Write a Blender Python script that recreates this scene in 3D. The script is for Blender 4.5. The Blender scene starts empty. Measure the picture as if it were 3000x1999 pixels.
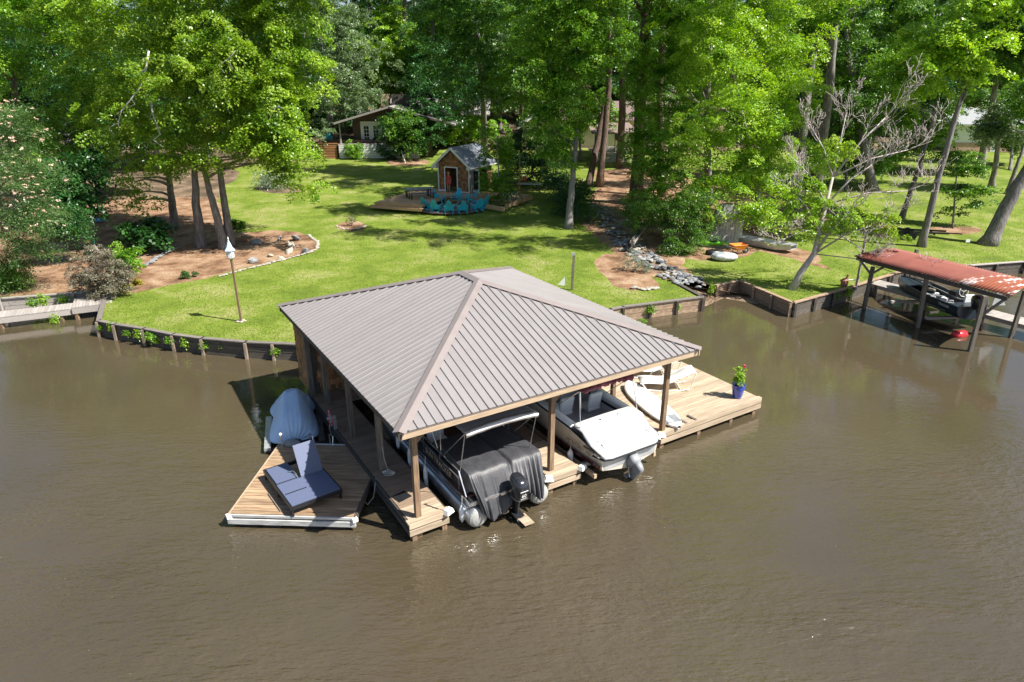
import bpy, math, random
import numpy as np
from mathutils import Vector, Matrix, geometry
random.seed(7); RNG = np.random.default_rng(11)
sc = bpy.context.scene
C = sc.collection
R = math.radians
# ------------------------------------------------------------------ camera, sky, sun
CAM_H, FPX, PITCH = 11.286, 1945.0, 0.375
cam = bpy.data.cameras.new('camera'); cam.sensor_width = 36; cam.lens = FPX * 36 / 3000
cam.clip_start = .1; cam.clip_end = 3000
co = bpy.data.objects.new('camera', cam); C.objects.link(co)
co.location = (0, 0, CAM_H); co.rotation_euler = (math.pi / 2 - PITCH, 0, 0); sc.camera = co
SUN_EL, SUN_AZ = R(50.5), R(-21)            # direction towards the sun, angle from +X
w = bpy.data.worlds.new("World"); sc.world = w; w.use_nodes = True
nt = w.node_tree; bg = nt.nodes['Background']
sky = nt.nodes.new('ShaderNodeTexSky'); sky.sky_type = 'NISHITA'; sky.sun_disc = False
sky.sun_elevation = SUN_EL; sky.sun_rotation = math.pi / 2 - SUN_AZ; sky.air_density = 1.0; sky.dust_density = 1.0
nt.links.new(sky.outputs[0], bg.inputs[0]); bg.inputs[1].default_value = 0.062
sl = bpy.data.lights.new('sun', 'SUN'); sl.energy = 5.0; sl.angle = R(.55); sl.color = (1.0, .955, .87)
so = bpy.data.objects.new('sun', sl); C.objects.link(so)
sd = Vector((math.cos(SUN_EL) * math.cos(SUN_AZ), math.cos(SUN_EL) * math.sin(SUN_AZ), math.sin(SUN_EL)))
so.rotation_euler = sd.to_track_quat('Z', 'Y').to_euler(); so.location = sd * 80
sc.view_settings.view_transform = 'Standard'; sc.view_settings.look = 'None'
sc.view_settings.exposure = 1.0; sc.view_settings.gamma = 1.0
# ------------------------------------------------------------------ materials
def mat(name, col, rough=.6, metal=0., col2=None, var=.18, scale=4., stretch=(1, 1, 1), bump=.15, bscale=40.,
        orand=.12, spec=.5, coat=0., contrast=1.0, bdist=.01, world=False):
    m = bpy.data.materials.new(name); m.use_nodes = True; n = m.node_tree.nodes; l = m.node_tree.links
    b = n['Principled BSDF']; b.inputs['Roughness'].default_value = rough; b.inputs['Metallic'].default_value = metal
    b.inputs['Specular IOR Level'].default_value = spec
    if coat: b.inputs['Coat Weight'].default_value = coat; b.inputs['Coat Roughness'].default_value = .08
    tc = n.new('ShaderNodeTexCoord'); oi = n.new('ShaderNodeObjectInfo')
    sc_ = n.new('ShaderNodeVectorMath'); sc_.operation = 'SCALE'; sc_.inputs['Scale'].default_value = 37.
    cb = n.new('ShaderNodeCombineXYZ')
    for i in range(3): l.new(oi.outputs['Random'], cb.inputs[i])
    l.new(cb.outputs[0], sc_.inputs[0])
    ad = n.new('ShaderNodeVectorMath'); ad.operation = 'ADD'
    if world:
        ge = n.new('ShaderNodeNewGeometry'); l.new(ge.outputs['Position'], ad.inputs[0])
    else:
        l.new(tc.outputs['Object'], ad.inputs[0]); l.new(sc_.outputs[0], ad.inputs[1])
    mp = n.new('ShaderNodeMapping'); mp.inputs['Scale'].default_value = stretch; l.new(ad.outputs[0], mp.inputs[0])
    n1 = n.new('ShaderNodeTexNoise'); n1.inputs['Scale'].default_value = scale; n1.inputs['Detail'].default_value = 6
    n1.inputs['Roughness'].default_value = .62; l.new(mp.outputs[0], n1.inputs['Vector'])
    rp = n.new('ShaderNodeMapRange'); rp.inputs[1].default_value = .5 - .18 / contrast; rp.inputs[2].default_value = .5 + .18 / contrast
    l.new(n1.outputs['Fac'], rp.inputs[0])
    mx = n.new('ShaderNodeMix'); mx.data_type = 'RGBA'; l.new(rp.outputs[0], mx.inputs['Factor'])
    c1 = col; c2 = col2 if col2 else tuple(min(1, c * (1 + var)) for c in col)
    if not col2: c1 = tuple(c * (1 - var) for c in col)
    mx.inputs['A'].default_value = (*c1, 1); mx.inputs['B'].default_value = (*c2, 1)
    hs = n.new('ShaderNodeHueSaturation'); l.new(mx.outputs['Result'], hs.inputs['Color'])
    mr = n.new('ShaderNodeMapRange'); mr.inputs[3].default_value = 1 - orand; mr.inputs[4].default_value = 1 + orand
    l.new(oi.outputs['Random'], mr.inputs[0]); l.new(mr.outputs[0], hs.inputs['Value'])
    l.new(hs.outputs[0], b.inputs['Base Color'])
    if bump:
        n2 = n.new('ShaderNodeTexNoise'); n2.inputs['Scale'].default_value = bscale; n2.inputs['Detail'].default_value = 4
        l.new(mp.outputs[0], n2.inputs['Vector'])
        bp = n.new('ShaderNodeBump'); bp.inputs['Strength'].default_value = bump; bp.inputs['Distance'].default_value = bdist
        l.new(n2.outputs['Fac'], bp.inputs['Height']); l.new(bp.outputs[0], b.inputs['Normal'])
    return m
def leafmat(name, ca, cb_, cc, trans=.35, rough=.38, orand=.12, spec=.55):
    m = bpy.data.materials.new(name); m.use_nodes = True; n = m.node_tree.nodes; l = m.node_tree.links
    b = n['Principled BSDF']; b.inputs['Roughness'].default_value = rough; b.inputs['Specular IOR Level'].default_value = spec
    ge = n.new('ShaderNodeNewGeometry'); oi = n.new('ShaderNodeObjectInfo'); tc = n.new('ShaderNodeTexCoord')
    n1 = n.new('ShaderNodeTexNoise'); n1.inputs['Scale'].default_value = .9; n1.inputs['Detail'].default_value = 2
    l.new(tc.outputs['Object'], n1.inputs['Vector'])
    mm = n.new('ShaderNodeMath'); mm.operation = 'MULTIPLY_ADD'; mm.inputs[1].default_value = .45
    l.new(ge.outputs['Random Per Island'], mm.inputs[0])
    m2 = n.new('ShaderNodeMath'); m2.operation = 'MULTIPLY_ADD'; m2.inputs[1].default_value = 1.5; m2.inputs[2].default_value = -.47
    l.new(n1.outputs['Fac'], m2.inputs[0]); l.new(m2.outputs[0], mm.inputs[2])
    cr = n.new('ShaderNodeValToRGB'); cr.color_ramp.elements[0].color = (*ca, 1); cr.color_ramp.elements[0].position = .1
    cr.color_ramp.elements[1].color = (*cc, 1); cr.color_ramp.elements[1].position = .95
    e = cr.color_ramp.elements.new(.5); e.color = (*cb_, 1)
    l.new(mm.outputs[0], cr.inputs[0])
    hs = n.new('ShaderNodeHueSaturation'); l.new(cr.outputs[0], hs.inputs['Color'])
    mr = n.new('ShaderNodeMapRange'); mr.inputs[3].default_value = 1 - orand; mr.inputs[4].default_value = 1 + orand
    l.new(oi.outputs['Random'], mr.inputs[0]); l.new(mr.outputs[0], hs.inputs['Value'])
    l.new(hs.outputs[0], b.inputs['Base Color'])
    t = n.new('ShaderNodeBsdfTranslucent')
    h2 = n.new('ShaderNodeHueSaturation'); h2.inputs['Value'].default_value = 1.25; h2.inputs['Saturation'].default_value = 1.1; h2.inputs['Hue'].default_value = .49
    l.new(hs.outputs[0], h2.inputs['Color']); l.new(h2.outputs[0], t.inputs['Color'])
    ms = n.new('ShaderNodeMixShader'); ms.inputs[0].default_value = trans
    l.new(b.outputs[0], ms.inputs[1]); l.new(t.outputs[0], ms.inputs[2])
    l.new(ms.outputs[0], n['Material Output'].inputs['Surface'])
    return m
def glass(name, col=(.02, .025, .03), rough=.05):
    return mat(name, col, rough, bump=0, var=.05, orand=.05, spec=.8)
# ------------------------------------------------------------------ mesh helpers
class MB:
    def __init__(s): s.v = []; s.f = []
    def add(s, vs, fs):
        o = len(s.v); s.v += [tuple(p) for p in vs]; s.f += [tuple(i + o for i in f) for f in fs]; return s
    def box(s, c, d, rot=None, rz=0):
        h = [Vector((x * d[0] / 2, y * d[1] / 2, z * d[2] / 2)) for z in (-1, 1) for y in (-1, 1) for x in (-1, 1)]
        M = rot if rot is not None else (Matrix.Rotation(rz, 3, 'Z') if rz else None)
        if M is not None: h = [M @ p for p in h]
        return s.add([Vector(c) + p for p in h], [(0, 2, 3, 1), (4, 5, 7, 6), (0, 1, 5, 4), (2, 6, 7, 3), (0, 4, 6, 2), (1, 3, 7, 5)])
    def hexa(s, b, t):
        return s.add(list(b) + list(t), [(3, 2, 1, 0), (4, 5, 6, 7)] + [(i, (i + 1) % 4, (i + 1) % 4 + 4, i + 4) for i in range(4)])
    def prism(s, poly, z0, z1):
        n = len(poly); area = sum(poly[i][0] * poly[(i + 1) % n][1] - poly[(i + 1) % n][0] * poly[i][1] for i in range(n))
        if area < 0: poly = poly[::-1]
        return s.add([(x, y, z0) for x, y in poly] + [(x, y, z1) for x, y in poly],
                     [tuple(range(n))[::-1], tuple(range(n, 2 * n))] + [(i, (i + 1) % n, (i + 1) % n + n, i + n) for i in range(n)])
    def bar(s, p, q, w_, h_, up=(0, 0, 1)):
        p = Vector(p); q = Vector(q); d = (q - p).normalized(); u = Vector(up)
        if abs(d.dot(u)) > .98: u = Vector((1, 0, 0))
        x = d.cross(u).normalized(); y = x.cross(d)
        o = [x * (a * w_ / 2) + y * (b * h_ / 2) for a, b in ((-1, -1), (1, -1), (1, 1), (-1, 1))]
        return s.hexa([p + k for k in o], [q + k for k in o])
    def tube(s, pts, rad, n=8, cap=True, flat=1.0):
        pts = [Vector(p) for p in pts]; m = len(pts)
        rr = rad if isinstance(rad, (list, tuple)) else [rad] * m
        d0 = (pts[1] - pts[0]).normalized(); u = Vector((0, 0, 1)) if abs(d0.z) < .9 else Vector((1, 0, 0))
        x = d0.cross(u).normalized(); o = len(s.v)
        for i, p in enumerate(pts):
            d = ((pts[min(i + 1, m - 1)] - pts[max(i - 1, 0)])).normalized()
            x = (x - d * x.dot(d)).normalized(); y = d.cross(x)
            for k in range(n):
                a = 2 * math.pi * k / n; s.v.append(tuple(p + (x * math.cos(a) + y * math.sin(a) * flat) * rr[i]))
        for i in range(m - 1):
            for k in range(n):
                k2 = (k + 1) % n; s.f.append((o + i * n + k, o + i * n + k2, o + (i + 1) * n + k2, o + (i + 1) * n + k))
        if cap: s.f.append(tuple(o + k for k in range(n))[::-1]); s.f.append(tuple(o + (m - 1) * n + k for k in range(n)))
        return s
    def lathe(s, prof, n=16, c=(0, 0, 0), sx=1., sy=1.):
        o = len(s.v); m = len(prof)
        for r, z in prof:
            for k in range(n):
                a = 2 * math.pi * k / n; s.v.append((c[0] + r * math.cos(a) * sx, c[1] + r * math.sin(a) * sy, c[2] + z))
        for i in range(m - 1):
            for k in range(n):
                k2 = (k + 1) % n; s.f.append((o + i * n + k, o + i * n + k2, o + (i + 1) * n + k2, o + (i + 1) * n + k))
        s.f.append(tuple(o + k for k in range(n))[::-1]); s.f.append(tuple(o + (m - 1) * n + k for k in range(n)))
        return s
    def grid(s, rows, closed=False):
        o = len(s.v); m = len(rows); n = len(rows[0])
        for r_ in rows: s.v += [tuple(p) for p in r_]
        for i in range(m - 1):
            for j in range(n if closed else n - 1):
                j2 = (j + 1) % n; s.f.append((o + i * n + j, o + i * n + j2, o + (i + 1) * n + j2, o + (i + 1) * n + j))
        return s
    def mesh(s, name, m=None, smooth=False):
        me = bpy.data.meshes.new(name); me.from_pydata(s.v, [], s.f); me.update()
        if m: me.materials.append(m)
        if smooth: me.polygons.foreach_set('use_smooth', [True] * len(me.polygons))
        return me
    def build(s, name, m, parent=None, smooth=False, bevel=0, solid=0, sub=0):
        o = bpy.data.objects.new(name, s.mesh(name, m, smooth)); C.objects.link(o)
        if parent: o.parent = parent
        if solid: md = o.modifiers.new('s', 'SOLIDIFY'); md.thickness = solid; md.offset = 0
        if sub: md = o.modifiers.new('u', 'SUBSURF'); md.levels = sub; md.render_levels = sub
        if bevel: md = o.modifiers.new('b', 'BEVEL'); md.width = bevel; md.segments = 2; md.limit_method = 'ANGLE'
        return o
def thing(name, label, cat, loc=(0, 0, 0), rz=0, group=None):
    o = bpy.data.objects.new(name, None); C.objects.link(o); o.location = loc; o.rotation_euler = (0, 0, rz)
    o.empty_display_size = .2; return tag(o, label, cat, group)
def tag(o, label, cat, group=None):
    o['label'] = label; o['category'] = cat
    if group: o['group'] = group
    return o
def struct(o, kind='structure'):
    o['kind'] = kind; return o
def inst(name, me, parent, loc=(0, 0, 0), rot=(0, 0, 0), scale=(1, 1, 1)):
    o = bpy.data.objects.new(name, me); C.objects.link(o); o.parent = parent
    o.location = loc; o.rotation_euler = rot; o.scale = scale; return o
def dup(root, loc, rz, label, group=None, scale=None):
    def cp(o, par):
        c = o.copy(); C.objects.link(c)
        if par is not None: c.parent = par
        for ch in o.children: cp(ch, c)
        return c
    r = cp(root, None); r.location = loc; r.rotation_euler = (0, 0, rz)
    if scale: r.scale = (scale,) * 3 if isinstance(scale, (int, float)) else scale
    r['label'] = label
    if group: r['group'] = group
    return r
def text(s, size, m, parent, loc, rot, name='lettering'):
    cu = bpy.data.curves.new(name, 'FONT'); cu.body = s; cu.size = size; cu.extrude = .002; cu.align_x = 'CENTER'; cu.align_y = 'CENTER'
    tmp = bpy.data.objects.new(name, cu); C.objects.link(tmp); bpy.context.view_layer.update()
    me = bpy.data.meshes.new_from_object(tmp); bpy.data.objects.remove(tmp); me.materials.clear(); me.materials.append(m)
    o = bpy.data.objects.new(name, me); C.objects.link(o); o.parent = parent
    o.location = loc; o.rotation_euler = rot; return o
# ------------------------------------------------------------------ the place: heights and ground positions
def tz(x, y): return float(np.interp(y, [0, 42, 50, 62, 84, 110, 160, 300, 600], [.72, .72, 1.0, 1.6, 2.6, 5, 10, 14, 16]))
CS, SN = math.cos(PITCH), math.sin(PITCH)
def ray(px, py):
    u_ = -(py - 1000) / FPX; return Vector(((px - 1500) / FPX, CS + u_ * SN, -SN + u_ * CS))
def G(px, py, z=0.):            # point of the sight line at height z
    d = ray(px, py); return Vector((0, 0, CAM_H)) + d * ((z - CAM_H) / d.z)
def T(px, py, dz=0.):           # point of the sight line on the terrain
    d = ray(px, py); t = 15.
    while t < 900:
        p = Vector((0, 0, CAM_H)) + d * t
        if p.z < tz(p.x, p.y) + dz: break
        t += .1
    p.z = tz(p.x, p.y) + dz; return p
def W(px, py, y):               # point of the sight line at distance y
    d = ray(px, py); return Vector((0, 0, CAM_H)) + d * (y / d.y)
# ------------------------------------------------------------------ material library
m_post = mat('post_wood', (.26, .17, .10), .75, col2=(.15, .095, .06), scale=3, stretch=(8, 8, .7), bump=.4, bscale=9, contrast=1.5)
m_postold = mat('old_post_wood', (.20, .17, .14), .85, col2=(.10, .085, .07), scale=3, stretch=(8, 8, .7), bump=.5, bscale=9, contrast=1.5)
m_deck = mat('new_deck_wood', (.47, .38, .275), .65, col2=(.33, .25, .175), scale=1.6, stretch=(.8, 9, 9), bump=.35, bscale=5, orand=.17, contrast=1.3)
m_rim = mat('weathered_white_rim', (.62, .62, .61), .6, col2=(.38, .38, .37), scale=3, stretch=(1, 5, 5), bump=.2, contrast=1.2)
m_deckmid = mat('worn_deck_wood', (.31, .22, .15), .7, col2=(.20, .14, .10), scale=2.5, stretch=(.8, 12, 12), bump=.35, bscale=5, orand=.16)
m_float = mat('float_deck_wood', (.44, .31, .19), .65, col2=(.24, .15, .09), scale=1.6, stretch=(1, 9, 9), bump=.35, bscale=5, orand=.2, contrast=1.4)
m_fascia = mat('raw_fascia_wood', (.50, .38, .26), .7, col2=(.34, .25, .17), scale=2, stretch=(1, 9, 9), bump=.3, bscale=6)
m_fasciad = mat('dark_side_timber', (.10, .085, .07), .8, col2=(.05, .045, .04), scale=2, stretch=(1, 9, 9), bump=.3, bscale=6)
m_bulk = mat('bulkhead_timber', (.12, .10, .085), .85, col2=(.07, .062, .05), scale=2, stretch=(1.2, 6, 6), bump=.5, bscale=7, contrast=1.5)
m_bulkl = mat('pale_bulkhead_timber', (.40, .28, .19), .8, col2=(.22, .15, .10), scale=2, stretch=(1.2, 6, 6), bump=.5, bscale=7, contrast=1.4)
m_walk = mat('silvered_boardwalk', (.42, .38, .35), .8, col2=(.29, .26, .24), scale=3, stretch=(1, 9, 9), bump=.4, bscale=6, orand=.15)
m_roof = mat('brown_roof_steel', (.325, .302, .298), .38, metal=.25, col2=(.292, .27, .268), scale=1.4, stretch=(1, 1, 1), bump=.05, bscale=2.2, orand=.035, spec=.6, bdist=.02)
m_rooftrim = mat('brown_roof_trim', (.30, .255, .245), .4, metal=.25, var=.06, scale=2, bump=.02, orand=.04)
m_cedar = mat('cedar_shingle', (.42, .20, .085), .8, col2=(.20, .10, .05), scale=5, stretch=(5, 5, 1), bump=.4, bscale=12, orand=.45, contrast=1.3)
m_cedarlit = mat('sunlit_amber_cedar', (.42, .20, .06), .75, col2=(.14, .075, .04), scale=5, stretch=(5, 5, 1), bump=.4, bscale=12, orand=.5)  # lit copy of the cedar, amber light on the wall put into its colour
m_white = mat('white_paint', (.78, .78, .76), .5, var=.05, bump=.05, orand=.03)
m_gel = mat('white_gelcoat', (.82, .82, .80), .18, var=.03, bump=0, orand=.02, coat=.5)
m_hull = mat('cream_hull', (.62, .56, .47), .22, var=.06, bump=0, orand=.02, coat=.6)
m_maroon = mat('maroon_stripe', (.06, .012, .02), .25, bump=0, coat=.5)
m_cap = mat('dull_tube_cap', (.42, .42, .40), .35, col2=(.33, .33, .32), scale=3, bump=.1)
m_vinyl = mat('white_vinyl', (.74, .75, .76), .45, var=.05, bump=.08, bscale=25, orand=.03)
m_alu = mat('pontoon_aluminium', (.56, .58, .60), .32, metal=.75, col2=(.45, .47, .49), scale=3, bump=.06, bscale=6)
m_chrome = mat('polished_rail', (.75, .76, .78), .2, metal=.9, bump=0, var=.03)
m_black = mat('black_plastic', (.016, .017, .02), .35, var=.2, bump=.05, orand=.05)
m_blackg = mat('black_cowling', (.018, .02, .026), .15, var=.1, bump=0, coat=.8)
m_rubber = mat('black_rubber', (.025, .025, .027), .8, bump=.2)
m_tarp = mat('charcoal_cover', (.06, .06, .068), .5, col2=(.035, .036, .042), scale=4, bump=.4, bscale=14, orand=.04)
m_bimini = mat('taupe_canopy', (.42, .39, .38), .7, var=.06, bump=.2, bscale=30)
m_bimtop = mat('sunlit_canopy_edge', (.80, .76, .72), .6, var=.05, bump=.1)  # canopy cloth lightened, the sun on the hem is in the colour
m_maroonc = mat('maroon_canvas', (.13, .02, .04), .75, var=.3, bump=.6, bscale=14)
m_bluec = mat('light_blue_cover', (.54, .72, .92), .5, col2=(.45, .63, .88), scale=3, bump=.3, bscale=10, orand=.03)
m_navy = mat('navy_wicker', (.13, .155, .25), .5, col2=(.085, .105, .18), scale=70, stretch=(1, 1, 1), bump=.7, bscale=90, orand=.05)
m_bluepot = mat('cobalt_glaze', (.03, .06, .36), .15, var=.2, scale=6, bump=.05, coat=.8, orand=.02)
m_soil = mat('dark_soil', (.035, .025, .018), .9, bump=.6)
m_red = mat('red_paint', (.60, .02, .03), .35, bump=0, coat=.4)
m_sling = mat('pale_sling_fabric', (.80, .76, .70), .6, var=.05, bump=.2, bscale=60)
m_slingpole = mat('white_frame', (.80, .79, .77), .4, bump=0)
m_barkm = mat('smooth_gum_bark', (.27, .25, .245), .9, col2=(.17, .155, .15), scale=2.5, stretch=(3, 3, .6), bump=.6, bscale=6, bdist=.03)
m_rust = mat('rusted_steel', (.30, .12, .09), .7, col2=(.40, .17, .12), scale=1.3, bump=.3, bscale=12, contrast=1.2)
m_galv = mat('galvanised_steel', (.50, .51, .52), .4, metal=.5, var=.12, scale=6, bump=.1)
m_stone = mat('blue_grey_stone', (.29, .30, .31), .8, col2=(.11, .12, .135), scale=6, bump=.5, bscale=9, orand=.35, contrast=1.2)
m_stonew = mat('pale_quartz_stone', (.46, .42, .36), .8, col2=(.26, .23, .19), scale=6, bump=.5, bscale=9, orand=.2)
m_bark = mat('grey_bark', (.27, .245, .24), .9, col2=(.12, .105, .10), scale=2.5, stretch=(3, 3, .6), bump=1.0, bscale=5, contrast=1.3, bdist=.05)
m_barkp = mat('pine_bark', (.20, .13, .10), .9, col2=(.075, .05, .04), scale=2.2, stretch=(4, 4, .9), bump=1.0, bscale=5, contrast=1.6, bdist=.06)
m_barkl = mat('pale_branch_bark', (.52, .46, .43), .85, col2=(.33, .28, .26), scale=3, stretch=(3, 3, .8), bump=.8, bscale=6, bdist=.03)
m_teal = mat('turquoise_plastic', (.03, .50, .68), .4, var=.08, bump=.03, orand=.06)
m_tblue = mat('navy_table_paint', (.07, .10, .19), .35, var=.2, bump=.05)
m_green = mat('green_sign_paint', (.01, .10, .075), .4, bump=.03)
m_paleb = mat('pale_blue_print', (.45, .55, .75), .5, bump=0)
m_orange = mat('orange_tray', (.75, .22, .012), .4, bump=.03)
m_rope = mat('pale_rope', (.5, .48, .45), .8, bump=.5, bscale=80)
m_glass = glass('dark_glass')
m_grey = mat('grey_plastic', (.25, .26, .28), .5, bump=.05)
m_dkgreen = mat('dark_green_hull', (.018, .028, .04), .35, var=.2, scale=3, bump=.08)
# ================================================================== WATER AND LAND
def water_mat():
    m = bpy.data.materials.new('murky_water'); m.use_nodes = True; n = m.node_tree.nodes; l = m.node_tree.links
    b = n['Principled BSDF']; b.inputs['Roughness'].default_value = .02; b.inputs['IOR'].default_value = 1.85
    ge = n.new('ShaderNodeNewGeometry')
    def noise(scale, st, rz, det=3, rough=.55):
        mp = n.new('ShaderNodeMapping'); mp.inputs['Scale'].default_value = st; mp.inputs['Rotation'].default_value = (0, 0, rz)
        l.new(ge.outputs['Position'], mp.inputs[0]); t = n.new('ShaderNodeTexNoise'); t.inputs['Scale'].default_value = scale
        t.inputs['Detail'].default_value = det; t.inputs['Roughness'].default_value = rough; l.new(mp.outputs[0], t.inputs['Vector']); return t
    c = noise(.12, (1, 1, 1), 0, 3); cr = n.new('ShaderNodeValToRGB')
    cr.color_ramp.elements[0].color = (.066, .052, .031, 1); cr.color_ramp.elements[0].position = .35
    cr.color_ramp.elements[1].color = (.084, .066, .040, 1); cr.color_ramp.elements[1].position = .68
    l.new(c.outputs['Fac'], cr.inputs[0]); l.new(cr.outputs[0], b.inputs['Base Color'])
    a1 = noise(1.9, (1, 3.0, 1), R(-28), 3); a2 = noise(4.2, (1, 2.6, 1), R(-16), 2); a3 = noise(1.4, (1, 2.2, 1), R(40), 3); pat = noise(.13, (1, 2.2, 1), R(-20), 4)
    def mth(op, x, y):
        k = n.new('ShaderNodeMath'); k.operation = op
        for i, q in enumerate((x, y)):
            if isinstance(q, (int, float)): k.inputs[i].default_value = q
            else: l.new(q, k.inputs[i])
        return k.outputs[0]
    s = mth('ADD', mth('MULTIPLY', a1.outputs['Fac'], .55), mth('MULTIPLY', a2.outputs['Fac'], .35))
    s = mth('ADD', s, mth('MULTIPLY', a3.outputs['Fac'], .45))
    pr = n.new('ShaderNodeMapRange'); pr.inputs[1].default_value = .35; pr.inputs[2].default_value = .65; pr.inputs[3].default_value = .3; pr.inputs[4].default_value = 1.45
    l.new(pat.outputs['Fac'], pr.inputs[0]); s = mth('MULTIPLY', s, pr.outputs[0])
    sx = n.new('ShaderNodeSeparateXYZ'); l.new(ge.outputs['Position'], sx.inputs[0])      # the lee of the wooded bank is calmer
    cm = n.new('ShaderNodeMapRange'); cm.interpolation_type = 'SMOOTHSTEP'; cm.inputs[1].default_value = 13; cm.inputs[2].default_value = 22.5; cm.inputs[3].default_value = 1.0; cm.inputs[4].default_value = .07
    l.new(sx.outputs['Y'], cm.inputs[0]); s = mth('MULTIPLY', s, cm.outputs[0])
    bp = n.new('ShaderNodeBump'); bp.inputs['Strength'].default_value = 1.0; bp.inputs['Distance'].default_value = .095
    l.new(s, bp.inputs['Height']); l.new(bp.outputs[0], b.inputs['Normal'])
    return m
wm = MB(); wm.add([(-500, -400, 0), (500, -400, 0), (500, 300, 0), (-500, 300, 0)], [(0, 1, 2, 3)])
struct(wm.build('water', water_mat()))
def gxy(px, py, z=.72): p = G(px, py, z); return (p.x, p.y)
w0 = gxy(0, 877); w1 = gxy(217, 860); c1 = gxy(308, 878); c2 = gxy(292, 942)
shore_l = [gxy(340, 952), gxy(425, 965), gxy(510, 982), gxy(595, 993), gxy(722, 1004), gxy(882, 1011)]
r0 = gxy(1789, 908); r0b = gxy(1823, 901); r1 = gxy(2056, 872); r2 = gxy(1974, 828); r3 = gxy(2020, 819); r4 = gxy(2096, 838)
r5 = gxy(2166, 823); r6 = gxy(2324, 889); r7 = gxy(2490, 843); r8 = gxy(2651, 793); r9 = gxy(3000, 768)
c0 = (w1[0] + 2.0, w1[1] + .35)
land = [(-420, w0[1] - 3), (w0[0] - 14, w0[1] - 2.5), w0, w1, c0, c1, c2] + shore_l + [r0, r0b, r1, r2, r3, r4, r5, r6, r7, r8, r9, (70, 43), (420, 41), (420, 800), (-420, 800)]
def inside(p, poly):
    x, y = p; c = False; n = len(poly); j = n - 1
    for i in range(n):
        xi, yi = poly[i]; xj, yj = poly[j]
        if (yi > y) != (yj > y) and x < (xj - xi) * (y - yi) / (yj - yi) + xi: c = not c
        j = i
    return c
def zone(pts, jit=.15, step=.7):           # ground zone outline in world metres with an uneven edge
    q = [Vector(T(*p).xy) for p in pts]; out = []
    for i in range(len(q)):
        a, b = q[i], q[(i + 1) % len(q)]; n = max(1, int((b - a).length / step))
        for k in range(n):
            p = a.lerp(b, k / n); out.append((p.x + random.uniform(-jit, jit), p.y + random.uniform(-jit, jit)))
    return out
Z = []   # (kind, outline), later ones win
Z.append(('litter', zone([(-1100, 900), (-500, 880), (0, 868), (69, 864), (217, 857), (300, 864), (400, 858), (480, 840), (560, 825), (640, 806), (720, 785), (800, 768), (880, 748), (925, 735), (934, 715), (905, 690), (870, 678), (800, 674), (740, 681), (690, 682), (665, 640), (640, 590), (650, 550), (700, 520), (690, 490), (760, 478), (900, 474), (930, 462), (940, 440), (900, 415), (-600, 412), (-1600, 430)])))
Z.append(('litter', zone([(1745, 560), (1700, 640), (1740, 690), (1790, 740), (1850, 790), (1960, 822), (2040, 818), (2000, 760), (2120, 760), (2230, 735), (2420, 790), (2380, 740), (2300, 720), (2340, 660), (2500, 655), (2560, 690), (2640, 690), (2620, 655), (2480, 625), (2300, 590), (2150, 520), (1900, 490), (1740, 500)], .35)))
for cx, cy, rx, ry in ((1030, 663, 44, 15), (825, 552, 80, 14), (1195, 476, 66, 11), (2790, 675, 90, 12)):
    Z.append(('litter', zone([(cx + rx * math.cos(a), cy + ry * math.sin(a)) for a in np.linspace(0, 6.28, 11)[:-1]], .1)))
BED = [(1738, 768), (1760, 800), (1800, 838), (1850, 852), (1905, 850), (1932, 838), (1905, 805), (1850, 770), (1830, 740), (1770, 745)]
Z.append(('litter', zone(BED, .08)))
Z.append(('creek', zone([(1735, 600), (1785, 650), (1800, 700), (1850, 745), (1900, 790), (1960, 815), (1990, 842), (2060, 858), (2090, 838), (2010, 800), (1960, 780), (1925, 745), (1880, 690), (1850, 640), (1790, 605)], .12)))
pv, pe = [], []
def ring(poly):
    o = len(pv); pv.extend(Vector(p) for p in poly); pe.extend((o + i, o + (i + 1) % len(poly)) for i in range(len(poly)))
def dens(poly, step=1.5):
    out = []
    for i in range(len(poly)):
        a, b = Vector(poly[i]), Vector(poly[(i + 1) % len(poly)]); L = (b - a).length; n = max(1, int(L / (step if L < 60 else 20)))
        out += [tuple(a.lerp(b, k / n)) for k in range(n)]
    return out
ring(dens(land)); landd = [tuple(p) for p in pv]
for k, zp in Z: ring(zp)
for y0, y1, st in ((24, 62, 1.1), (62, 130, 2.5), (130, 800, 25)):
    for y in np.arange(y0, y1, st):
        for x in np.arange(-y * 1.1 - 10, y * 1.1 + 10, st):
            p = (x + random.uniform(-.2, .2) * st, y + random.uniform(-.2, .2) * st)
            if inside(p, land): pv.append(Vector(p))
cv, ce, cf, *_ = geometry.delaunay_2d_cdt(pv, pe, [], 0, 1e-4)
kinds = {}
zbb = [(k, zp, min(p[0] for p in zp), max(p[0] for p in zp), min(p[1] for p in zp), max(p[1] for p in zp)) for k, zp in Z]
for f in cf:
    c = sum((cv[i] for i in f), Vector((0, 0))) / 3; c = (c.x, c.y)
    if not inside(c, landd): continue
    kd = 'lawn' if c[1] < 88 else 'floor'
    for k, zp, x0, x1, y0, y1 in zbb:
        if x0 < c[0] < x1 and y0 < c[1] < y1 and inside(c, zp): kd = k
    if kd == 'litter' and c[0] < -14 and c[1] > 60: kd = 'floor'  # litter under the far left trees takes the darker floor colour as shade
    kinds.setdefault(kd, []).append(f)
def lumps(x, y): return .03 * math.sin(x * .9 + 1.3 * math.sin(y * .7)) * min(1, max(0, (y - 30) / 20))
def ground(kd, name, m):
    idx = {}; b = MB()
    for f in kinds[kd]:
        t = []
        for i in f:
            if i not in idx:
                idx[i] = len(b.v); x, y = cv[i]; b.v.append((x, y, tz(x, y) - .02 + lumps(x, y)))
            t.append(idx[i])
        b.f.append(tuple(t))
    return struct(b.build(name, m, smooth=True))
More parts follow.
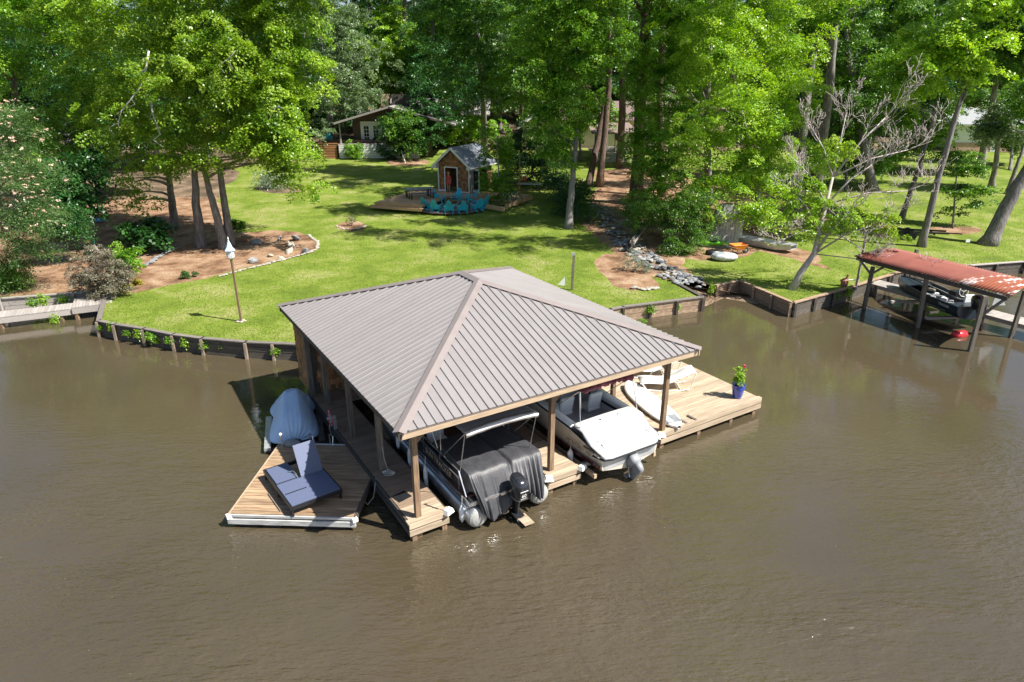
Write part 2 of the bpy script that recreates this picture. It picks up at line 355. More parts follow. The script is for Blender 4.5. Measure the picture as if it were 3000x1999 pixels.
def ground_mat(name, cols, s1, s2, bump, bs, bd=.03):
    m = bpy.data.materials.new(name); m.use_nodes = True; n = m.node_tree.nodes; l = m.node_tree.links
    b = n['Principled BSDF']; b.inputs['Roughness'].default_value = .9; b.inputs['Specular IOR Level'].default_value = .2
    ge = n.new('ShaderNodeNewGeometry')
    def nz(s, d=5, r_=.6):
        t = n.new('ShaderNodeTexNoise'); t.inputs['Scale'].default_value = s; t.inputs['Detail'].default_value = d; t.inputs['Roughness'].default_value = r_
        l.new(ge.outputs['Position'], t.inputs['Vector']); return t
    a, c = nz(s1, 6, .65), nz(s2, 3)
    r1_ = n.new('ShaderNodeValToRGB'); e = r1_.color_ramp.elements
    e[0].color = (*cols[0], 1); e[0].position = .36; e[1].color = (*cols[2], 1); e[1].position = .66
    k = e.new(.5); k.color = (*cols[1], 1); l.new(a.outputs['Fac'], r1_.inputs[0])
    mr = n.new('ShaderNodeMapRange'); mr.inputs[1].default_value = .3; mr.inputs[2].default_value = .7; mr.inputs[3].default_value = .78; mr.inputs[4].default_value = 1.22
    l.new(c.outputs['Fac'], mr.inputs[0]); hs = n.new('ShaderNodeHueSaturation'); l.new(r1_.outputs[0], hs.inputs['Color']); l.new(mr.outputs[0], hs.inputs['Value'])
    l.new(hs.outputs[0], b.inputs['Base Color'])
    d = nz(bs, 3); bp = n.new('ShaderNodeBump'); bp.inputs['Strength'].default_value = bump; bp.inputs['Distance'].default_value = bd
    l.new(d.outputs['Fac'], bp.inputs['Height']); l.new(bp.outputs[0], b.inputs['Normal'])
    return m
m_lawn = ground_mat('lawn_grass', [(.10, .15, .017), (.15, .205, .026), (.25, .26, .085)], .42, 9., .5, 14)
m_litter = ground_mat('pine_straw', [(.13, .072, .042), (.27, .16, .095), (.38, .27, .18)], .8, 11., 1., 12, .06)
m_creek = ground_mat('creek_bed_earth', [(.12, .08, .05), (.22, .15, .10), (.34, .26, .18)], 1.2, 8., 1., 9, .06)
ground('lawn', 'lawn', m_lawn); ground('litter', 'mulch_ground', m_litter); ground('creek', 'creek_bed', m_creek); ground('floor', 'forest_floor', ground_mat('forest_floor_leaves', [(.07, .055, .035), (.14, .10, .065), (.28, .20, .14)], .5, 8., 1., 9, .06))
# lake bed showing in the notch of the bulkhead: a low mud bank
nb = MB(); pts = [r2, r1, gxy(2120, 880, .0), gxy(2260, 905, 0), gxy(2250, 868, .2), r4]
nb.add([(p[0], p[1], z) for p, z in zip(pts, (.55, -.08, -.10, -.10, .10, .5))] + [(*gxy(2120, 852, .2), .22)], [(6, 0, 1), (6, 1, 2), (6, 2, 3), (6, 3, 4), (6, 4, 5), (6, 5, 0)])
struct(nb.build('mud_bank', m_creek))
# grass blades standing on the lawn near enough to be seen
def grass(n=110000):
    tri = [f for f in kinds['lawn'] if 24 < cv[f[0]].y < 66 and abs(cv[f[0]].x) < 46]
    A = np.array([[tuple(cv[i]) for i in f] for f in tri]); ar = np.abs(np.cross(A[:, 1] - A[:, 0], A[:, 2] - A[:, 0])) / 2
    pr_ = ar * np.clip(38 / A[:, 0, 1], .3, 1.4) ** 2; ix = RNG.choice(len(A), n, p=pr_ / pr_.sum())
    u = RNG.random((n, 2)); fl = u.sum(1) > 1; u[fl] = 1 - u[fl]
    P = A[ix, 0] + (A[ix, 1] - A[ix, 0]) * u[:, :1] + (A[ix, 2] - A[ix, 0]) * u[:, 1:]
    z = np.interp(P[:, 1], [0, 42, 50, 62, 84], [.72, .72, 1.0, 1.6, 2.6]) - .02 + .03 * np.sin(P[:, 0] * .9 + 1.3 * np.sin(P[:, 1] * .7)) * np.clip((P[:, 1] - 30) / 20, 0, 1)
    a = RNG.random(n) * 6.283; h = RNG.uniform(.03, .075, n); w_ = RNG.uniform(.008, .02, n); le = RNG.normal(0, .035, (n, 2))
    V = np.zeros((n, 3, 3)); V[:, 0, 0] = P[:, 0] - np.cos(a) * w_; V[:, 0, 1] = P[:, 1] - np.sin(a) * w_; V[:, 0, 2] = z
    V[:, 1, 0] = P[:, 0] + np.cos(a) * w_; V[:, 1, 1] = P[:, 1] + np.sin(a) * w_; V[:, 1, 2] = z
    V[:, 2, 0] = P[:, 0] + le[:, 0]; V[:, 2, 1] = P[:, 1] + le[:, 1]; V[:, 2, 2] = z + h
    return V
def tris_mesh(name, V, m, k=3):
    n = len(V); me = bpy.data.meshes.new(name); me.vertices.add(n * k); me.vertices.foreach_set('co', V.astype(np.float32).ravel())
    me.loops.add(n * k); me.loops.foreach_set('vertex_index', np.arange(n * k, dtype=np.int32))
    me.polygons.add(n); me.polygons.foreach_set('loop_start', np.arange(0, n * k, k, dtype=np.int32))
    me.update(calc_edges=True); me.materials.append(m); return me
m_blade = leafmat('grass_blade', (.10, .16, .016), (.155, .22, .028), (.25, .27, .07), .3, .6, spec=.3)
go = bpy.data.objects.new('grass', tris_mesh('grass', grass(), m_blade)); C.objects.link(go); struct(go, 'stuff')
tag(go, 'short bright green grass blades growing over the sunlit lawn', 'grass')
m_walkd = mat('dark_silvered_cap', (.24, .21, .19), .8, col2=(.13, .115, .10), scale=3, stretch=(1, 9, 9), bump=.4, bscale=6)
m_postpale = mat('pale_bulkhead_post', (.34, .27, .20), .8, col2=(.18, .14, .11), scale=3, stretch=(6, 6, 1), bump=.4, bscale=7)
# ------------------------------------------------------------------ bulkheads
def bulkhead(name, label, pts, mwood, mcap, post=1.6, top=.76, low=-.5, side=1, cap=.22, postout=.16, postlow=-.5, mpost=None):
    """retaining wall of stacked planks along pts (water on the right-hand side when side=1)"""
    t = thing(name, label, 'retaining wall', (pts[0][0], pts[0][1], 0)); o = Vector((pts[0][0], pts[0][1], 0))
    for i in range(len(pts) - 1):
        a, b = Vector((*pts[i], 0)) - o, Vector((*pts[i + 1], 0)) - o; d = (b - a).normalized(); nrm = Vector((d.y, -d.x, 0)) * side
        L = (b - a).length; z = top - .045; k = 0
        MB().bar(a + Vector((0, 0, top)) + nrm * .03 - d * .04, b + Vector((0, 0, top)) + nrm * .03 + d * .04, cap, .05).build('cap_board', mcap, t)
        while z > low:
            h = .19; off = nrm * (.03 + (.012 if k % 2 else 0))
            MB().bar(a + Vector((0, 0, z - h / 2)) + off, b + Vector((0, 0, z - h / 2)) + off, .05, h - .012).build('plank', mwood, t); z -= h; k += 1
        n = max(1, round(L / post))
        for j in range(n + (1 if i == len(pts) - 2 else 0)):
            p = a + d * (L * j / n) + nrm * postout
            MB().bar(p + Vector((random.uniform(-.02, .02), 0, postlow)), p + Vector((0, 0, top - .03)), .11, .11).build('post', mpost or mwood, t)
    return t
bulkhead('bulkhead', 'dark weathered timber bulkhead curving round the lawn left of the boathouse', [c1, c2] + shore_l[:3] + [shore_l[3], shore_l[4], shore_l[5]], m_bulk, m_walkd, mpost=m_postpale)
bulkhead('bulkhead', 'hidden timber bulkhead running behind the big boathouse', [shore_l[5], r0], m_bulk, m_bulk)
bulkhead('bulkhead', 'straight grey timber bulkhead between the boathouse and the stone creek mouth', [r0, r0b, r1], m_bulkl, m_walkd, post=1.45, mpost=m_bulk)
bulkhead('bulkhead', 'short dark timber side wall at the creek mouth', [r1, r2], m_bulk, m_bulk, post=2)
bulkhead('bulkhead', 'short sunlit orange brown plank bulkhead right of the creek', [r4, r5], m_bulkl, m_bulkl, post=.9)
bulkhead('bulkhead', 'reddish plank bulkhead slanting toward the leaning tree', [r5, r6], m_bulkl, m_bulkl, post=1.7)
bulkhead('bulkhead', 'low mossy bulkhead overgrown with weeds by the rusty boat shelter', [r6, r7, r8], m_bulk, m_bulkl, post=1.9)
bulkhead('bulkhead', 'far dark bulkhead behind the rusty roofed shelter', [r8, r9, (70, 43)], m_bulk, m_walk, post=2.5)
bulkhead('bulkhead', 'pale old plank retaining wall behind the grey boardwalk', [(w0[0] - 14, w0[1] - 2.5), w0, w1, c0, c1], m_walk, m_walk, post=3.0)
# ------------------------------------------------------------------ grey boardwalk at the left
bw = thing('boardwalk', 'silvery grey timber boardwalk along the left cove', 'boardwalk', (0, 0, 0))
A0 = Vector((*gxy(0, 930, .62), 0)); A1 = Vector((*gxy(208, 905, .62), 0)); dB = (A1 - A0).normalized(); nB = Vector((-dB.y, dB.x, 0))
bl = MB().box((0, 0, 0), (1.05, .135, .035)).mesh('board', m_walk)
ang = math.atan2(nB.y, nB.x); L = (A1 - A0).length + 9
for k in range(int(L / .147)):
    p = A1 - dB * (.07 + .147 * k) + nB * .52; inst('board', bl, bw, (p.x, p.y, .60 + random.uniform(-.004, .004)), (0, 0, ang))
MB().bar(A1 + Vector((0, 0, .43)) - dB * L + nB * .03, A1 + Vector((0, 0, .43)) + nB * .03, .05, .27).build('rim_joist', m_walk, bw)
for k in range(5):
    p = A1 - dB * (.5 + k * 2.5) + nB * .12; MB().bar(p + Vector((0, 0, -.6)), p + Vector((0, 0, .4)), .13, .13).build('pile', m_post, bw)
B0 = A1 + dB * .03 - nB * .1; B1 = Vector((c2[0] - .1, c2[1] + .55, 0)); L2 = max(2.0, (B1 - B0).dot(dB) + .15)
bl2 = MB().box((0, 0, 0), (1.75, .135, .04)).mesh('board', m_walk)
for k in range(int(L2 / .147)):
    p = B0 + dB * (.07 + .147 * k) + nB * .87; inst('board', bl2, bw, (p.x, p.y, .68 + random.uniform(-.004, .004)), (0, 0, ang + R(2)))
MB().bar(B0 + Vector((0, 0, .5)) + nB * .02, B0 + dB * L2 + Vector((0, 0, .5)) + nB * .02, .05, .3).build('rim_joist', m_walk, bw)
p = B0 + nB * .1 + dB * .15; MB().bar(p + Vector((0, 0, -.6)), p + Vector((0, 0, .4)), .14, .14).build('pile', m_post, bw)
# ================================================================== BOATHOUSE (local axes: u along the open front, v towards the land)
TH = .558; F0 = Vector((-2.635, 13.621, 0)); WU, DV = 9.95, 11.13
UX = Vector((math.cos(TH), math.sin(TH), 0)); VX = Vector((-math.sin(TH), math.cos(TH), 0))
def D(u, v, z=0.): return F0 + UX * u + VX * v + Vector((0, 0, z))
def dthing(name, label, cat, u, v, z=0., rz=0., group=None): return thing(name, label, cat, D(u, v, z), TH + rz, group)
EH, RH, RU, RA = 3.6, 5.29, WU / 2, 4.98; HD = .6
bh = dthing('boathouse', 'open timber boathouse on piles with a brown ribbed metal hip roof', 'boathouse', 0, 0)
e = [Vector((0, 0, EH)), Vector((WU, 0, EH)), Vector((WU, DV, EH)), Vector((0, DV, EH))]
ra, rb = Vector((RU, RA, RH)), Vector((RU, DV - RA, RH))
faces = {'front': (e[0], e[1], ra), 'right': (e[1], e[2], rb, ra), 'back': (e[2], e[3], rb), 'left': (e[3], e[0], ra, rb)}
for nm, f in faces.items():
    n_ = (f[1] - f[0]).cross(f[-1] - f[0]).normalized(); th = n_ * .03; m_ = len(f)
    b = MB().add([p - th for p in f] + [p - th * .4 for p in f], [tuple(range(m_))[::-1], tuple(range(m_, 2 * m_))] + [(i, (i + 1) % m_, (i + 1) % m_ + m_, i + m_) for i in range(m_)])
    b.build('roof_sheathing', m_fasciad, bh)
def rib(p, q, n_):
    d = (q - p).normalized(); x = d.cross(n_).normalized()
    a = [p + x * s for s in (-.022, .022)] + [p + x * .012 + n_ * .032, p - x * .012 + n_ * .032]
    c = [q + x * s for s in (-.022, .022)] + [q + x * .012 + n_ * .032, q - x * .012 + n_ * .032]
    return MB().hexa(a, c)
for nm, base, along, L, up_ in (('front', e[0], Vector((1, 0, 0)), WU, Vector((0, 1, 0))), ('right', e[1], Vector((0, 1, 0)), DV, Vector((-1, 0, 0))), ('left', e[3], Vector((0, -1, 0)), DV, Vector((1, 0, 0))), ('back', e[2], Vector((-1, 0, 0)), WU, Vector((0, -1, 0)))):
    f = faces[nm]; n_ = (f[1] - f[0]).cross(f[-1] - f[0]).normalized(); num = int(L / .242); st = L / num
    for k in range(num):
        run = RA if L == WU else RU; kk = run / (WU / 2 if L == WU else RA); sl_ = (RH - EH) / run; s0_, s1_ = k * st, (k + 1) * st
        h0, h1_ = (min(min(s_, L - s_) * kk, run) for s_ in (s0_, s1_)); j_ = random.uniform(-.003, .003)
        q_ = [base + along * s0_, base + along * s1_, base + along * s1_ + up_ * h1_ + Vector((0, 0, sl_ * h1_ + j_)), base + along * s0_ + up_ * h0 + Vector((0, 0, sl_ * h0 - j_))]
        q_ = q_[:3] if h0 < .01 else (q_[:2] + q_[3:] if h1_ < .01 else q_)
        if L == WU and (s0_ < L / 2 < s1_) and nm in ('front', 'back'): q_.insert(3, base + along * (L / 2) + up_ * run + Vector((0, 0, sl_ * run)))
        n2 = len(q_); MB().add([p - n_ * .01 for p in q_] + q_, [tuple(range(n2))[::-1], tuple(range(n2, 2 * n2))] + [(i, (i + 1) % n2, (i + 1) % n2 + n2, i + n2) for i in range(n2)]).build('roof_panel', m_roof, bh)
    for k in range(1, num):
        s = k * st; run = RA if L == WU else RU
        lim = min(s, L - s) * (run / (WU / 2 if L == WU else RA)); lim = min(lim, run)
        if lim < .15: continue
        slope = (RH - EH) / run; q = base + along * s + up_ * (lim - .02) + Vector((0, 0, slope * (lim - .02)))
        rib(base + along * s - up_ * .01 + n_ * .001, q, n_).build('roof_rib', m_roof if nm != 'x' else m_roof, bh)
def captrim(p, q, nl, nr, w_=.17):        # folded ridge or hip cap
    d = (q - p).normalized(); a = d.cross(nl).normalized(); b_ = nr.cross(d).normalized(); o = (nl + nr).normalized() * .05
    if a.dot(nr) > 0: a = -a
    if b_.dot(nl) > 0: b_ = -b_
    v = []
    for x in (p, q): v += [x + o + a * w_ - nl * .005, x + o * 1.25, x + o + b_ * w_ - nr * .005]
    MB().add(v, [(0, 1, 4, 3), (1, 2, 5, 4)]).build('ridge_cap', m_rooftrim, bh, solid=.012)
NN = {k: (f[1] - f[0]).cross(f[-1] - f[0]).normalized() for k, f in faces.items()}
captrim(e[0], ra, NN['left'], NN['front']); captrim(e[1], ra, NN['front'], NN['right']); captrim(e[2], rb, NN['right'], NN['back'])
captrim(e[3], rb, NN['back'], NN['left']); captrim(ra, rb, NN['left'], NN['right'])
for i in range(4):
    p, q = e[i], e[(i + 1) % 4]; inw = Vector((0, 0, 1)).cross(q - p).normalized()
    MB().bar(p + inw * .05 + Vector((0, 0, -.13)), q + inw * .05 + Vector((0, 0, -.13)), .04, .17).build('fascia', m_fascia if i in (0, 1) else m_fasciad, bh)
    MB().bar(p + inw * .025 + Vector((0, 0, -.022)), q + inw * .025 + Vector((0, 0, -.022)), .03, .045).build('drip_edge', m_rooftrim, bh)
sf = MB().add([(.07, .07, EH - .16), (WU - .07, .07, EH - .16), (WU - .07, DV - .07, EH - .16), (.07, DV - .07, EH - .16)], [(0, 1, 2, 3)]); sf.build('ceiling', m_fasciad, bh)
pm = MB().box((0, 0, 0), (.145, .145, 3.75)).mesh('post', m_post); pm2 = MB().box((0, 0, 0), (.15, .15, 3.75)).mesh('post', m_postold)
pu = (.63, WU / 2 - .1, WU - .62)
for j, v in enumerate((.7, 3.2, 5.75, 8.3, 10.7)):
    for i, u in enumerate(pu):
        inst('post', pm if j == 0 or i == 2 else pm2, bh, (u, v, 1.575))
        if j == 0:
            for s in ((1, 0), (0, 1)) if i != 2 else ((-1, 0), (0, 1)):
                MB().bar((u + s[0] * .06, v + s[1] * .06, 2.85), (u + s[0] * .5, v + s[1] * .5, 3.28), .045, .14).build('knee_brace', m_post, bh)
for u in pu: MB().box((u, DV / 2, 3.33), (.09, DV - .4, .2)).build('beam', m_postold, bh)
for v in (.7, 5.75, 10.7): MB().box((WU / 2, v + .1, 3.34), (WU - .5, .05, .2)).build('beam', m_postold if v > 1 else m_fascia, bh)
# storage room at the back, cedar shingles
bx0, bx1, by0, by1 = .38, 9.5, 9.35, 11.0
MB().box(((bx0 + bx1) / 2 + .02, (by0 + by1) / 2 + .02, 2.0), (bx1 - bx0, by1 - by0, 2.8)).build('storage_wall', m_fasciad, bh)
sh = [MB().hexa([(0, 0, 0), (w_, 0, 0), (w_, -.028, 0), (0, -.028, 0)], [(0, 0, .27), (w_, 0, .27), (w_, -.008, .27), (0, -.008, .27)]) for w_ in (.11, .15, .19)]
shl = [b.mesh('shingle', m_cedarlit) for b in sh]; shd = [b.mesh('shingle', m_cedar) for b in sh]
def shingles(parent, lib, o, d, L, z0, z1, cut=None, rows=.2, zmax=None, rzz=0., limit=9999):
    k = 0; z = z0; c = 0; ang_ = math.atan2(d[1], d[0])
    while z < z1:
        x = -random.uniform(0, .1)
        while x < L:
            w_ = (.11, .15, .19)[i_ := random.randrange(3)]
            if x >= -.001 and x + w_ <= L and (cut is None or not cut(x, w_, z)) and c < limit:
                inst('shingle', lib[i_], parent, (o[0] + d[0] * x, o[1] + d[1] * x, z + random.uniform(-.012, .012)), (0, 0, ang_)); c += 1
            x += w_ + .006
        z += rows; k += 1
    return c
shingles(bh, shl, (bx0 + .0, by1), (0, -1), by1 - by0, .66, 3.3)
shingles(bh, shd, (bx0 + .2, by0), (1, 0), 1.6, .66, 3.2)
MB().box((bx0, by0 - .01, 1.95), (.17, .17, 3.0)).build('corner_post', m_postold, bh)
MB().box((2.9, by0 - .03, 1.6), (.8, .04, 1.95)).build('door', m_white, bh)
# ------------------------------------------------------------------ dock under and beside it
dk = dthing('dock', 'timber dock of three board fingers under and beside the boathouse', 'dock', 0, 0)
def deck(u0, u1, v0, v1, m, along='v', w_=.142):
    if along == 'u':      # boards lie across, stacked in v
        me = MB().box((0, 0, 0), (u1 - u0, w_ - .012, .035)).mesh('deck_board', m); k = 0; v = v0 + w_ / 2
        while v < v1: inst('deck_board', me, dk, ((u0 + u1) / 2, v, HD - .0175 + random.uniform(-.003, .003))); v += w_
    else:
        me = MB().box((0, 0, 0), (v1 - v0, w_ - .012, .035)).mesh('deck_board', m); u = u0 + w_ / 2
        while u < u1: inst('deck_board', me, dk, (u, (v0 + v1) / 2, HD - .0175 + random.uniform(-.003, .003)), (0, 0, R(90))); u += w_
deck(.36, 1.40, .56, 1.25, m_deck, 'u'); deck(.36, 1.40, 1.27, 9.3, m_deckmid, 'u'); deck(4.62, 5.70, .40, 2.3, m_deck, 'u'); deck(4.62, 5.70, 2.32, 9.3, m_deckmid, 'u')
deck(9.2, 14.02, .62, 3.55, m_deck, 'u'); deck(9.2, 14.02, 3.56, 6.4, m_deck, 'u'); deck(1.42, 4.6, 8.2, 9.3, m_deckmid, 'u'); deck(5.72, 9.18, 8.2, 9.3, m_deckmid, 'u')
def skirt(u0, v0, u1, v1, m, z=(.50, .29), h=.16, out=.0):
    for i, zz in enumerate(z):
        MB().bar((u0, v0, zz), (u1, v1, zz), .045 if i == 0 else .06, h).build('rim_board', m, dk)
skirt(.30, .53, 1.44, .53, m_deck); skirt(4.56, .37, 5.74, .37, m_deck); skirt(9.16, .56, 14.07, .56, m_deck)
skirt(.33, .56, .33, 9.3, m_fasciad); skirt(1.42, .56, 1.42, 8.2, m_fasciad); skirt(4.60, .4, 4.60, 8.2, m_fasciad); skirt(5.72, .4, 5.72, 8.2, m_deckmid)
skirt(9.18, .6, 9.18, 8.2, m_deckmid); skirt(14.05, .56, 14.05, 6.4, m_deck); skirt(9.2, 6.42, 14.05, 6.42, m_deck)
MB().box((.87, .60, HD + .0), (1.2, .16, .045)).build('end_board', m_deck, dk); MB().box((5.15, .44, HD), (1.24, .16, .045)).build('end_board', m_deck, dk)
MB().box((11.6, .62, HD), (4.95, .15, .045)).build('end_board', m_deck, dk)
pil = MB().box((0, 0, 0), (.14, .14, 1.5)).mesh('pile', m_post)
for u, v in [(.45, .62), (1.32, .62), (4.72, .5), (5.6, .5), (9.3, .7), (11.0, .66), (12.6, .66), (13.8, .66), (13.85, 3.4), (13.85, 6.2), (9.3, 3.4), (.42, 3.2), (.42, 5.75), (.42, 8.3), (1.3, 3.2), (1.3, 5.7), (4.72, 3), (5.6, 3), (5.6, 6), (4.72, 6)]:
    inst('pile', pil, dk, (u, v, -.33))
MB().box((10.34, .78, HD + .02), (.08, .40, .06)).build('cleat', m_postold, dk); MB().box((10.78, .78, HD + .02), (.08, .40, .06)).build('cleat', m_postold, dk)
cb_ = MB(); cb_.hexa([(-.14, -.1, -.06), (.14, -.1, -.06), (.14, .1, -.06), (-.14, .1, -.06)], [(-.1, -.07, .06), (.1, -.07, .06), (.1, .07, .06), (-.1, .07, .06)])
cbm = cb_.mesh('corner_bumper', m_white)
for u, v, r_ in ((1.42, .5, .4), (4.58, .36, -.4), (5.76, .33, .4), (9.12, .5, -.5)): inst('corner_bumper', cbm, dk, (u, v, HD), (0, 0, r_))
# walkway from the dock to land
MB().box((4.6, 12.2, HD - .02), (1.4, 2.6, .04)).build('gangway', m_deckmid, dk)
# ================================================================== BOATS AND THINGS ON THE DOCK
def rnd(pts): return [Vector(p) for p in pts]
m_reddeck = mat('brown_carpet', (.16, .07, .05), .9, bump=.3)
# --- pontoon boat (local: x across 0..., y forward from stern)
pb = dthing('pontoon_boat', 'aluminium pontoon boat with raised taupe canopy moored in the near boathouse slip', 'boat', 3.1, .1, .12)
for x in (-1.0, 1.0):
    tb = MB(); tb.tube([(x, .0, .25), (x, .06, .25), (x, 5.6, .25), (x, 6.2, .32), (x, 6.7, .44)], [.28, .305, .305, .22, .05], 20)
    t_ = tb.build('pontoon_tube', m_alu, pb, smooth=True)
    MB().lathe([(.285, -.02), (.27, .03), (.2, .08), (.1, .11), (.01, .12)], 20).build('end_cap', m_cap, t_).matrix_local = Matrix.Translation((x, .0, .25)) @ Matrix.Rotation(R(90), 4, 'X')
    MB().box((x, 2.9, .62), (.06, 5.6, .07)).build('riser', m_alu, pb)
    MB().box((x * 1.24, 3.0, .52), (.02, 5.8, .03)).build('splash_rail', m_alu, pb)
MB().box((0, 3.2, .70), (2.42, 5.6, .06)).build('deck', m_reddeck, pb)
for x in (-1.22, 1.22): MB().box((x, 3.1, .70), (.03, 6.14, .10)).build('deck_edge', m_chrome, pb)
MB().box((0, .04, .70), (2.42, .04, .1)).build('deck_edge', m_chrome, pb)
for x in (-1.16, 1.16):
    MB().box((x, 3.6, .98), (.02, 4.6, .46)).build('side_panel', m_black, pb)
    for z in (1.23, 1.0 if x < 0 else 1.0): MB().bar((x, .75, z + .12), (x, 5.9, z + .12), .035, .035).build('rail', m_chrome, pb)
    for y in (.75, 1.9, 3.0, 4.2, 5.8): MB().bar((x, y, .74), (x, y, 1.36), .03, .03).build('rail_post', m_chrome, pb)
    MB().bar((x, .35, .75), (x, .75, 1.35), .03, .03).build('rail_post', m_chrome, pb)
text('SUN TRACKER', .26, m_fascia, pb, (-1.18, 2.0, .96), (R(90), 0, R(-90)))
for (x, y, r_) in ((-.62, 3.1, 0), (.62, 4.0, 0)):
    st = MB(); st.box((x, y, .95), (.55, .5, .16)); st.box((x, y, .8), (.2, .2, .2)); s_ = st.build('seat', m_vinyl, pb, bevel=.03)
    MB().box((x, y + .25, 1.2), (.55, .12, .5), rot=Matrix.Rotation(R(-10), 3, 'X')).build('backrest', m_vinyl, pb, bevel=.04)
MB().box((.7, 2.9, 1.05), (.6, .5, .65)).build('console', m_vinyl, pb, bevel=.05)
MB().box((-.8, 5.0, .93), (.55, 1.5, .4)).build('bench_seat', m_vinyl, pb, bevel=.05)
# canopy: curved across, sags between bows
rows = []
for j in range(13):
    y = .35 + j * .25; r_ = []
    for i in range(15):
        x = -1.12 + i * .16; s = i / 14 * 2 - 1
        r_.append((x, y, 2.66 + .07 * (1 - s * s) - .03 * math.sin(j * math.pi / 4) ** 2 + random.uniform(-.006, .006) - (.05 if j == 0 else 0)))
    rows.append(r_)
MB().grid(rows).build('canopy', m_bimini, pb, smooth=True, solid=.015)
er = [[(x, y, z) for x, _, z in rows[0]] for y, z in ((0, 0),)]
MB().grid([[(p[0], .33, p[2] - .06) for p in rows[0]], [(p[0], .30, p[2] + .05) for p in rows[0]], [(p[0], .48, p[2] + .065) for p in rows[0]]]).build('canopy_hem', m_bimtop, pb, smooth=True, solid=.012)
for x in (-1.12, 1.12):
    for y0, y1 in ((1.7, .4), (1.9, 1.9), (2.1, 3.2)):
        MB().tube([(x, y0, 1.36), (x, y1, 2.64)], .014, 6).build('canopy_pole', m_chrome, pb)
    MB().tube([(x, .75, 1.3), (x, .4, 2.64)], .014, 6).build('canopy_pole', m_chrome, pb)
MB().tube([(-1.12, .4, 2.64), (1.12, .4, 2.64)], .014, 6).build('canopy_bow', m_chrome, pb)
# outboard motor, tilted
om = bpy.data.objects.new('outboard_motor', None); C.objects.link(om); om.parent = pb; om.location = (.1, -.22, .72); om.rotation_euler = (R(8), 0, 0)
def loft(secs, n=16, pw=2.6):          # rounded-rect sections (z, cx, cy, hx, hy)
    rows_ = []
    for z, cx, cy, hx, hy in secs:
        r_ = []
        for k in range(n):
            a = 2 * math.pi * k / n; c_, s_ = math.cos(a), math.sin(a)
            f = (abs(c_) ** pw + abs(s_) ** pw) ** (-1 / pw); r_.append((cx + hx * c_ * f, cy + hy * s_ * f, z))
        rows_.append(r_)
    b = MB().grid(rows_, closed=True); m_ = len(b.v); b.f.append(tuple(range(n))[::-1]); b.f.append(tuple(range(m_ - n, m_))); return b
loft([(-.02, 0, 0, .17, .24), (.08, 0, -.02, .2, .28), (.4, 0, -.02, .2, .29), (.5, 0, .0, .19, .27), (.58, 0, .04, .15, .2), (.60, 0, .06, .1, .13)], 20, 3.2).build('cowling', m_blackg, om, smooth=True)
loft([(-.1, 0, 0, .14, .18), (-.02, 0, 0, .165, .235)], 16).build('cowling_base', m_grey, om, smooth=True)
loft([(-.98, 0, .0, .05, .13), (-.7, 0, 0, .045, .11), (-.3, 0, 0, .07, .12), (-.1, 0, 0, .1, .14)], 12).build('midsection', m_black, om, smooth=True)
MB().box((0, -.05, -.62), (.28, .4, .02)).build('ventilation_plate', m_black, om)
MB().add([(0.012, -.1, -.95), (0.012, .12, -.95), (.012, .05, -1.2), (.012, -.06, -1.2), (-.012, -.1, -.95), (-.012, .12, -.95), (-.012, .05, -1.2), (-.012, -.06, -1.2)], [(0, 1, 2, 3), (7, 6, 5, 4), (0, 3, 7, 4), (1, 5, 6, 2), (0, 4, 5, 1), (3, 2, 6, 7)]).build('skeg', m_black, om)
MB().tube([(0, -.22, -.8), (0, .22, -.8)], [.03, .07], 10).build('gearcase', m_black, om)
for a in (0, 120, 240):
    q = MB().box((.09, -.24, 0), (.13, .02, .08), rot=Matrix.Rotation(.5, 3, 'X')).build('propeller_blade', m_alu, om); q.rotation_euler = (0, R(a), 0); q.location = (0, 0, -.8)
MB().box((0, -.312, .17), (.27, .008, .26)).build('badge_plate', m_black, om); MB().box((0, -.315, .325), (.24, .008, .02)).build('badge_strip', m_white, om)
MB().box((0, -.31, .035), (.3, .012, .02)).build('badge_strip', m_chrome, om)
text('60', .15, m_white, om, (0, -.318, .18), (R(90), 0, 0)); text('BIGFOOT', .045, m_white, om, (0, -.318, .085), (R(90), 0, 0))
MB().box((-.02, .22, -.1), (.3, .12, .36)).build('bracket', m_black, om)
sw = MB(); sw.box((.1, -.35, .02), (.3, .5, .02)); sw.build('wood_board', m_deck, pb).location = (0.1, -.1, -.02)
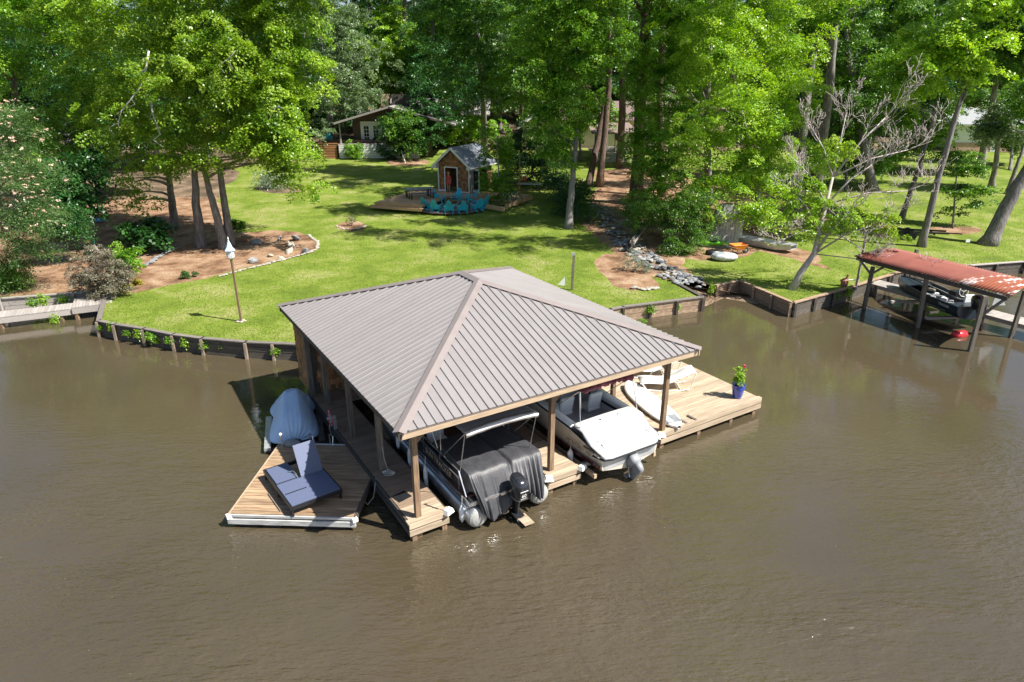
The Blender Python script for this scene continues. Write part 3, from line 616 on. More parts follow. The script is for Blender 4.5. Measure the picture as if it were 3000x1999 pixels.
# --- black cover draped over the stern
def drape():
    rows_ = []; prof = [(2.9, 1.15), (2.6, 1.50), (2.2, 1.44), (1.7, 1.47), (1.2, 1.44), (.60, 1.45), (.50, 1.42), (.38, 1.2), (.25, 1.0), (.13, .8), (.03, .6), (-.03, .40)]
    for j, (y, z) in enumerate(prof):
        r_ = []; n = 121
        for i in range(n):
            s = i / (n - 1) * 2 - 1; x = s * 1.27; drop = 0
            if abs(s) > .92: drop = (abs(s) - .92) / .08
            drop *= 1 if j < 6 else max(0, 1 - (j - 5) * .35)
            zz = z - drop * (.75 if y < 2 else .4); xx = math.copysign(min(abs(x), 1.16 + .06 * drop), x)
            f = 0
            if j > 6: f = (j - 6) * (.016 + .014 * math.sin(i * .07 + 1) + .008 * math.sin(i * .19)) * (1.3 * abs(math.sin(i * .31 + 1.3 * math.sin(i * .13))) ** .6 - .6 + .5 * math.sin(i * .83 + 1) * math.sin(i * .11)); 
            lift = 0
            if j > 7: lift = (j - 7) * (.045 * (math.sin(i * .08 + 2.2) + .35 * math.sin(i * .22)) + (.05 if s > .1 else -.01))
            wob = .03 * abs(math.sin(i * .09 + j * .7)) + .03 * abs(math.sin(i * .17 - j * .9)) - .03 + random.uniform(-.004, .004)
            seam = -.07 * math.exp(-((i - 66) / 2.5) ** 2) if j < 8 else 0
            xx *= 1 - max(0, j - 6) * .035
            r_.append((xx - max(0, j - 6) * .02, y - f * 1.4, zz + (wob + seam if j <= 5 else seam) + lift))
        rows_.append(r_)
    return MB().grid(rows_)
cv_ = dthing('boat_cover', 'charcoal fabric cover draped in folds over the pontoon boat stern', 'boat cover', 3.22, .0, .05)
drape().build('cover_cloth', m_tarp, cv_, smooth=True, solid=.012, sub=1)
for x, y in ((-1.0, .5), (1.0, .55)): MB().tube([(x, y, .8), (x + .05, y - .1, .4)], .02, 6).build('tie_strap', m_black, cv_)
m_floorl = mat('light_cockpit_floor', (.55, .56, .60), .6, bump=.1)
# --- white runabout
rb_ = dthing('runabout_boat', 'white runabout with sunlit stern sunpad and open cockpit in the far slip', 'boat', 7.22, -.12, .06)
ST = [(0.0, 1.12, 1.16, .28, 1.04), (.1, 1.16, 1.18, .28, 1.08), (1.35, 1.22, 1.22, .26, 1.36), (3.0, 1.22, 1.20, .26, 1.42), (4.4, 1.1, 1.05, .32, 1.46), (5.6, .78, .7, .45, 1.5), (6.4, .38, .34, .7, 1.55), (6.8, .05, .04, 1.0, 1.6)]
rows_ = []
for y, bs, bc, kz, sz in ST:
    ch = kz + .22; r_ = [(-bs, y, sz), (-bs * .995, y, sz - .12), (-bc * .93, y, ch + .14), (-bc * .9, y, ch), (-bc * .45, y, (ch + kz) / 2), (0, y, kz)]
    rows_.append(r_ + [(-x, yy, z) for x, yy, z in r_[::-1][1:]])
b = MB().grid([r[::-1] for r in rows_]); b.f.append(tuple(range(11))); b.build('hull', m_hull, rb_)
for s in (-1, 1):
    MB().grid([[(s * (x * .985 + .012), y, z) for x, z in ((bc, kz + .30), (bc, kz + .42))] for y, _, bc, kz, _ in ST]).build('hull_stripe', m_maroon, rb_, solid=.012)
    MB().tube([(s * (bs + .02), y, sz - .02) for y, bs, _, _, sz in ST], .028, 6).build('rub_rail', m_black if s < 0 else m_chrome, rb_)
MB().prism([(-1.0, -.012), (1.0, -.012), (1.0, .01), (-1.0, .01)], .5, .92).build('transom_panel', m_galv, rb_)
MB().tube([(-.95, .74, 1.40), (-.9, .42, 1.22), (-.8, .1, 1.12)], .009, 5).build('moulding_line', m_grey, rb_); MB().tube([(.95, .74, 1.40), (.9, .42, 1.22), (.8, .1, 1.12)], .009, 5).build('moulding_line', m_grey, rb_); MB().tube([(-1.0, .78, 1.42), (1.0, .78, 1.42)], .009, 5).build('moulding_line', m_grey, rb_)
for x in (-.9, .9): MB().tube([(x, .12, 1.1), (x, .14, 1.15), (x, .3, 1.18), (x, .32, 1.12)], .014, 6).build('cleat', m_chrome, rb_)
# gunwales and deck with cockpit opening
gw = MB()
for s in (-1, 1):
    gw.grid([[(s * bs, y, sz), (s * (bs - .08), y, sz + .05), (s * max(bs - .26, 0), y, sz + .04), (s * max(bs - .27, 0), y, sz - .05)] for y, bs, _, _, sz in ST[2:5]])
gw.build('gunwale', m_gel, rb_, smooth=True, solid=.01)
MB().grid([[(x, y, sz + .05 + .1 * (1 - (x / max(bs, .05)) ** 2) * .6) for x in np.linspace(-bs, bs, 9)] for y, bs, _, _, sz in ST[4:]]).build('bow_deck', m_gel, rb_, smooth=True, solid=.02)
sp = MB(); pr_ = [(1.40, 1.1), (1.38, 1.42), (1.28, 1.5), (.85, 1.48), (.76, 1.38), (.42, 1.17), (.05, 1.08), (-.08, 1.06), (-.14, 1.02)]
sp.grid([[(s * (1.19 - (.10 * max(0, (.3 - y) / .45) ** 1.6 if y < .3 else 0)) * (1 if abs(s) < .99 else 1), y, z + .03 * (1 - s * s) - (.06 if abs(s) > .93 else 0)) for s in np.linspace(-1, 1, 21)] for y, z in pr_])
sp.build('sunpad_and_platform', m_gel, rb_, smooth=True, solid=.03)
MB().prism([(-1.17, .25), (1.17, .25), (1.08, -.08), (.85, -.16), (-.85, -.16), (-1.08, -.08)], .9, 1.03).build('swim_platform', m_gel, rb_, bevel=.02)
MB().tube([(-1.2, .3, .92), (-1.1, -.10, .92), (-.86, -.18, .92), (.86, -.18, .92), (1.1, -.10, .92), (1.2, .3, .92)], .03, 6).build('platform_rub_rail', m_black, rb_)
for x in (-.95, -.35, .35): MB().box((x, 1.05 if x != -.95 else .6, 1.53 if x != -.95 else 1.25), (.07, .07, .012)).build('deck_fitting', m_black, rb_)
for x in (-.28, .08):
    for (dx, dy, a) in ((0, 0, 40), (.05, .03, -40)): MB().box((x + dx, .05 + dy, 1.105), (.12, .018, .01), rz=R(a)).build('step_mark', m_black, rb_)
MB().tube([(.75, .25, 1.1), (.95, .6, 1.18), (1.0, 1.2, 1.32)], .012, 6).build('seam_line', m_grey, rb_)
MB().box((0, 2.9, .66), (2.1, 3.2, .30)).build('cockpit_floor', m_floorl, rb_)
for s in (-1, 1):
    MB().box((s * 1.02, 2.9, 1.05), (.05, 3.1, .66)).build('cockpit_side', m_vinyl, rb_); MB().box((s * .99, 2.9, 1.17), (.03, 2.6, .09)).build('trim_band', m_black, rb_)
MB().box((0, 1.44, 1.0), (2.0, .06, .74)).build('cockpit_bulkhead', m_vinyl, rb_)
for x, y in ((-.5, 3.5), (.5, 3.3)):
    MB().box((x, y - .7, 1.1), (.52, .5, .14)).build('seat', m_vinyl, rb_, bevel=.05); MB().tube([(x, y - .7, .7), (x, y - .7, 1.04)], .05, 8).build('seat_pedestal', m_chrome, rb_)
    MB().box((x, y - .92, 1.42), (.52, .13, .6), rot=Matrix.Rotation(R(12), 3, 'X')).build('backrest', m_vinyl, rb_, bevel=.06)
MB().tube([(-.95, 1.9, 1.1), (-.88, 2.5, 1.15), (-.8, 2.75, 1.42), (-.82, 3.0, 1.45)], [.06, .08, .1, .06], 8).build('side_bolster', m_vinyl, rb_, smooth=True)
MB().box((.55, 4.0, 1.15), (.8, .35, .6)).build('helm_console', m_vinyl, rb_, bevel=.05)
wsr = [[(x, 4.15 + .45 * (1 - (x / 1.05) ** 2), 1.30) for x in np.linspace(-1.05, 1.05, 9)], [(x * .93, 4.0 + .4 * (1 - (x / 1.05) ** 2), 1.75) for x in np.linspace(-1.05, 1.05, 9)]]
MB().grid(wsr).build('windscreen', m_glass, rb_, solid=.012, smooth=True)
# folded maroon canopy and its struts
fr = []
for k in range(30):
    x = -1.05 + 2.1 * k / 29; fr.append((x + .15, 1.38 + .03 * math.sin(k * 2.1), 2.50 + .03 * math.sin(k * 1.3) + .08 * (1 - (x / 1.05) ** 2)))
MB().tube(fr, [.05] + [.12 + .03 * math.sin(k * 1.7) + .015 * math.sin(k * 4.1) for k in range(28)] + [.05], 9).build('folded_canopy', m_maroonc, rb_, smooth=True)
for x in (-1.05, 1.05):
    for y0 in (1.55, 2.6): MB().tube([(x * 1.08, y0 if y0 > 2 else 1.0, 1.4), (x + .1, 1.38, 2.5)], .013, 6).build('canopy_strut', m_chrome, rb_)
MB().tube([(-.62, 1.64, 1.3), (-.9, 1.38, 2.48)], .013, 6).build('canopy_strut', m_chrome, rb_)
for s in (1,): MB().tube([(s * 1.13, .95, 1.24), (s * 1.16, 1.0, 1.36), (s * 1.18, 2.9, 1.42), (s * 1.16, 3.0, 1.3)], .012, 6).build('side_rail', m_chrome, rb_)
MB().box((-1.235, .45, 1.06), (.03, .5, .05)).build('vent_strip', m_black, rb_); MB().bar((-1.19, .02, .98), (-1.22, .55, 1.02), .02, .03).build('grab_rail', m_vinyl, rb_)
text('MONTEREY 180', .17, m_postold, rb_, (-1.24, .95, .92), (R(83), 0, R(-89)))
# stern drive
sdv = bpy.data.objects.new('stern_drive', None); C.objects.link(sdv); sdv.parent = rb_; sdv.location = (.05, -.08, .62); sdv.rotation_euler = (R(32), 0, 0)
loft([(-.25, 0, -.05, .17, .16), (.1, 0, -.05, .19, .18), (.18, 0, -.02, .12, .12)], 14).build('drive_gimbal', m_grey, sdv, smooth=True)
loft([(-.95, 0, -.34, .05, .2), (-.55, 0, -.32, .06, .15), (-.3, 0, -.3, .09, .17), (.05, 0, -.3, .12, .2), (.13, 0, -.26, .08, .14)], 14).build('drive_leg', m_grey, sdv, smooth=True)
MB().box((0, -.42, -.62), (.34, .5, .02)).build('ventilation_plate', m_grey, sdv)
MB().tube([(0, -.62, -.82), (0, -.1, -.82)], [.05, .075], 10).build('gearcase', m_grey, sdv)
for a in (0, 90, 180, 270):
    q = MB().box((.1, -.62, 0), (.15, .02, .1), rot=Matrix.Rotation(.6, 3, 'X')).build('propeller_blade', m_alu, sdv); q.rotation_euler = (0, R(a), 0); q.location = (0, 0, -.82)
for x in (-.14, .14): MB().tube([(x, .0, -.1), (x, -.35, -.45)], .022, 6).build('trim_ram', m_chrome, sdv)
# lift bunks below the runabout
lf = dthing('boat_lift', 'wooden bunk lift cradling the white runabout', 'boat lift', 7.2, 0)
for x in (-1.18, 1.18): MB().bar((x, .0, .36), (x, 6.0, .36), .09, .14).build('bunk_beam', m_fascia, lf)
for y in (.9, 4.6): MB().bar((-1.6, y, .22), (1.6, y, .22), .1, .14).build('cross_beam', m_galv, lf)
# --- fenders
def fender(label, u, v, z, l=.5, r_=.09, group='hanging boat fenders'):
    t = dthing('boat_fender', label, 'fender', u, v, z, group=group)
    MB().lathe([(.02, -l / 2 - .06), (.04, -l / 2), (r_ * .9, -l / 2 + .05), (r_, -l / 2 + .12), (r_, l / 2 - .12), (r_ * .9, l / 2 - .05), (.04, l / 2), (.02, l / 2 + .06)], 14).build('fender_body', m_vinyl, t, smooth=True)
    MB().tube([(0, 0, l / 2), (.02, 0, l / 2 + .35)], .01, 5).build('fender_rope', m_rope, t)
fender('white fender hanging on the cream side of the runabout', 5.86, 1.05, .52)
fender('pale fender hanging at the rear corner of the left pontoon tube', 1.78, .42, .42, .42, .08)
fender('tall narrow pale bumper hanging beside the inner edge of the near finger', 1.6, 2.3, .55, .75, .06)
fender('second pale bumper hanging farther in along the near finger', 1.55, 3.3, .75, .5, .06)
fender('short pale bumper hanging under the roof edge farthest into the slip', 1.6, 4.3, .85, .5, .06)
# --- paddle board on the deck
sb = dthing('paddle_board', 'long white paddle board lying on the sun deck beside the runabout', 'paddle board', 10.22, 2.15, HD + .06, R(-12.5))
n = 24; top = []
for k in range(n + 1):
    y = -1.75 + 3.5 * k / n; s = abs(y) / 1.75; wd = .50 * max(0.02, (1 - s ** 2.6)) ** .55; top.append((y, wd, .03 + (.1 * max(0, (y - .9) / .85) ** 2)))
MB().grid([[(-w_, y, z), (-w_ * .9, y, z + .05), (0, y, z + .06), (w_ * .9, y, z + .05), (w_, y, z), (w_ * .8, y, z - .05), (0, y, z - .06), (-w_ * .8, y, z - .05)] for y, w_, z in top], closed=True).build('board_shell', m_gel, sb, smooth=True)
MB().prism([(-.26, -1.5), (.26, -1.5), (.3, -1.0), (-.3, -1.0)], .088, .1).build('grip_pad', m_grey, sb); MB().prism([(-.2, -1.45), (-.02, -1.45), (-.02, -1.05), (-.24, -1.05)], .1, .106).build('pad_stripe', m_bluec, sb)
# --- sling loungers
def lounger(label, u, v, rz):
    t = dthing('deck_lounger', label, 'lounger', u, v, HD, rz, group='white sling loungers on the sun deck')
    pr = [(-1.0, .30), (-.7, .33), (-.3, .30), (0, .30), (.3, .42), (.6, .60), (.9, .74), (1.0, .74)]
    MB().grid([[(x, y, z) for y in (-.31, 0, .31)] for x, z in pr]).build('sling', m_sling, t, smooth=True, solid=.012)
    for s in (-1, 1):
        MB().tube([(x, s * .33, z) for x, z in pr], .018, 6).build('side_rail', m_slingpole, t)
        MB().tube([(-.95, s * .33, .31), (-.75, s * .34, .06), (-.3, s * .34, .02), (.5, s * .34, .02), (.85, s * .34, .1), (1.0, s * .33, .72)], .018, 6).build('curved_leg', m_slingpole, t)
        MB().tube([(-.2, s * .35, .03), (0, s * .35, .42), (.35, s * .35, .52), (.55, s * .34, .55)], .016, 6).build('armrest', m_slingpole, t)
    for x in (-.75, .5): MB().tube([(x, -.34, .03), (x, .34, .03)], .015, 6).build('cross_bar', m_slingpole, t)
    return t
l1 = lounger('nearer white sling lounger on the sun deck behind the corner post', 11.75, 3.05, R(-32))
l2 = lounger('farther white sling lounger partly under the roof edge', 12.1, 4.15, R(-32))
# --- blue planter
pl = dthing('planter', 'cobalt blue ribbed pot with a flowering plant on the deck corner', 'planter', 13.35, 1.05, HD)
pp = [(.13, 0), (.15, .02), (.19, .2), (.225, .38), (.235, .44), (.22, .46), (.235, .50), (.24, .53), (.215, .53), (.20, .47)]
q = []
for i in range(len(pp) - 1):
    q.append(pp[i])
    if 1 <= i <= 2:
        for k in range(1, 6): f = k / 6; q.append((pp[i][0] + (pp[i + 1][0] - pp[i][0]) * f + (.006 if k % 2 else -.004), pp[i][1] + (pp[i + 1][1] - pp[i][1]) * f))
q.append(pp[-1]); MB().lathe(q, 28).build('pot', m_bluepot, pl, smooth=True)
MB().lathe([(.2, .46), (.1, .48), (.01, .49)], 16).build('soil', m_soil, pl)
# --- floating swim platform (parallel to the picture plane)
fl = thing('swim_float', 'floating square swim platform with worn boards and white front rim', 'floating platform', (-7.6, 14.95, 0), R(-2.5))
FW, FD = 3.36, 3.72; k = 0; y = .07
fin = lambda yy: FW if yy < 2.0 else FW - (yy - 2.0) * .56
while y < FD - .03:
    wd = fin(y); MB().box((wd / 2 + random.uniform(-.008, .008), y, .385 + random.uniform(-.004, .004)), (wd, .128, .035)).build('deck_board', m_float, fl); y += .141
MB().bar((-.06, -.03, .36), (FW + .06, -.03, .36), .05, .07).build('rim_board', m_rim, fl); MB().bar((-.06, -.05, .2), (FW + .06, -.05, .2), .07, .15).build('rim_board', m_rim, fl)
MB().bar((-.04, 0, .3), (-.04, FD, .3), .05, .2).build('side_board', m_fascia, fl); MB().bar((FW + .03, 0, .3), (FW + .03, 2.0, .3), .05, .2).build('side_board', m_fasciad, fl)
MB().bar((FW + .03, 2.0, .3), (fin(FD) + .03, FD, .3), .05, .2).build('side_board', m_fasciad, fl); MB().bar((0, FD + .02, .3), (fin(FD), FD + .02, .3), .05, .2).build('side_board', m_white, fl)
for x in (.45, 1.1, 2.2, 2.85):
    for yy in (.35, 1.6, 2.9):
        if x < fin(yy) - .3: MB().box((x, yy, .02), (.55, .75, .3)).build('float_drum', m_black, fl, bevel=.04)
for x, yy in ((-.03, -.02), (FW + .03, -.02)): MB().box((x, yy, .33), (.16, .16, .12), rz=.7).build('corner_bumper', m_white, fl, bevel=.02)
MB().tube([(.12, FD - .2, .35), (.12, FD - .2, .8)], .03, 8).build('corner_pipe', m_galv, fl); MB().lathe([(.045, .8), (.05, .86), (.01, .9)], 10, (.12, FD - .2, 0)).build('pipe_cap', m_white, fl)
q = MB().lathe([(.2, 0), (.2, .1), (.16, .17), (.02, .2)], 14, (.42, FD - .12, .4), 1.4, .8).build('rope_pad', m_grey, fl, smooth=True)
ld = thing('boarding_ladder', 'tubular boarding handrails at the back edge of the swim float', 'ladder', (-7.6, 14.95, 0), R(-2.5))
for x in (.95, 1.6): MB().tube([(x, FD + .06, -.1), (x, FD + .03, .75), (x + .05, FD - .05, .8), (x + .12, FD + .02, .7), (x + .13, FD - .1, .42)], .02, 7).build('handrail', m_chrome, ld)
for z in (-.05, .2): MB().tube([(.95, FD + .06, z), (1.6, FD + .06, z)], .018, 7).build('rung', m_chrome, ld)
# --- double wicker chaise
CH = Vector((-5.86, 14.78, .40)); hd_ = Vector((-.60, .80, 0)).normalized()
chz = thing('double_chaise', 'navy wicker double sun lounger with one backrest raised, on the swim float', 'sun lounger', CH, math.atan2(hd_.y, hd_.x))
# local x: toward head (2.25 long), y: negative = toward right side
LW, LL = 1.42, 2.3
for yy in (-.02, -LW + .02): MB().box((LL / 2, yy, .26), (LL, .07, .12)).build('frame_rail', m_black, chz)
for xx in (.03, LL - .03): MB().box((xx, -LW / 2, .26), (.06, LW - .1, .12)).build('frame_rail', m_black, chz)
for xx in (.05, 1.15, LL - .05):
    for yy in (-.03, -LW + .03): MB().box((xx, yy, .1), (.06, .06, .2)).build('leg', m_black, chz)
MB().box((.62, -LW / 2, .325), (1.2, LW - .06, .035)).build('wicker_seat', m_navy, chz); MB().box((1.72, -.36, .33), (.98, .62, .035)).build('wicker_back', m_navy, chz)
bk = MB().box((.46, 0, 0), (.92, .64, .035)).build('wicker_back', m_navy, chz); bk.location = (1.24, -1.05, .34); bk.rotation_euler = (0, R(-62), 0)
MB().box((1.25, -.36, .36), (.02, .6, .01)).build('panel_seam', m_black, chz); MB().box((.62, -.36, .36), (.02, .6, .01)).build('panel_seam', m_black, chz)
MB().tube([(1.7, -.5, .36), (1.55, -.62, .42), (1.35, -.64, .42), (1.2, -.62, .37)], .012, 6).build('back_support', m_chrome, chz)
MB().box((.95, .17, .03), (1.0, .03, .02)).build('fallen_slat', m_postold, chz)
# --- covered jet ski
js = thing('jet_ski', 'personal watercraft under a light blue fitted cover', 'jet ski', (-7.62, 20.6, .14), math.atan2(-3.0, .95))
def rows_js():
    out = []; P = [(-1.6, .10, .62, .35), (-1.5, .48, .74, .3), (-1.1, .74, .86, .25), (-.7, .80, .98, .22), (-.42, .74, 1.08, .2), (-.26, .66, 1.34, .2), (-.12, .70, 1.36, .16), (.2, .76, 1.16, .12), (.6, .82, 1.06, .08), (.95, .84, .98, .06), (1.25, .82, .84, .06), (1.45, .72, .6, .06), (1.56, .5, .36, .1), (1.58, .2, .2, .12)]
    for x, w_, zt, zb in P:
        r_ = []
        for i in range(33):
            s = i / 16 - 1; a = abs(s); z = zt - (zt - zb) * max(0, (a - .3) / .7) ** 1.25; fold = .035 * math.sin(i * 1.9 + x * 1.2) * a ** 2
            z *= .84; r_.append((x + .03 * math.sin(i * 2.1) * (x > .8), s * w_ * (1 + .0 * a) + fold, z + .02 * math.sin(x * 7 + i * .8)))
        out.append(r_)
    return out
MB().grid(rows_js()).build('cover', m_bluec, js, smooth=True, solid=.012, sub=1)
MB().prism([(-1.4, -.1), (-1.2, -.4), (-.6, -.52), (1.3, -.5), (1.42, -.3), (1.42, .3), (1.3, .5), (-.6, .52), (-1.2, .4), (-1.4, .1)], -.1, .2).build('hull', m_black, js, bevel=.04)
jl = thing('jet_ski_lift', 'dark low cradle frame under the covered jet ski', 'boat lift', (-7.62, 20.6, 0), math.atan2(-3.0, .95))
for yy in (-.85, .85): MB().box((.6, yy, .16), (2.3, .2, .1)).build('side_beam', m_galv if yy < 0 else m_fasciad, jl)
for xx in (-.4, 1.7): MB().box((xx, 0, .08), (.09, 1.9, .1)).build('cross_beam', m_fasciad, jl)
# --- hoist hand wheel
hw = thing('hand_wheel', 'red spoked hoist wheel on the outer edge of the near dock finger', 'hand wheel', G(967, 1226, 1.0), TH)
pts = [(0, .27 * math.cos(a), .27 * math.sin(a)) for a in np.linspace(0, 2 * math.pi, 25)]; MB().tube(pts, .016, 6, cap=False).build('rim', m_red, hw)
for a in range(0, 360, 60): MB().tube([(0, 0, 0), (0, .27 * math.cos(R(a)), .27 * math.sin(R(a)))], .01, 5).build('spoke', m_galv, hw)
MB().tube([(-.1, 0, 0), (.12, 0, 0)], .05, 10).build('hub', m_galv, hw); MB().box((.14, 0, -.2), (.08, .12, .5)).build('winch_bracket', m_galv, hw)
hs_ = dthing('hanging_hose', 'pale hose looped below the red wheel', 'hose', .3, 7.0, .6)
MB().tube([(0, 0, .1), (-.05, .02, -.25), (-.02, .0, -.5), (.05, .02, -.3), (.04, 0, .05)], .02, 6).build('hose', m_rope, hs_)
mt = dthing('dock_mat', 'dark slate coloured square mat on the near dock finger', 'mat', .62, 1.75, HD + .012, R(12)); MB().box((0, 0, 0), (.42, .36, .02)).build('mat_sheet', m_black, mt)
def rope(label, pts, r_=.012, m=m_rope):
    t = thing('mooring_rope', label, 'rope', pts[0]); o = Vector(pts[0]); MB().tube([Vector(p) - o for p in pts], r_, 6).build('rope_strand', m, t)
rope('sagging rope between the swim float and the near dock finger', [(-4.35, 16.2, .4), (-4.25, 15.95, .15), (-4.1, 15.85, .05), (-3.95, 16.0, .2), D(.36, 3.0, .6)])
cl = dthing('coiled_rope', 'pale tangled dock line heaped at the foot of the second post', 'rope', .72, 2.95, HD + .03)
pts = [(.13 * math.cos(a * 1.1) + .03 * math.sin(a * 3), .11 * math.sin(a) + .03 * math.cos(a * 2), .02 + a * .004) for a in np.linspace(0, 24, 70)]; MB().tube(pts, .012, 5).build('rope_strand', m_rope, cl)
MB().tube([(-.05, .2, .9), (-.07, .05, .5), (0, 0, .1)], .012, 5).build('rope_tail', m_rope, cl)
hk = dthing('dock_hook', 'small dark boat hook lying at the end of the near finger', 'boat hook', 1.05, 1.0, HD + .02, R(-60)); MB().tube([(-.05, .05, 0), (-.12, 0, 0), (0, 0, 0), (.5, 0, 0)], .01, 5).build('pole', m_black, hk)
# --- lamp post
lp = thing('lamp_post', 'tall brown post lamp with a pale pointed lantern standing on the lawn', 'lamp post', (*gxy(706, 940, .75), .7))
MB().bar((0, 0, 0), (0, 0, 3.05), .085, .085).build('post', m_post, lp)
MB().lathe([(.10, 0), (.14, .04), (.17, .38), (.17, .4)], 6, (0, 0, 3.02)).build('lantern_body', m_white, lp)
MB().lathe([(.25, 0), (.24, .02), (.14, .14), (.06, .36), (.03, .42)], 6, (0, 0, 3.42)).build('lantern_roof', m_bluec, lp)
MB().lathe([(.025, 0), (.035, .03), (.012, .06), (.035, .1), (.006, .2)], 8, (0, 0, 3.84)).build('finial', m_white, lp)
for k in range(6): MB().box((.155 * math.cos(R(60 * k + 30)), .155 * math.sin(R(60 * k + 30)), 3.24), (.012, .12, .26), rz=R(60 * k + 30)).build('lantern_pane', m_vinyl, lp)
def rockmesh(name, m, seed, flat=.7):
    rg = np.random.default_rng(seed); b = MB(); n = 8; rows_ = []
    for i, (r_, z) in enumerate(((.55, -.5), (.95, -.15), (.9, .25), (.5, .55))):
        rows_.append([((r_ + rg.uniform(-.18, .18)) * math.cos(2 * math.pi * k / n + i * .3), (r_ + rg.uniform(-.18, .18)) * math.sin(2 * math.pi * k / n + i * .3), (z + rg.uniform(-.12, .12)) * flat) for k in range(n)])
    b.grid(rows_, closed=True); b.f.append(tuple(range(n))[::-1]); b.f.append(tuple(range(3 * n, 4 * n))); return b.mesh(name, m)
RK = [rockmesh('stone', m_stone, i) for i in range(5)]; RW = [rockmesh('stone', m_stonew, 20 + i) for i in range(4)]
for k in range(5): inst('base_stone', RW[k % 4], lp, (.16 * math.cos(k * 1.3), .14 * math.sin(k * 1.3), .04), (0, 0, k), (.1, .09, .07))
# ================================================================== TREES AND PLANTS
def norm(a): return a / np.maximum(np.linalg.norm(a, axis=-1, keepdims=True), 1e-9)
def leaves(blobs, ncl, per, leaf, seed, crad=(.5, 1.1), droop=.3, flat=.95, shell=.45, asp=.62, sub=6):
    """leaf quads in flattened sprays spread through the blobs (cx,cy,cz,rx,ry,rz)"""
    g = np.random.default_rng(seed); B = np.array(blobs, float)
    if sub and ncl > 80:
        S = []
        for b in B:
            if b[3:].max() < .6: S.append(b); continue
            S.append(np.r_[b[:3], b[3:] * .62])
            for k in range(sub):
                d = norm(g.normal(size=3) + np.array([0, 0, .15])); q = g.uniform(.38, .62); S.append(np.r_[b[:3] + d * b[3:] * g.uniform(.55, .85), b[3:] * q])
        B = np.array(S)
    wv = (B[:, 3] * B[:, 4] * B[:, 5]) ** .72; bi = g.choice(len(B), ncl, p=wv / wv.sum())
    d = norm(g.normal(size=(ncl, 3))); ph = g.uniform(0, 6.28, (len(B), 4))
    th = np.arctan2(d[:, 1], d[:, 0]); lob = 1 + .16 * np.sin(3 * th + ph[bi, 0] + 2 * d[:, 2]) + .12 * np.sin(5 * th + ph[bi, 1]) * np.cos(4 * d[:, 2] + ph[bi, 2])
    r = (shell + (1 - shell) * g.random(ncl) ** .6) * lob
    c = B[bi, :3] + d * B[bi, 3:6] * r[:, None]
    cr = g.uniform(*crad, ncl)
    nrm = norm(.45 * d + np.array([0, 0, flat]) + .28 * g.normal(size=(ncl, 3)))
    t1 = norm(np.cross(nrm, g.normal(size=(ncl, 3)))); t2 = np.cross(nrm, t1)
    k = np.repeat(np.arange(ncl), per); n = len(k)
    a = g.uniform(0, 6.283, n); rr = np.sqrt(g.random(n)) * cr[k]
    el = .45 + .55 * g.random(ncl)
    P = c[k] + t1[k] * (np.cos(a) * rr)[:, None] + t2[k] * (np.sin(a) * rr * el[k])[:, None] + nrm[k] * (g.normal(0, .10, n) * cr[k])[:, None]
    P[:, 2] -= droop * rr ** 2 / np.maximum(cr[k], .1)
    ln = norm(nrm[k] + .55 * g.normal(size=(n, 3))); ld = norm(np.cross(ln, g.normal(size=(n, 3)))); lw = np.cross(ln, ld)
    s = leaf * g.uniform(.65, 1.3, n)[:, None]
    V = np.stack([P - ld * s * .5, P + lw * s * asp * .5, P + ld * s * .5 - ln * s * .12, P - lw * s * asp * .5], 1)
    return V, c
def crown(V, m, parent, name='crown', tri=False):
    k = 4
    if tri: V = V[:, :3].copy(); V[:, 1] += (V[:, 1] - (V[:, 0] + V[:, 2]) / 2) * .7; k = 3
    o = bpy.data.objects.new(name, tris_mesh(name, V, m, k)); C.objects.link(o); o.parent = parent; return o
def trunk_mesh(path, r0, r1, limbs=(), n=10, flare=1.5, seed=0):
    rg = random.Random(seed); b = MB(); pts = [Vector(p) for p in path]; sm = []
    for i in range(len(pts) - 1):
        for k in range(3): sm.append(pts[i].lerp(pts[i + 1], k / 3) + Vector((rg.uniform(-1, 1), rg.uniform(-1, 1), 0)) * r0 * .1)
    sm.append(pts[-1]); L = len(sm) - 1
    rad = [r0 + (r1 - r0) * i / L for i in range(L + 1)]; rad[0] *= flare; rad[1] *= 1 + (flare - 1) * .25
    b.tube(sm, rad, n)
    for (s, end, r_) in limbs:
        i = min(L, int(s * L)); p = sm[i]; e_ = Vector(end); d = e_ - p; mid = p + d * .5 + Vector((rg.uniform(-.12, .12), rg.uniform(-.12, .12), rg.uniform(-.05, .12))) * d.length
        q = p + d * .25 + Vector((0, 0, .05 * d.length)); b.tube([p, q, mid, e_], [r_, r_ * .8, r_ * .55, r_ * .2], 6)
    return b
lf_bright = leafmat('bright_maple_leaf', (.07, .18, .012), (.22, .38, .026), (.45, .60, .08), .40)
lf_gum = leafmat('sweetgum_leaf', (.05, .16, .012), (.17, .36, .028), (.38, .56, .08), .42)
lf_mid = leafmat('mid_green_leaf', (.03, .10, .012), (.09, .22, .024), (.22, .38, .05), .38)
lf_dark = leafmat('dark_green_leaf', (.012, .05, .014), (.028, .105, .022), (.08, .21, .04), .25, .35)
lf_grey = leafmat('grey_green_oak_leaf', (.06, .12, .045), (.14, .22, .085), (.27, .36, .16), .3)
lf_fern = leafmat('mimosa_leaf', (.05, .12, .03), (.10, .20, .055), (.17, .29, .08), .4)
lf_yel = leafmat('lime_leaf', (.11, .26, .015), (.29, .48, .038), (.50, .66, .11), .42)
lf_bron = leafmat('bronze_shrub_leaf', (.12, .09, .07), (.21, .19, .13), (.30, .29, .19), .2)
lf_gold = leafmat('golden_shrub_leaf', (.26, .24, .03), (.45, .42, .06), (.6, .55, .12), .3)
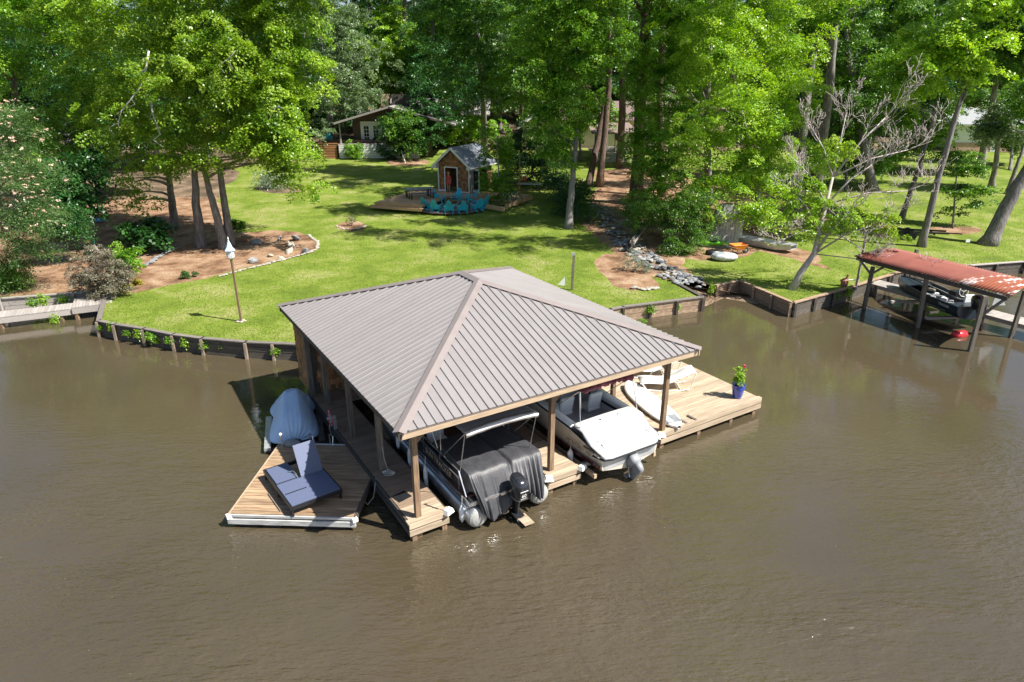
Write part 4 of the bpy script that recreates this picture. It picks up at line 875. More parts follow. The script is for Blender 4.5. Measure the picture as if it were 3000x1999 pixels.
lf_sil = leafmat('silver_sage_leaf', (.14, .19, .13), (.22, .28, .19), (.32, .38, .27), .3)
m_bloss = leafmat('mimosa_blossom', (.55, .38, .30), (.72, .52, .40), (.80, .68, .52), .3)
def pxblob(px, py, rx, ry, y, ryd=None, o=(0, 0, 0)):
    p = W(px, py, y); s = y * 1.06 / FPX; return (p.x - o[0], p.y - o[1], p.z - o[2], rx * s, (ryd if ryd else min(rx, ry) * s * .9), ry * s)
def tree(name, label, base, top, blobs, leaf, m, bark, r0, n, per=90, seed=1, cat='tree', r1=None, limbs=8, extra=(), group=None, flare=1.5, shade_blobs=(), **kw):
    """base, top: (px,py) on the terrain / (px,py,y) of the stem's upper end; blobs in pixels at a distance"""
    b0 = T(*base); t = thing(name, label, cat, b0, 0, group); o = b0
    tp = W(*top) - o; bl = [pxblob(*b, o=o) for b in blobs] + [(q[0] - o.x, q[1] - o.y, q[2] - o.z) + tuple(q[3:]) for q in shade_blobs]
    rg = random.Random(seed); mid = tp * .5 + Vector((rg.uniform(-.02, .02), rg.uniform(-.02, .02), 0)) * tp.length
    V, c = leaves(bl, n, per, leaf, seed, **kw)
    ls = []
    cc = [q for q in c if math.hypot(q[0] - tp.x * .7, q[1] - tp.y * .7) < 4.5 and q[2] < max(tp.z * 1.1, 1)] or list(c[:5])
    for k in range(limbs):
        e_ = cc[rg.randrange(len(cc))]; hz = max(.15, min(.95, (e_[2] / max(tp.z, .1)) - .12)); ls.append((hz, e_, r0 * rg.uniform(.22, .4)))
    trunk_mesh([(0, 0, -.25), mid * .5, mid, (mid + tp) / 2, tp], r0, r1 if r1 else r0 * .45, ls, seed=seed, flare=flare).build('trunk', bark, t, smooth=True)
    for (bx, tx, rr) in extra:
        bb = T(*bx) - o; tt = W(*tx) - o; trunk_mesh([bb - Vector((0, 0, .25)), bb.lerp(tt, .5), tt], rr, rr * .55, flare=1.35, seed=seed + 5).build('trunk', bark, t, smooth=True)
    crown(V, m, t, tri=o.y > 50 or base[0] < 300); return t
# --- the group of big maples at the left of the lawn
tree('maple_tree', 'left maple of the lawn group with a single grey flared trunk in the mulch', (515, 668), (490, 480, 48.6), [(360, 330, 130, 170, 46), (300, 130, 170, 190, 48), (430, 480, 110, 70, 45), (480, 380, 110, 130, 44.5), (430, 60, 150, 160, 46), (350, -150, 190, 160, 47), (410, 570, 80, 45, 45.5)], .165, lf_bright, m_bark, .33, 340, 220, 3, crad=(.6, 1.3))
tree('maple_tree', 'middle maple of the lawn group with one thick dark trunk', (590, 722), (568, 470, 44.5), [(590, 330, 150, 170, 43), (600, 110, 190, 170, 44), (560, 470, 120, 60, 42), (640, -120, 200, 160, 45), (690, 250, 120, 130, 42)], .165, lf_bright, m_bark, .36, 360, 220, 4, crad=(.6, 1.3))
tree('maple_tree', 'right maple of the lawn group with two stems rising from one root flare', (657, 728), (592, 480, 44), [(780, 300, 130, 160, 44), (800, 100, 150, 170, 45), (850, 440, 85, 75, 43.5), (880, 540, 62, 42, 43), (720, 450, 120, 60, 43), (860, 250, 80, 130, 44.5), (770, -120, 190, 140, 45)], .165, lf_bright, m_bark, .31, 370, 220, 5, crad=(.6, 1.3), extra=[((675, 722), (640, 470, 44.6), .29)])
m_twig = mat('bleached_dead_wood', (.50, .47, .46), .85, col2=(.30, .28, .27), scale=4, bump=.4)
for who, pts_ in (('maple_tree', [(436, 150, 41.8), (428, 200, 41.6), (412, 255, 41.4), (385, 290, 41.2), (356, 325, 41), (346, 360, 41), (352, 388, 41)]), ('maple_tree', [(440, 270, 41.6), (446, 330, 41.4), (470, 395, 41.2), (450, 410, 41.2)]), ('maple_tree.001', [(680, 205, 40), (668, 175, 39.8), (690, 150, 39.6)]), ('maple_tree.002', [(820, 335, 41.5), (812, 310, 41.3), (828, 318, 41.2)])):
    t_ = bpy.data.objects[who]; MB().tube([W(*q) - t_.location for q in pts_], [.06 - .045 * i / (len(pts_) - 1) for i in range(len(pts_))], 6).build('dead_branch', m_twig, t_, smooth=True)
    for i in range(1, len(pts_) - 1):
        a_ = W(*pts_[i]) - t_.location; MB().tube([a_, a_ + Vector((random.uniform(-.6, .3), -.1, -.3)), a_ + Vector((random.uniform(-1, .5), -.2, -.7))], [.02, .014, .008], 4).build('dead_twig', m_twig, t_)
# --- left edge
tree('mimosa_tree', 'mimosa with feathery leaves and pinkish blossoms at the left edge', (-40, 860), (-60, 300, 36), [(20, 420, 90, 110, 35), (60, 560, 95, 120, 34.5), (20, 700, 80, 110, 34), (110, 640, 60, 60, 34), (95, 720, 60, 50, 34), (-60, 480, 120, 200, 36)], .13, lf_fern, m_bark, .22, 420, 120, 6, asp=.3, flat=1.2, droop=.35)
def blossoms(parent_name, blobs, n, seed, size, m, label):
    t = [o for o in C.objects if o.name == parent_name][0]; o = t.location; bl = [pxblob(*b, o=o) for b in blobs]
    V, c = leaves(bl, n, 12, size, seed, crad=(.06, .16), droop=0, shell=.85); crown(V, m, t, 'blossoms')['kind'] = 'stuff'
blossoms('mimosa_tree', [(20, 400, 92, 115, 34.8), (60, 550, 97, 120, 34.3), (20, 690, 82, 110, 33.8), (110, 640, 62, 62, 33.8)], 270, 61, .09, m_bloss, '')
tree('broadleaf_tree', 'dark leafy tree filling the upper left corner behind the mimosa', (60, 620), (40, 200, 52), [(40, 250, 150, 170, 50), (100, 80, 190, 150, 52), (210, 330, 110, 130, 50), (180, 450, 90, 60, 49), (60, -80, 200, 140, 52), (-60, 300, 120, 200, 50)], .19, lf_gum, m_bark, .4, 440, 160, 8, crad=(.6, 1.3))
tree('broadleaf_tree', 'deep green understory tree between the mimosa and the lawn maples', (230, 540), (240, 420, 60), [(260, 380, 120, 120, 58), (160, 200, 150, 150, 60), (330, 250, 120, 160, 60), (350, 400, 100, 70, 57)], .22, lf_dark, m_bark, .25, 380, 90, 9)
tree('magnolia_tree', 'glossy dark large leaved magnolia below the left tree mass', (250, 640), (245, 500, 44), [(250, 520, 85, 70, 43), (230, 610, 60, 40, 43)], .26, lf_dark, m_bark, .14, 130, 60, 10, limbs=4)
tree('evergreen_shrub', 'dark rounded evergreen shrub beside the mimosa at the water side', (170, 700), (170, 640, 40.5), [(170, 640, 70, 75, 40), (215, 680, 45, 40, 40)], .12, lf_dark, m_bark, .08, 150, 80, 11, cat='shrub', limbs=2)
tree('evergreen_shrub', 'low dark green shrub beneath the mimosa branches at the far left shore', (20, 800), (20, 780, 35), [(20, 790, 50, 80, 34.5)], .1, lf_mid, m_bark, .06, 110, 80, 12, cat='shrub', limbs=2)
tree('broad_leaf_shrub', 'dark big leaved shrub in front of the lone maple trunk', (415, 725), (415, 700, 43), [(415, 690, 62, 36, 42.5), (450, 665, 30, 22, 43)], .3, lf_dark, m_bark, .05, 60, 45, 13, cat='shrub', limbs=2)
# --- planting bed
tree('bronze_shrub', 'wide bronze and sage coloured shrub above the grey boardwalk', (285, 858), (290, 800, 33.5), [(290, 800, 75, 62, 33.3), (240, 830, 50, 40, 33), (290, 745, 32, 42, 33.6), (350, 820, 48, 45, 33.4)], .075, lf_bron, m_bark, .06, 260, 100, 14, cat='shrub', limbs=5, crad=(.18, .42), flat=.9)
tree('green_shrub', 'fresh bright green shrub directly behind the bronze one', (375, 800), (375, 770, 35.3), [(370, 765, 45, 42, 35.2), (345, 730, 18, 30, 35.3), (395, 790, 28, 22, 35)], .09, lf_gum, m_bark, .05, 110, 70, 15, cat='shrub', limbs=3, crad=(.15, .35))
for k, (x, y, r_, lab) in enumerate(((340, 850, 17, 'small golden shrub nearest the boardwalk corner'), (370, 846, 22, 'larger golden yellow shrub in the middle of three'), (402, 826, 14, 'golden shrub farthest right beside the mulch'))):
    tree('golden_shrub', lab, (x, y + 8), (x, y, T(x, y + 8).y), [(x, y, r_, r_ * .75, T(x, y + 8).y)], .06, lf_gold, m_bark, .02, 26, 60, 30 + k, cat='shrub', limbs=1, crad=(.1, .22), group='golden shrubs at the bed corner')
tree('liriope_clump', 'larger dark grassy clump alone in the middle of the mulch bed', (540, 812), (540, 806, 36.6), [(540, 803, 15, 9, 36.6)], .16, lf_dark, m_bark, .01, 16, 50, 34, cat='plant', limbs=0, asp=.12, crad=(.1, .2))
tree('liriope_clump', 'smaller grassy clump just right of the larger one', (569, 806), (569, 800, 37), [(569, 799, 9, 7, 37)], .15, lf_dark, m_bark, .01, 9, 50, 35, cat='plant', limbs=0, asp=.12, crad=(.08, .16))
tree('low_shrub', 'low spreading green shrub right of the double stemmed maple', (690, 670), (690, 660, 49), [(692, 655, 26, 11, 49)], .12, lf_mid, m_bark, .02, 30, 60, 36, cat='shrub', limbs=1, crad=(.15, .35))
tree('low_shrub', 'small reddish twiggy plant in the round mulch patch on the lawn', (1030, 662), (1030, 640, 50), [(1030, 645, 14, 14, 50)], .07, lf_bron, m_bark, .03, 20, 30, 37, cat='shrub', limbs=6, crad=(.1, .25))
tree('flowering_shrub', 'pale green shrub in the oval mulch bed under the maple branch tip', (800, 550), (800, 530, 64), [(795, 528, 45, 24, 64)], .14, lf_sil, m_bark, .04, 60, 60, 38, cat='shrub', limbs=2)
tree('young_tree', 'thin young tree in the ringed bed before the brown house', (1188, 478), (1175, 440, 80), [(1200, 400, 60, 50, 80), (1170, 360, 50, 40, 80)], .25, lf_mid, m_barkl, .10, 90, 60, 39, limbs=3)
# --- taller wood round the shed and lawn
tree('hickory_tree', 'tall dark hardwood rising behind the shed roof', (1420, 470), (1400, 100, 69), [(1330, 190, 100, 80, 68), (1430, 130, 120, 110, 69), (1380, 300, 80, 50, 70), (1490, 240, 70, 90, 69), (1340, 40, 150, 100, 68), (1450, -120, 180, 120, 68)], .24, lf_mid, m_bark, .4, 400, 110, 140, crad=(.6, 1.3))
tree('hickory_tree', 'deep green hardwood shading the lawn between the shed and the pale gum', (1600, 505), (1610, 120, 66), [(1560, 320, 70, 80, 65), (1620, 430, 60, 40, 63), (1540, 180, 90, 90, 66), (1600, 0, 150, 110, 64), (1520, -160, 170, 110, 62)], .22, lf_gum, m_bark, .35, 300, 110, 141, crad=(.6, 1.3))
# --- around the shed
tree('young_gum_tree', 'slim young sweetgum partly screening the right side of the shed', (1470, 598), (1452, 400, 58), [(1440, 440, 34, 60, 58), (1425, 520, 38, 36, 57), (1490, 440, 34, 50, 58.5), (1480, 540, 42, 40, 57), (1450, 590, 25, 22, 57)], .16, lf_gum, m_barkl, .09, 210, 60, 40, limbs=7, crad=(.35, .7))
tree('holly_shrub', 'tall dark evergreen mass right behind the shed', (1560, 520), (1560, 460, 66), [(1545, 430, 70, 70, 66), (1600, 500, 80, 60, 65), (1500, 470, 50, 70, 67)], .18, lf_dark, m_bark, .15, 260, 80, 41, cat='shrub', limbs=2)
tree('hedge_shrub', 'dark hedge like shrub sweeping down to the pale gum trunk', (1690, 640), (1690, 600, 52), [(1690, 580, 60, 55, 53), (1640, 540, 60, 50, 58), (1720, 620, 34, 34, 51)], .12, lf_dark, m_bark, .1, 240, 90, 42, cat='shrub', limbs=2)
tree('young_tree', 'sunlit light green small tree between the two houses', (1380, 400), (1370, 330, 92), [(1340, 330, 90, 70, 92), (1400, 380, 90, 50, 90), (1280, 390, 70, 60, 90)], .28, lf_gum, m_bark, .15, 240, 70, 43, limbs=4)
tree('oak_tree', 'dark spreading oak directly over the brown house roof', (1250, 440), (1250, 300, 86), [(1230, 330, 90, 60, 84), (1290, 270, 110, 70, 86), (1170, 375, 60, 50, 81.5), (1240, 400, 70, 45, 81), (1340, 220, 100, 90, 88)], .26, lf_dark, m_bark, .4, 400, 80, 44)
# --- centre right gums and pines
tree('sweetgum_tree', 'sweetgum with a pale grey trunk standing alone on the lawn edge', (1665, 668), (1690, 380, 51), [(1650, 330, 90, 110, 51), (1600, 200, 90, 110, 52), (1710, 220, 100, 120, 52), (1740, 90, 110, 110, 52), (1610, 60, 110, 100, 52), (1650, 440, 60, 50, 50), (1680, -80, 150, 110, 52), (1590, 350, 45, 60, 51)], .17, lf_gum, m_barkm, .3, 430, 150, 50, crad=(.55, 1.2))
tree('pine_tree', 'tall straight pine with thick ridged trunk beside the stone creek', (1865, 600), (1902, -60, 58), [(1850, -170, 220, 100, 56), (2020, -260, 220, 120, 52), (1760, -330, 220, 110, 50)], .26, lf_mid, m_barkp, .55, 260, 110, 51, r1=.34, limbs=3, crad=(.7, 1.5))
tree('pine_tree', 'slender pine left of the thick ridged one', (1755, 548), (1790, -60, 66), [(1760, -150, 200, 110, 64), (1660, -60, 120, 90, 64)], .26, lf_mid, m_barkp, .32, 220, 100, 52, r1=.22, limbs=2, crad=(.7, 1.4))
tree('pine_tree', 'dark leaning pine trunk before the lattice porch', (1722, 548), (1775, 300, 67), [(1730, 110, 110, 110, 67)], .22, lf_mid, m_barkp, .34, 130, 80, 53, r1=.26, limbs=2)
tree('pine_tree', 'sunlit forked pine trunk right of the lattice porch', (1815, 492), (1820, 100, 76), [(1840, 60, 110, 110, 76)], .25, lf_mid, m_barkp, .42, 120, 80, 54, r1=.3, limbs=3)
tree('pine_tree', 'reddish pine trunk behind the big sunlit sweetgum, left side', (1940, 575), (1950, -60, 60), [(1980, -120, 140, 110, 60)], .22, lf_gum, m_barkp, .3, 130, 80, 55, r1=.24, limbs=3)
tree('pine_tree', 'single slim far pine showing its bare stem left of the cream gable', (1523, 400), (1527, 165, 92), [(1530, 60, 90, 80, 92)], .28, lf_mid, m_barkp, .3, 90, 80, 56, r1=.26, limbs=1)
tree('pine_tree', 'bare far pine stem rising above the brown house', (1192, 380), (1186, -40, 104), [(1190, -100, 110, 60, 104)], .3, lf_mid, m_barkp, .3, 60, 70, 57, r1=.24, limbs=1)
tree('sweetgum_tree', 'large sunlit yellow green sweetgum above the orange wheelbarrow', (2235, 660), (2120, 100, 49), [(2160, 250, 150, 140, 48), (2060, 380, 110, 120, 46), (2260, 330, 110, 130, 47), (2180, 480, 130, 110, 45), (2080, 560, 100, 90, 44.5), (2230, 600, 90, 60, 44), (2090, 120, 150, 130, 49), (2300, 120, 120, 140, 50), (2200, -60, 200, 130, 50), (2340, 460, 70, 60, 46), (2230, -300, 230, 120, 46)], .165, lf_yel, m_bark, .3, 900, 165, 58, crad=(.6, 1.25), shade_blobs=[(14, 40, 17.6, 4, 2.6, 1.7), (9, 41, 18.2, 3.5, 2.5, 1.6), (5, 42.5, 19, 3, 2.5, 1.5), (17.5, 41, 17, 3, 2.5, 1.6)])  # metric blobs are unseen high crown parts added to dapple the lawn
tree('sweetgum_tree', 'shaded sweetgum with crooked dark limbs left of the brightest crown', (2075, 600), (2085, 0, 54), [(1960, 260, 100, 140, 54), (1950, 440, 90, 90, 52), (1990, 100, 120, 110, 55), (1900, 380, 70, 90, 54), (2040, 0, 150, 90, 56), (1960, 550, 80, 60, 50)], .20, lf_gum, m_bark, .34, 400, 130, 59, limbs=12, crad=(.6, 1.2))
tree('wax_myrtle', 'dense green shrub tree hanging over the stone creek and the grey stump', (1960, 720), (1980, 620, 45), [(1960, 640, 90, 60, 44), (1890, 640, 60, 45, 44.5), (2040, 620, 80, 70, 44), (2030, 700, 60, 45, 42.5), (1970, 720, 50, 45, 42.5), (1900, 600, 80, 40, 46)], .09, lf_mid, m_bark, .12, 520, 100, 60, crad=(.3, .65), limbs=6)
tree('sage_shrub', 'silvery sage shrub at the tip of the small mulch bed by the creek', (1860, 800), (1860, 770, 38.5), [(1850, 760, 30, 35, 38.5), (1885, 790, 22, 35, 38)], .08, lf_sil, m_bark, .03, 70, 60, 61, cat='shrub', limbs=5, asp=.25, crad=(.12, .3))
# --- the half dead tree by the shelter
def bare_tree():
    b0 = T(2318, 848); t = thing('half_dead_tree', 'leaning tree with bare pale branches and sparse lime leaves beside the rusty shelter', 'tree', b0)
    rg = random.Random(5); b = MB(); o = b0
    P = lambda px, py, y: W(px, py, y) - o
    st = [P(2318, 858, 34.5), P(2345, 800, 34.6), P(2385, 745, 34.7), P(2400, 680, 34.9), P(2420, 600, 35.3), P(2440, 520, 35.6)]
    b.tube(st, [.26, .17, .145, .12, .095, .06], 9)
    ends = []
    def grow(p, d, L, r_, dep):
        n = 4; pts = [p]; q = p
        for k in range(n):
            d = (d + Vector((rg.uniform(-.35, .35), rg.uniform(-.35, .35), rg.uniform(-.18, .3)))).normalized(); q = q + d * (L / n); pts.append(q)
        b.tube(pts, [max(.009, r_ * (1 - .17 * k)) for k in range(n + 1)], 5 if r_ > .015 else 3)
        ends.append(pts[-1])
        if dep > 0:
            for k in range(3):
                i = rg.randrange(1, n + 1); dd = (d + Vector((rg.uniform(-.9, .9), rg.uniform(-.9, .9), rg.uniform(-.35, .7)))).normalized(); grow(pts[i], dd, L * rg.uniform(.55, .75), r_ * .55, dep - 1)
    starts = [(2, (2490, 620, 34.4), .09), (2, (2560, 660, 34), .06), (3, (2320, 560, 35), .05), (3, (2300, 700, 34), .045), (4, (2560, 480, 35.5), .06), (4, (2340, 480, 35.8), .05), (5, (2600, 340, 36), .06), (5, (2480, 330, 36), .05), (5, (2660, 440, 36), .05), (4, (2660, 560, 35), .05), (3, (2540, 740, 33.5), .05), (5, (2380, 380, 36), .045), (2, (2620, 800, 32.8), .035)]
    for i, e_, r_ in starts:
        ep = P(*e_); d = ep - st[i]; L = d.length; d.normalize(); mid = st[i] + d * L * .5 + Vector((0, 0, .25)); b.tube([st[i], mid, ep], [r_, r_ * .7, r_ * .45], 6)
        for q, L2 in ((mid, L * .42), (ep, L * .42), (ep, L * .36), (st[i] + d * L * .75, L * .3)):
            grow(q, (d + Vector((rg.uniform(-.6, .6), rg.uniform(-.5, .5), rg.uniform(-.2, .6)))).normalized(), L2 * .85, r_ * .42, 3)
    b.build('trunk', m_barkl, t, smooth=True)
    bl = [pxblob(*q, o=o) for q in ((2370, 560, 70, 45, 35), (2440, 620, 110, 60, 34.6), (2330, 660, 60, 40, 34.5), (2520, 660, 90, 40, 34), (2590, 640, 50, 40, 34), (2440, 440, 50, 50, 36), (2310, 600, 40, 40, 35), (2600, 690, 60, 20, 33.6))]
    V, c = leaves(bl, 230, 42, .17, 77, sub=0, crad=(.2, .42), droop=.6, shell=.3, asp=.36); crown(V, lf_yel, t)
bare_tree()
# --- right neighbour's yard
tree('leaning_tree', 'thin leaning tree left of the pair behind the rusty shelter roof', (2640, 640), (2745, 300, 52), [(2700, 200, 110, 80, 52), (2620, 330, 60, 60, 52)], .18, lf_gum, m_bark, .2, 260, 90, 70, r1=.12)
tree('leaning_tree', 'leaning blue grey trunk with a bright lime crown right of its thinner neighbour', (2700, 722), (2830, 240, 44), [(2850, 90, 90, 80, 43), (2760, 180, 80, 60, 44), (2830, 215, 60, 30, 43.5), (2700, 120, 70, 50, 45), (2900, 10, 90, 60, 44), (2680, 260, 60, 40, 45), (2900, 190, 40, 50, 43)], .20, lf_yel, m_bark, .24, 330, 110, 71, r1=.14, crad=(.45, 1.0), shade_blobs=[(33, 45, 20, 4, 3, 1.8), (28, 43.5, 20.5, 3, 3, 1.6)])  # metric blobs: crown parts above the view, added to shade the right yard
tree('leaning_tree', 'thick dark trunk leaning out of the right edge of the view', (2892, 716), (3080, 380, 45), [(3050, 150, 110, 110, 46), (2960, 60, 130, 90, 47), (3080, 300, 70, 70, 45)], .2, lf_mid, m_bark, .5, 900, 100, 72, r1=.3, shade_blobs=[(41, 49, 21, 5, 4, 2.2), (37, 56, 22, 5, 4, 2.2), (47, 60, 22, 5, 4, 2.2)])  # metric blobs here too are added out of view for yard shade
tree('tiered_tree', 'small dark tree with flat tiers of leaves standing on the right lawn', (2792, 668), (2805, 480, 50), [(2830, 500, 70, 22, 50), (2800, 560, 80, 20, 50), (2860, 560, 60, 16, 49.5), (2790, 460, 60, 30, 50.5), (2780, 620, 55, 12, 49.8), (2870, 600, 50, 12, 49.5)], .14, lf_mid, m_bark, .08, 230, 60, 73, flat=1.6, droop=.1, crad=(.3, .7))
tree('lawn_tree', 'upright tree with mossy crown before the white house at the right', (2905, 548), (2930, 380, 64), [(2930, 350, 50, 40, 64), (2890, 400, 40, 30, 64), (2970, 400, 40, 30, 64)], .2, lf_grey, m_bark, .3, 130, 70, 74)
tree('lawn_tree', 'sunlit slim trunk at the far right edge above the thick leaning one', (2950, 570), (3010, 400, 62), [(3020, 300, 60, 60, 62)], .2, lf_mid, m_bark, .22, 90, 70, 75)
tree('broadleaf_tree', 'shaded tall tree filling the right top behind the lime crown', (2560, 560), (2470, 60, 66), [(2480, 180, 130, 150, 66), (2420, 40, 140, 100, 68), (2560, 300, 110, 100, 64), (2400, 300, 90, 110, 66), (2620, 120, 110, 130, 66), (2540, 0, 150, 90, 68)], .24, lf_mid, m_bark, .42, 480, 120, 76, limbs=12, crad=(.6, 1.3))
tree('broadleaf_tree', 'dark tree in the top right corner of the yard', (2870, 500), (2940, 80, 72), [(2960, 190, 120, 80, 70), (3060, 80, 120, 140, 70), (2900, 70, 110, 90, 72), (2720, 60, 90, 90, 70)], .24, lf_mid, m_bark, .4, 460, 90, 77)
tree('dark_trunk_tree', 'dark forked trunk rising behind the bare branches', (2390, 560), (2450, -40, 60), [(2460, -120, 160, 90, 60)], .22, lf_dark, m_bark, .42, 130, 80, 78, r1=.28)
tree('dark_trunk_tree', 'thick shadowed trunk hidden behind the big sunlit crown', (2330, 640), (2390, 100, 54), [(2400, 20, 120, 90, 54)], .2, lf_gum, m_bark, .36, 150, 80, 79, r1=.26)
tree('short_trunk_tree', 'pale short trunk visible under the sunlit crown beside the flat boat', (2226, 668), (2222, 560, 48.6), [(2210, 480, 70, 60, 48)], .18, lf_yel, m_barkl, .22, 70, 80, 80)
tree('dogwood_tree', 'low dense green tree left of the white house', (2700, 520), (2700, 420, 74), [(2690, 400, 80, 60, 74), (2620, 440, 60, 40, 73), (2740, 350, 60, 50, 75)], .22, lf_gum, m_bark, .15, 200, 80, 151, limbs=4)
tree('dogwood_tree', 'dark low tree filling the gap behind the bare branches', (2480, 560), (2470, 440, 66), [(2470, 430, 90, 70, 66), (2400, 480, 70, 45, 64), (2550, 470, 60, 45, 66)], .2, lf_mid, m_bark, .15, 260, 90, 152, limbs=4)
tree('dogwood_tree', 'spreading tree veiling the gable of the white house', (2960, 500), (2960, 380, 78), [(2960, 330, 90, 50, 78), (2870, 300, 80, 40, 79), (3020, 400, 60, 60, 76)], .22, lf_mid, m_bark, .18, 220, 90, 153, limbs=4)
tree('gum_tree', 'bright gum screening the cream house between the pines', (1700, 470), (1700, 300, 78), [(1700, 300, 90, 60, 78), (1640, 380, 60, 50, 77), (1770, 340, 50, 40, 79)], .22, lf_gum, m_bark, .18, 260, 90, 154, limbs=4)
tree('gum_tree', 'green gum veil right of the thick ridged pine', (1960, 470), (1960, 300, 76), [(1960, 330, 80, 80, 76), (1900, 260, 70, 70, 76), (2040, 400, 60, 60, 74)], .22, lf_mid, m_bark, .18, 260, 90, 155, limbs=4)
# --- trees behind the houses
tree('willow_oak', 'soft grey green willow oak left of the brown house', (960, 440), (980, 200, 88), [(960, 180, 110, 130, 86), (1040, 120, 100, 130, 88), (980, 320, 80, 90, 84), (920, 60, 110, 100, 88), (1060, 280, 70, 70, 86), (1000, -60, 150, 80, 88), (930, 390, 50, 50, 82)], .22, lf_grey, m_bark, .45, 560, 100, 81)
tree('poplar_tree', 'brilliant yellow green tree glowing behind the brown house', (1120, 330), (1130, 150, 108), [(1130, 170, 90, 100, 104), (1150, 90, 70, 60, 106), (1100, 270, 70, 50, 102), (1170, 240, 60, 50, 102)], .32, lf_yel, m_bark, .3, 330, 90, 82)
tree('oak_tree', 'broad silvery green oak behind the shed and the brown house', (1330, 330), (1330, 120, 108), [(1300, 120, 120, 110, 104), (1400, 60, 120, 110, 106), (1380, 220, 110, 80, 102), (1270, 230, 90, 70, 102), (1440, 180, 80, 90, 104), (1330, -60, 200, 100, 108)], .3, lf_grey, m_bark, .5, 620, 90, 83)
tree('oak_tree', 'dark green oak between the silvery one and the sweetgum', (1500, 340), (1500, 120, 104), [(1480, 90, 90, 110, 102), (1530, 220, 80, 90, 100), (1450, 260, 80, 60, 98), (1540, 40, 90, 100, 104)], .28, lf_mid, m_bark, .4, 400, 90, 84)
# --- planter plant, weeds on the bulkhead
V, c = leaves([(0, 0, .95, .2, .2, .3), (.05, 0, .72, .2, .2, .15), (-.12, 0, 1.2, .1, .1, .12)], 34, 26, .075, 90, crad=(.07, .15), shell=.2)
crown(V, lf_yel, pl, 'foliage'); MB().tube([(0, 0, .48), (.02, 0, .8), (-.03, .02, 1.15)], [.015, .012, .006], 5).build('stem', m_bark, pl)
V, c = leaves([(.14, -.05, 1.2, .06, .06, .05)], 6, 12, .05, 91, crad=(.03, .05)); crown(V, leafmat('red_petal', (.5, .02, .06), (.65, .04, .1), (.7, .1, .15), .2), pl, 'blossom')
V, c = leaves([(0, 0, .15, .25, .15, .25), (.1, -.1, -.1, .15, .1, .2)], 12, 30, .07, 92, crad=(.08, .2), shell=.2)
wd = [tris_mesh('weed', V, lf_gum, 4), tris_mesh('weed', V * np.array([.7, .8, 1.2]), lf_yel, 4)]
for k, (x, y, z, s, lab) in enumerate([(298, 955, .4, .8, 'hanging from the left corner of the lawn bulkhead'), (333, 958, .45, 1.2, 'second from the left corner of the lawn bulkhead'), (375, 972, .4, .8, 'small, between the second and third posts'), (408, 978, .42, 1.1, 'third big tuft along the curved bulkhead'), (445, 985, .4, 1.2, 'trailing low at the middle of the curve'), (467, 995, .2, 1, 'growing at the waterline of the curve'), (500, 995, .4, 1, 'beside the first free standing post'), (545, 1003, .35, 1.1, 'between the two pale posts'), (605, 1008, .35, 1.2, 'wide tuft left of the roof corner'), (655, 1010, .35, 1.1, 'wrapped round a post near the boathouse'), (808, 1025, .35, .9, 'last tuft before the boathouse wall'), (1820, 915, .35, .8, 'at the bend of the right hand bulkhead'), (1900, 905, .35, 1.3, 'widest tuft on the right hand bulkhead'), (1985, 895, .35, .8, 'dark tuft right of the widest one'), (1877, 940, .02, 1.0, 'floating at the roof edge in the water'), (2080, 845, .5, 1.3, 'at the end of the stone creek'), (2345, 880, .5, 1.2, 'on the corner below the leaning tree'), (2395, 868, .45, 1.1, 'on the mossy bulkhead right of the corner'), (2440, 862, .45, 1.2, 'halfway along the mossy bulkhead'), (2480, 855, .45, 1.3, 'at the pump end of the mossy bulkhead'), (100, 885, .5, 1.4, 'between the boardwalk and the old plank wall'), (130, 880, .5, 1.6, 'tallest one behind the boardwalk'), (190, 875, .5, 1.3, 'dark patch under the bronze shrub'), (165, 935, .1, 1.3, 'at the waterline under the boardwalk')]):
    p = G(x, y + 6, z); p.y -= .12; t = thing('wall_weed', 'green weed ' + lab, 'weed', p, random.uniform(-.5, .5), 'weeds growing on the bulkheads'); t.scale = (s, s, s)
    inst('foliage', wd[k % 2], t)
# --- the wood behind: instanced copies of a few crowns
protos = []
for k, (m_, bl) in enumerate([(lf_mid, [(0, 0, 12, 4.6, 4.6, 6), (1.5, 0, 7, 4.2, 4, 3.4), (-2, 1, 16, 3, 3, 3.5), (-1.5, -1, 5, 3.5, 3.2, 2.4)]), (lf_dark, [(0, 0, 11, 4.4, 4.4, 7), (-1.5, 1, 6, 4.4, 4, 3.6), (1, 0, 4, 3.6, 3, 2)]), (lf_gum, [(0, 0, 13, 4.2, 4.2, 5.5), (1, 1, 8, 4.4, 4, 3.4), (-1, -1, 5.5, 3.6, 3.2, 2.6)]), (lf_grey, [(0, 0, 12, 5, 5, 5.5), (2.5, 0, 8, 3.6, 3.6, 3), (-2, 0, 6.5, 3.6, 3.6, 3)]), (lf_yel, [(0, 0, 11, 4, 4, 5), (1, 1, 7, 3.5, 3.5, 2.8)])]):
    V, c = leaves(bl, 330, 80, .34, 200 + k, crad=(.7, 1.4))
    t = thing('forest_tree', 'one of the leafy trees crowding the wood behind the houses', 'tree', (0, 400, -100), 0, 'dense wood behind the houses')
    b = trunk_mesh([(0, 0, -.5), (.2, 0, 5), (-.1, .2, 11), (0, 0, 17)], .36, .14, [(.4, c[3], .12), (.5, c[40], .12), (.6, c[90], .1)], seed=k)
    b.build('trunk', m_bark, t, smooth=True); crown(V, m_, t, tri=True); protos.append(t)
rg = random.Random(21); used = set(); labs = {}; clear = [(1000, 1500, 96), (1520, 2000, 100), (2720, 3100, 92)]
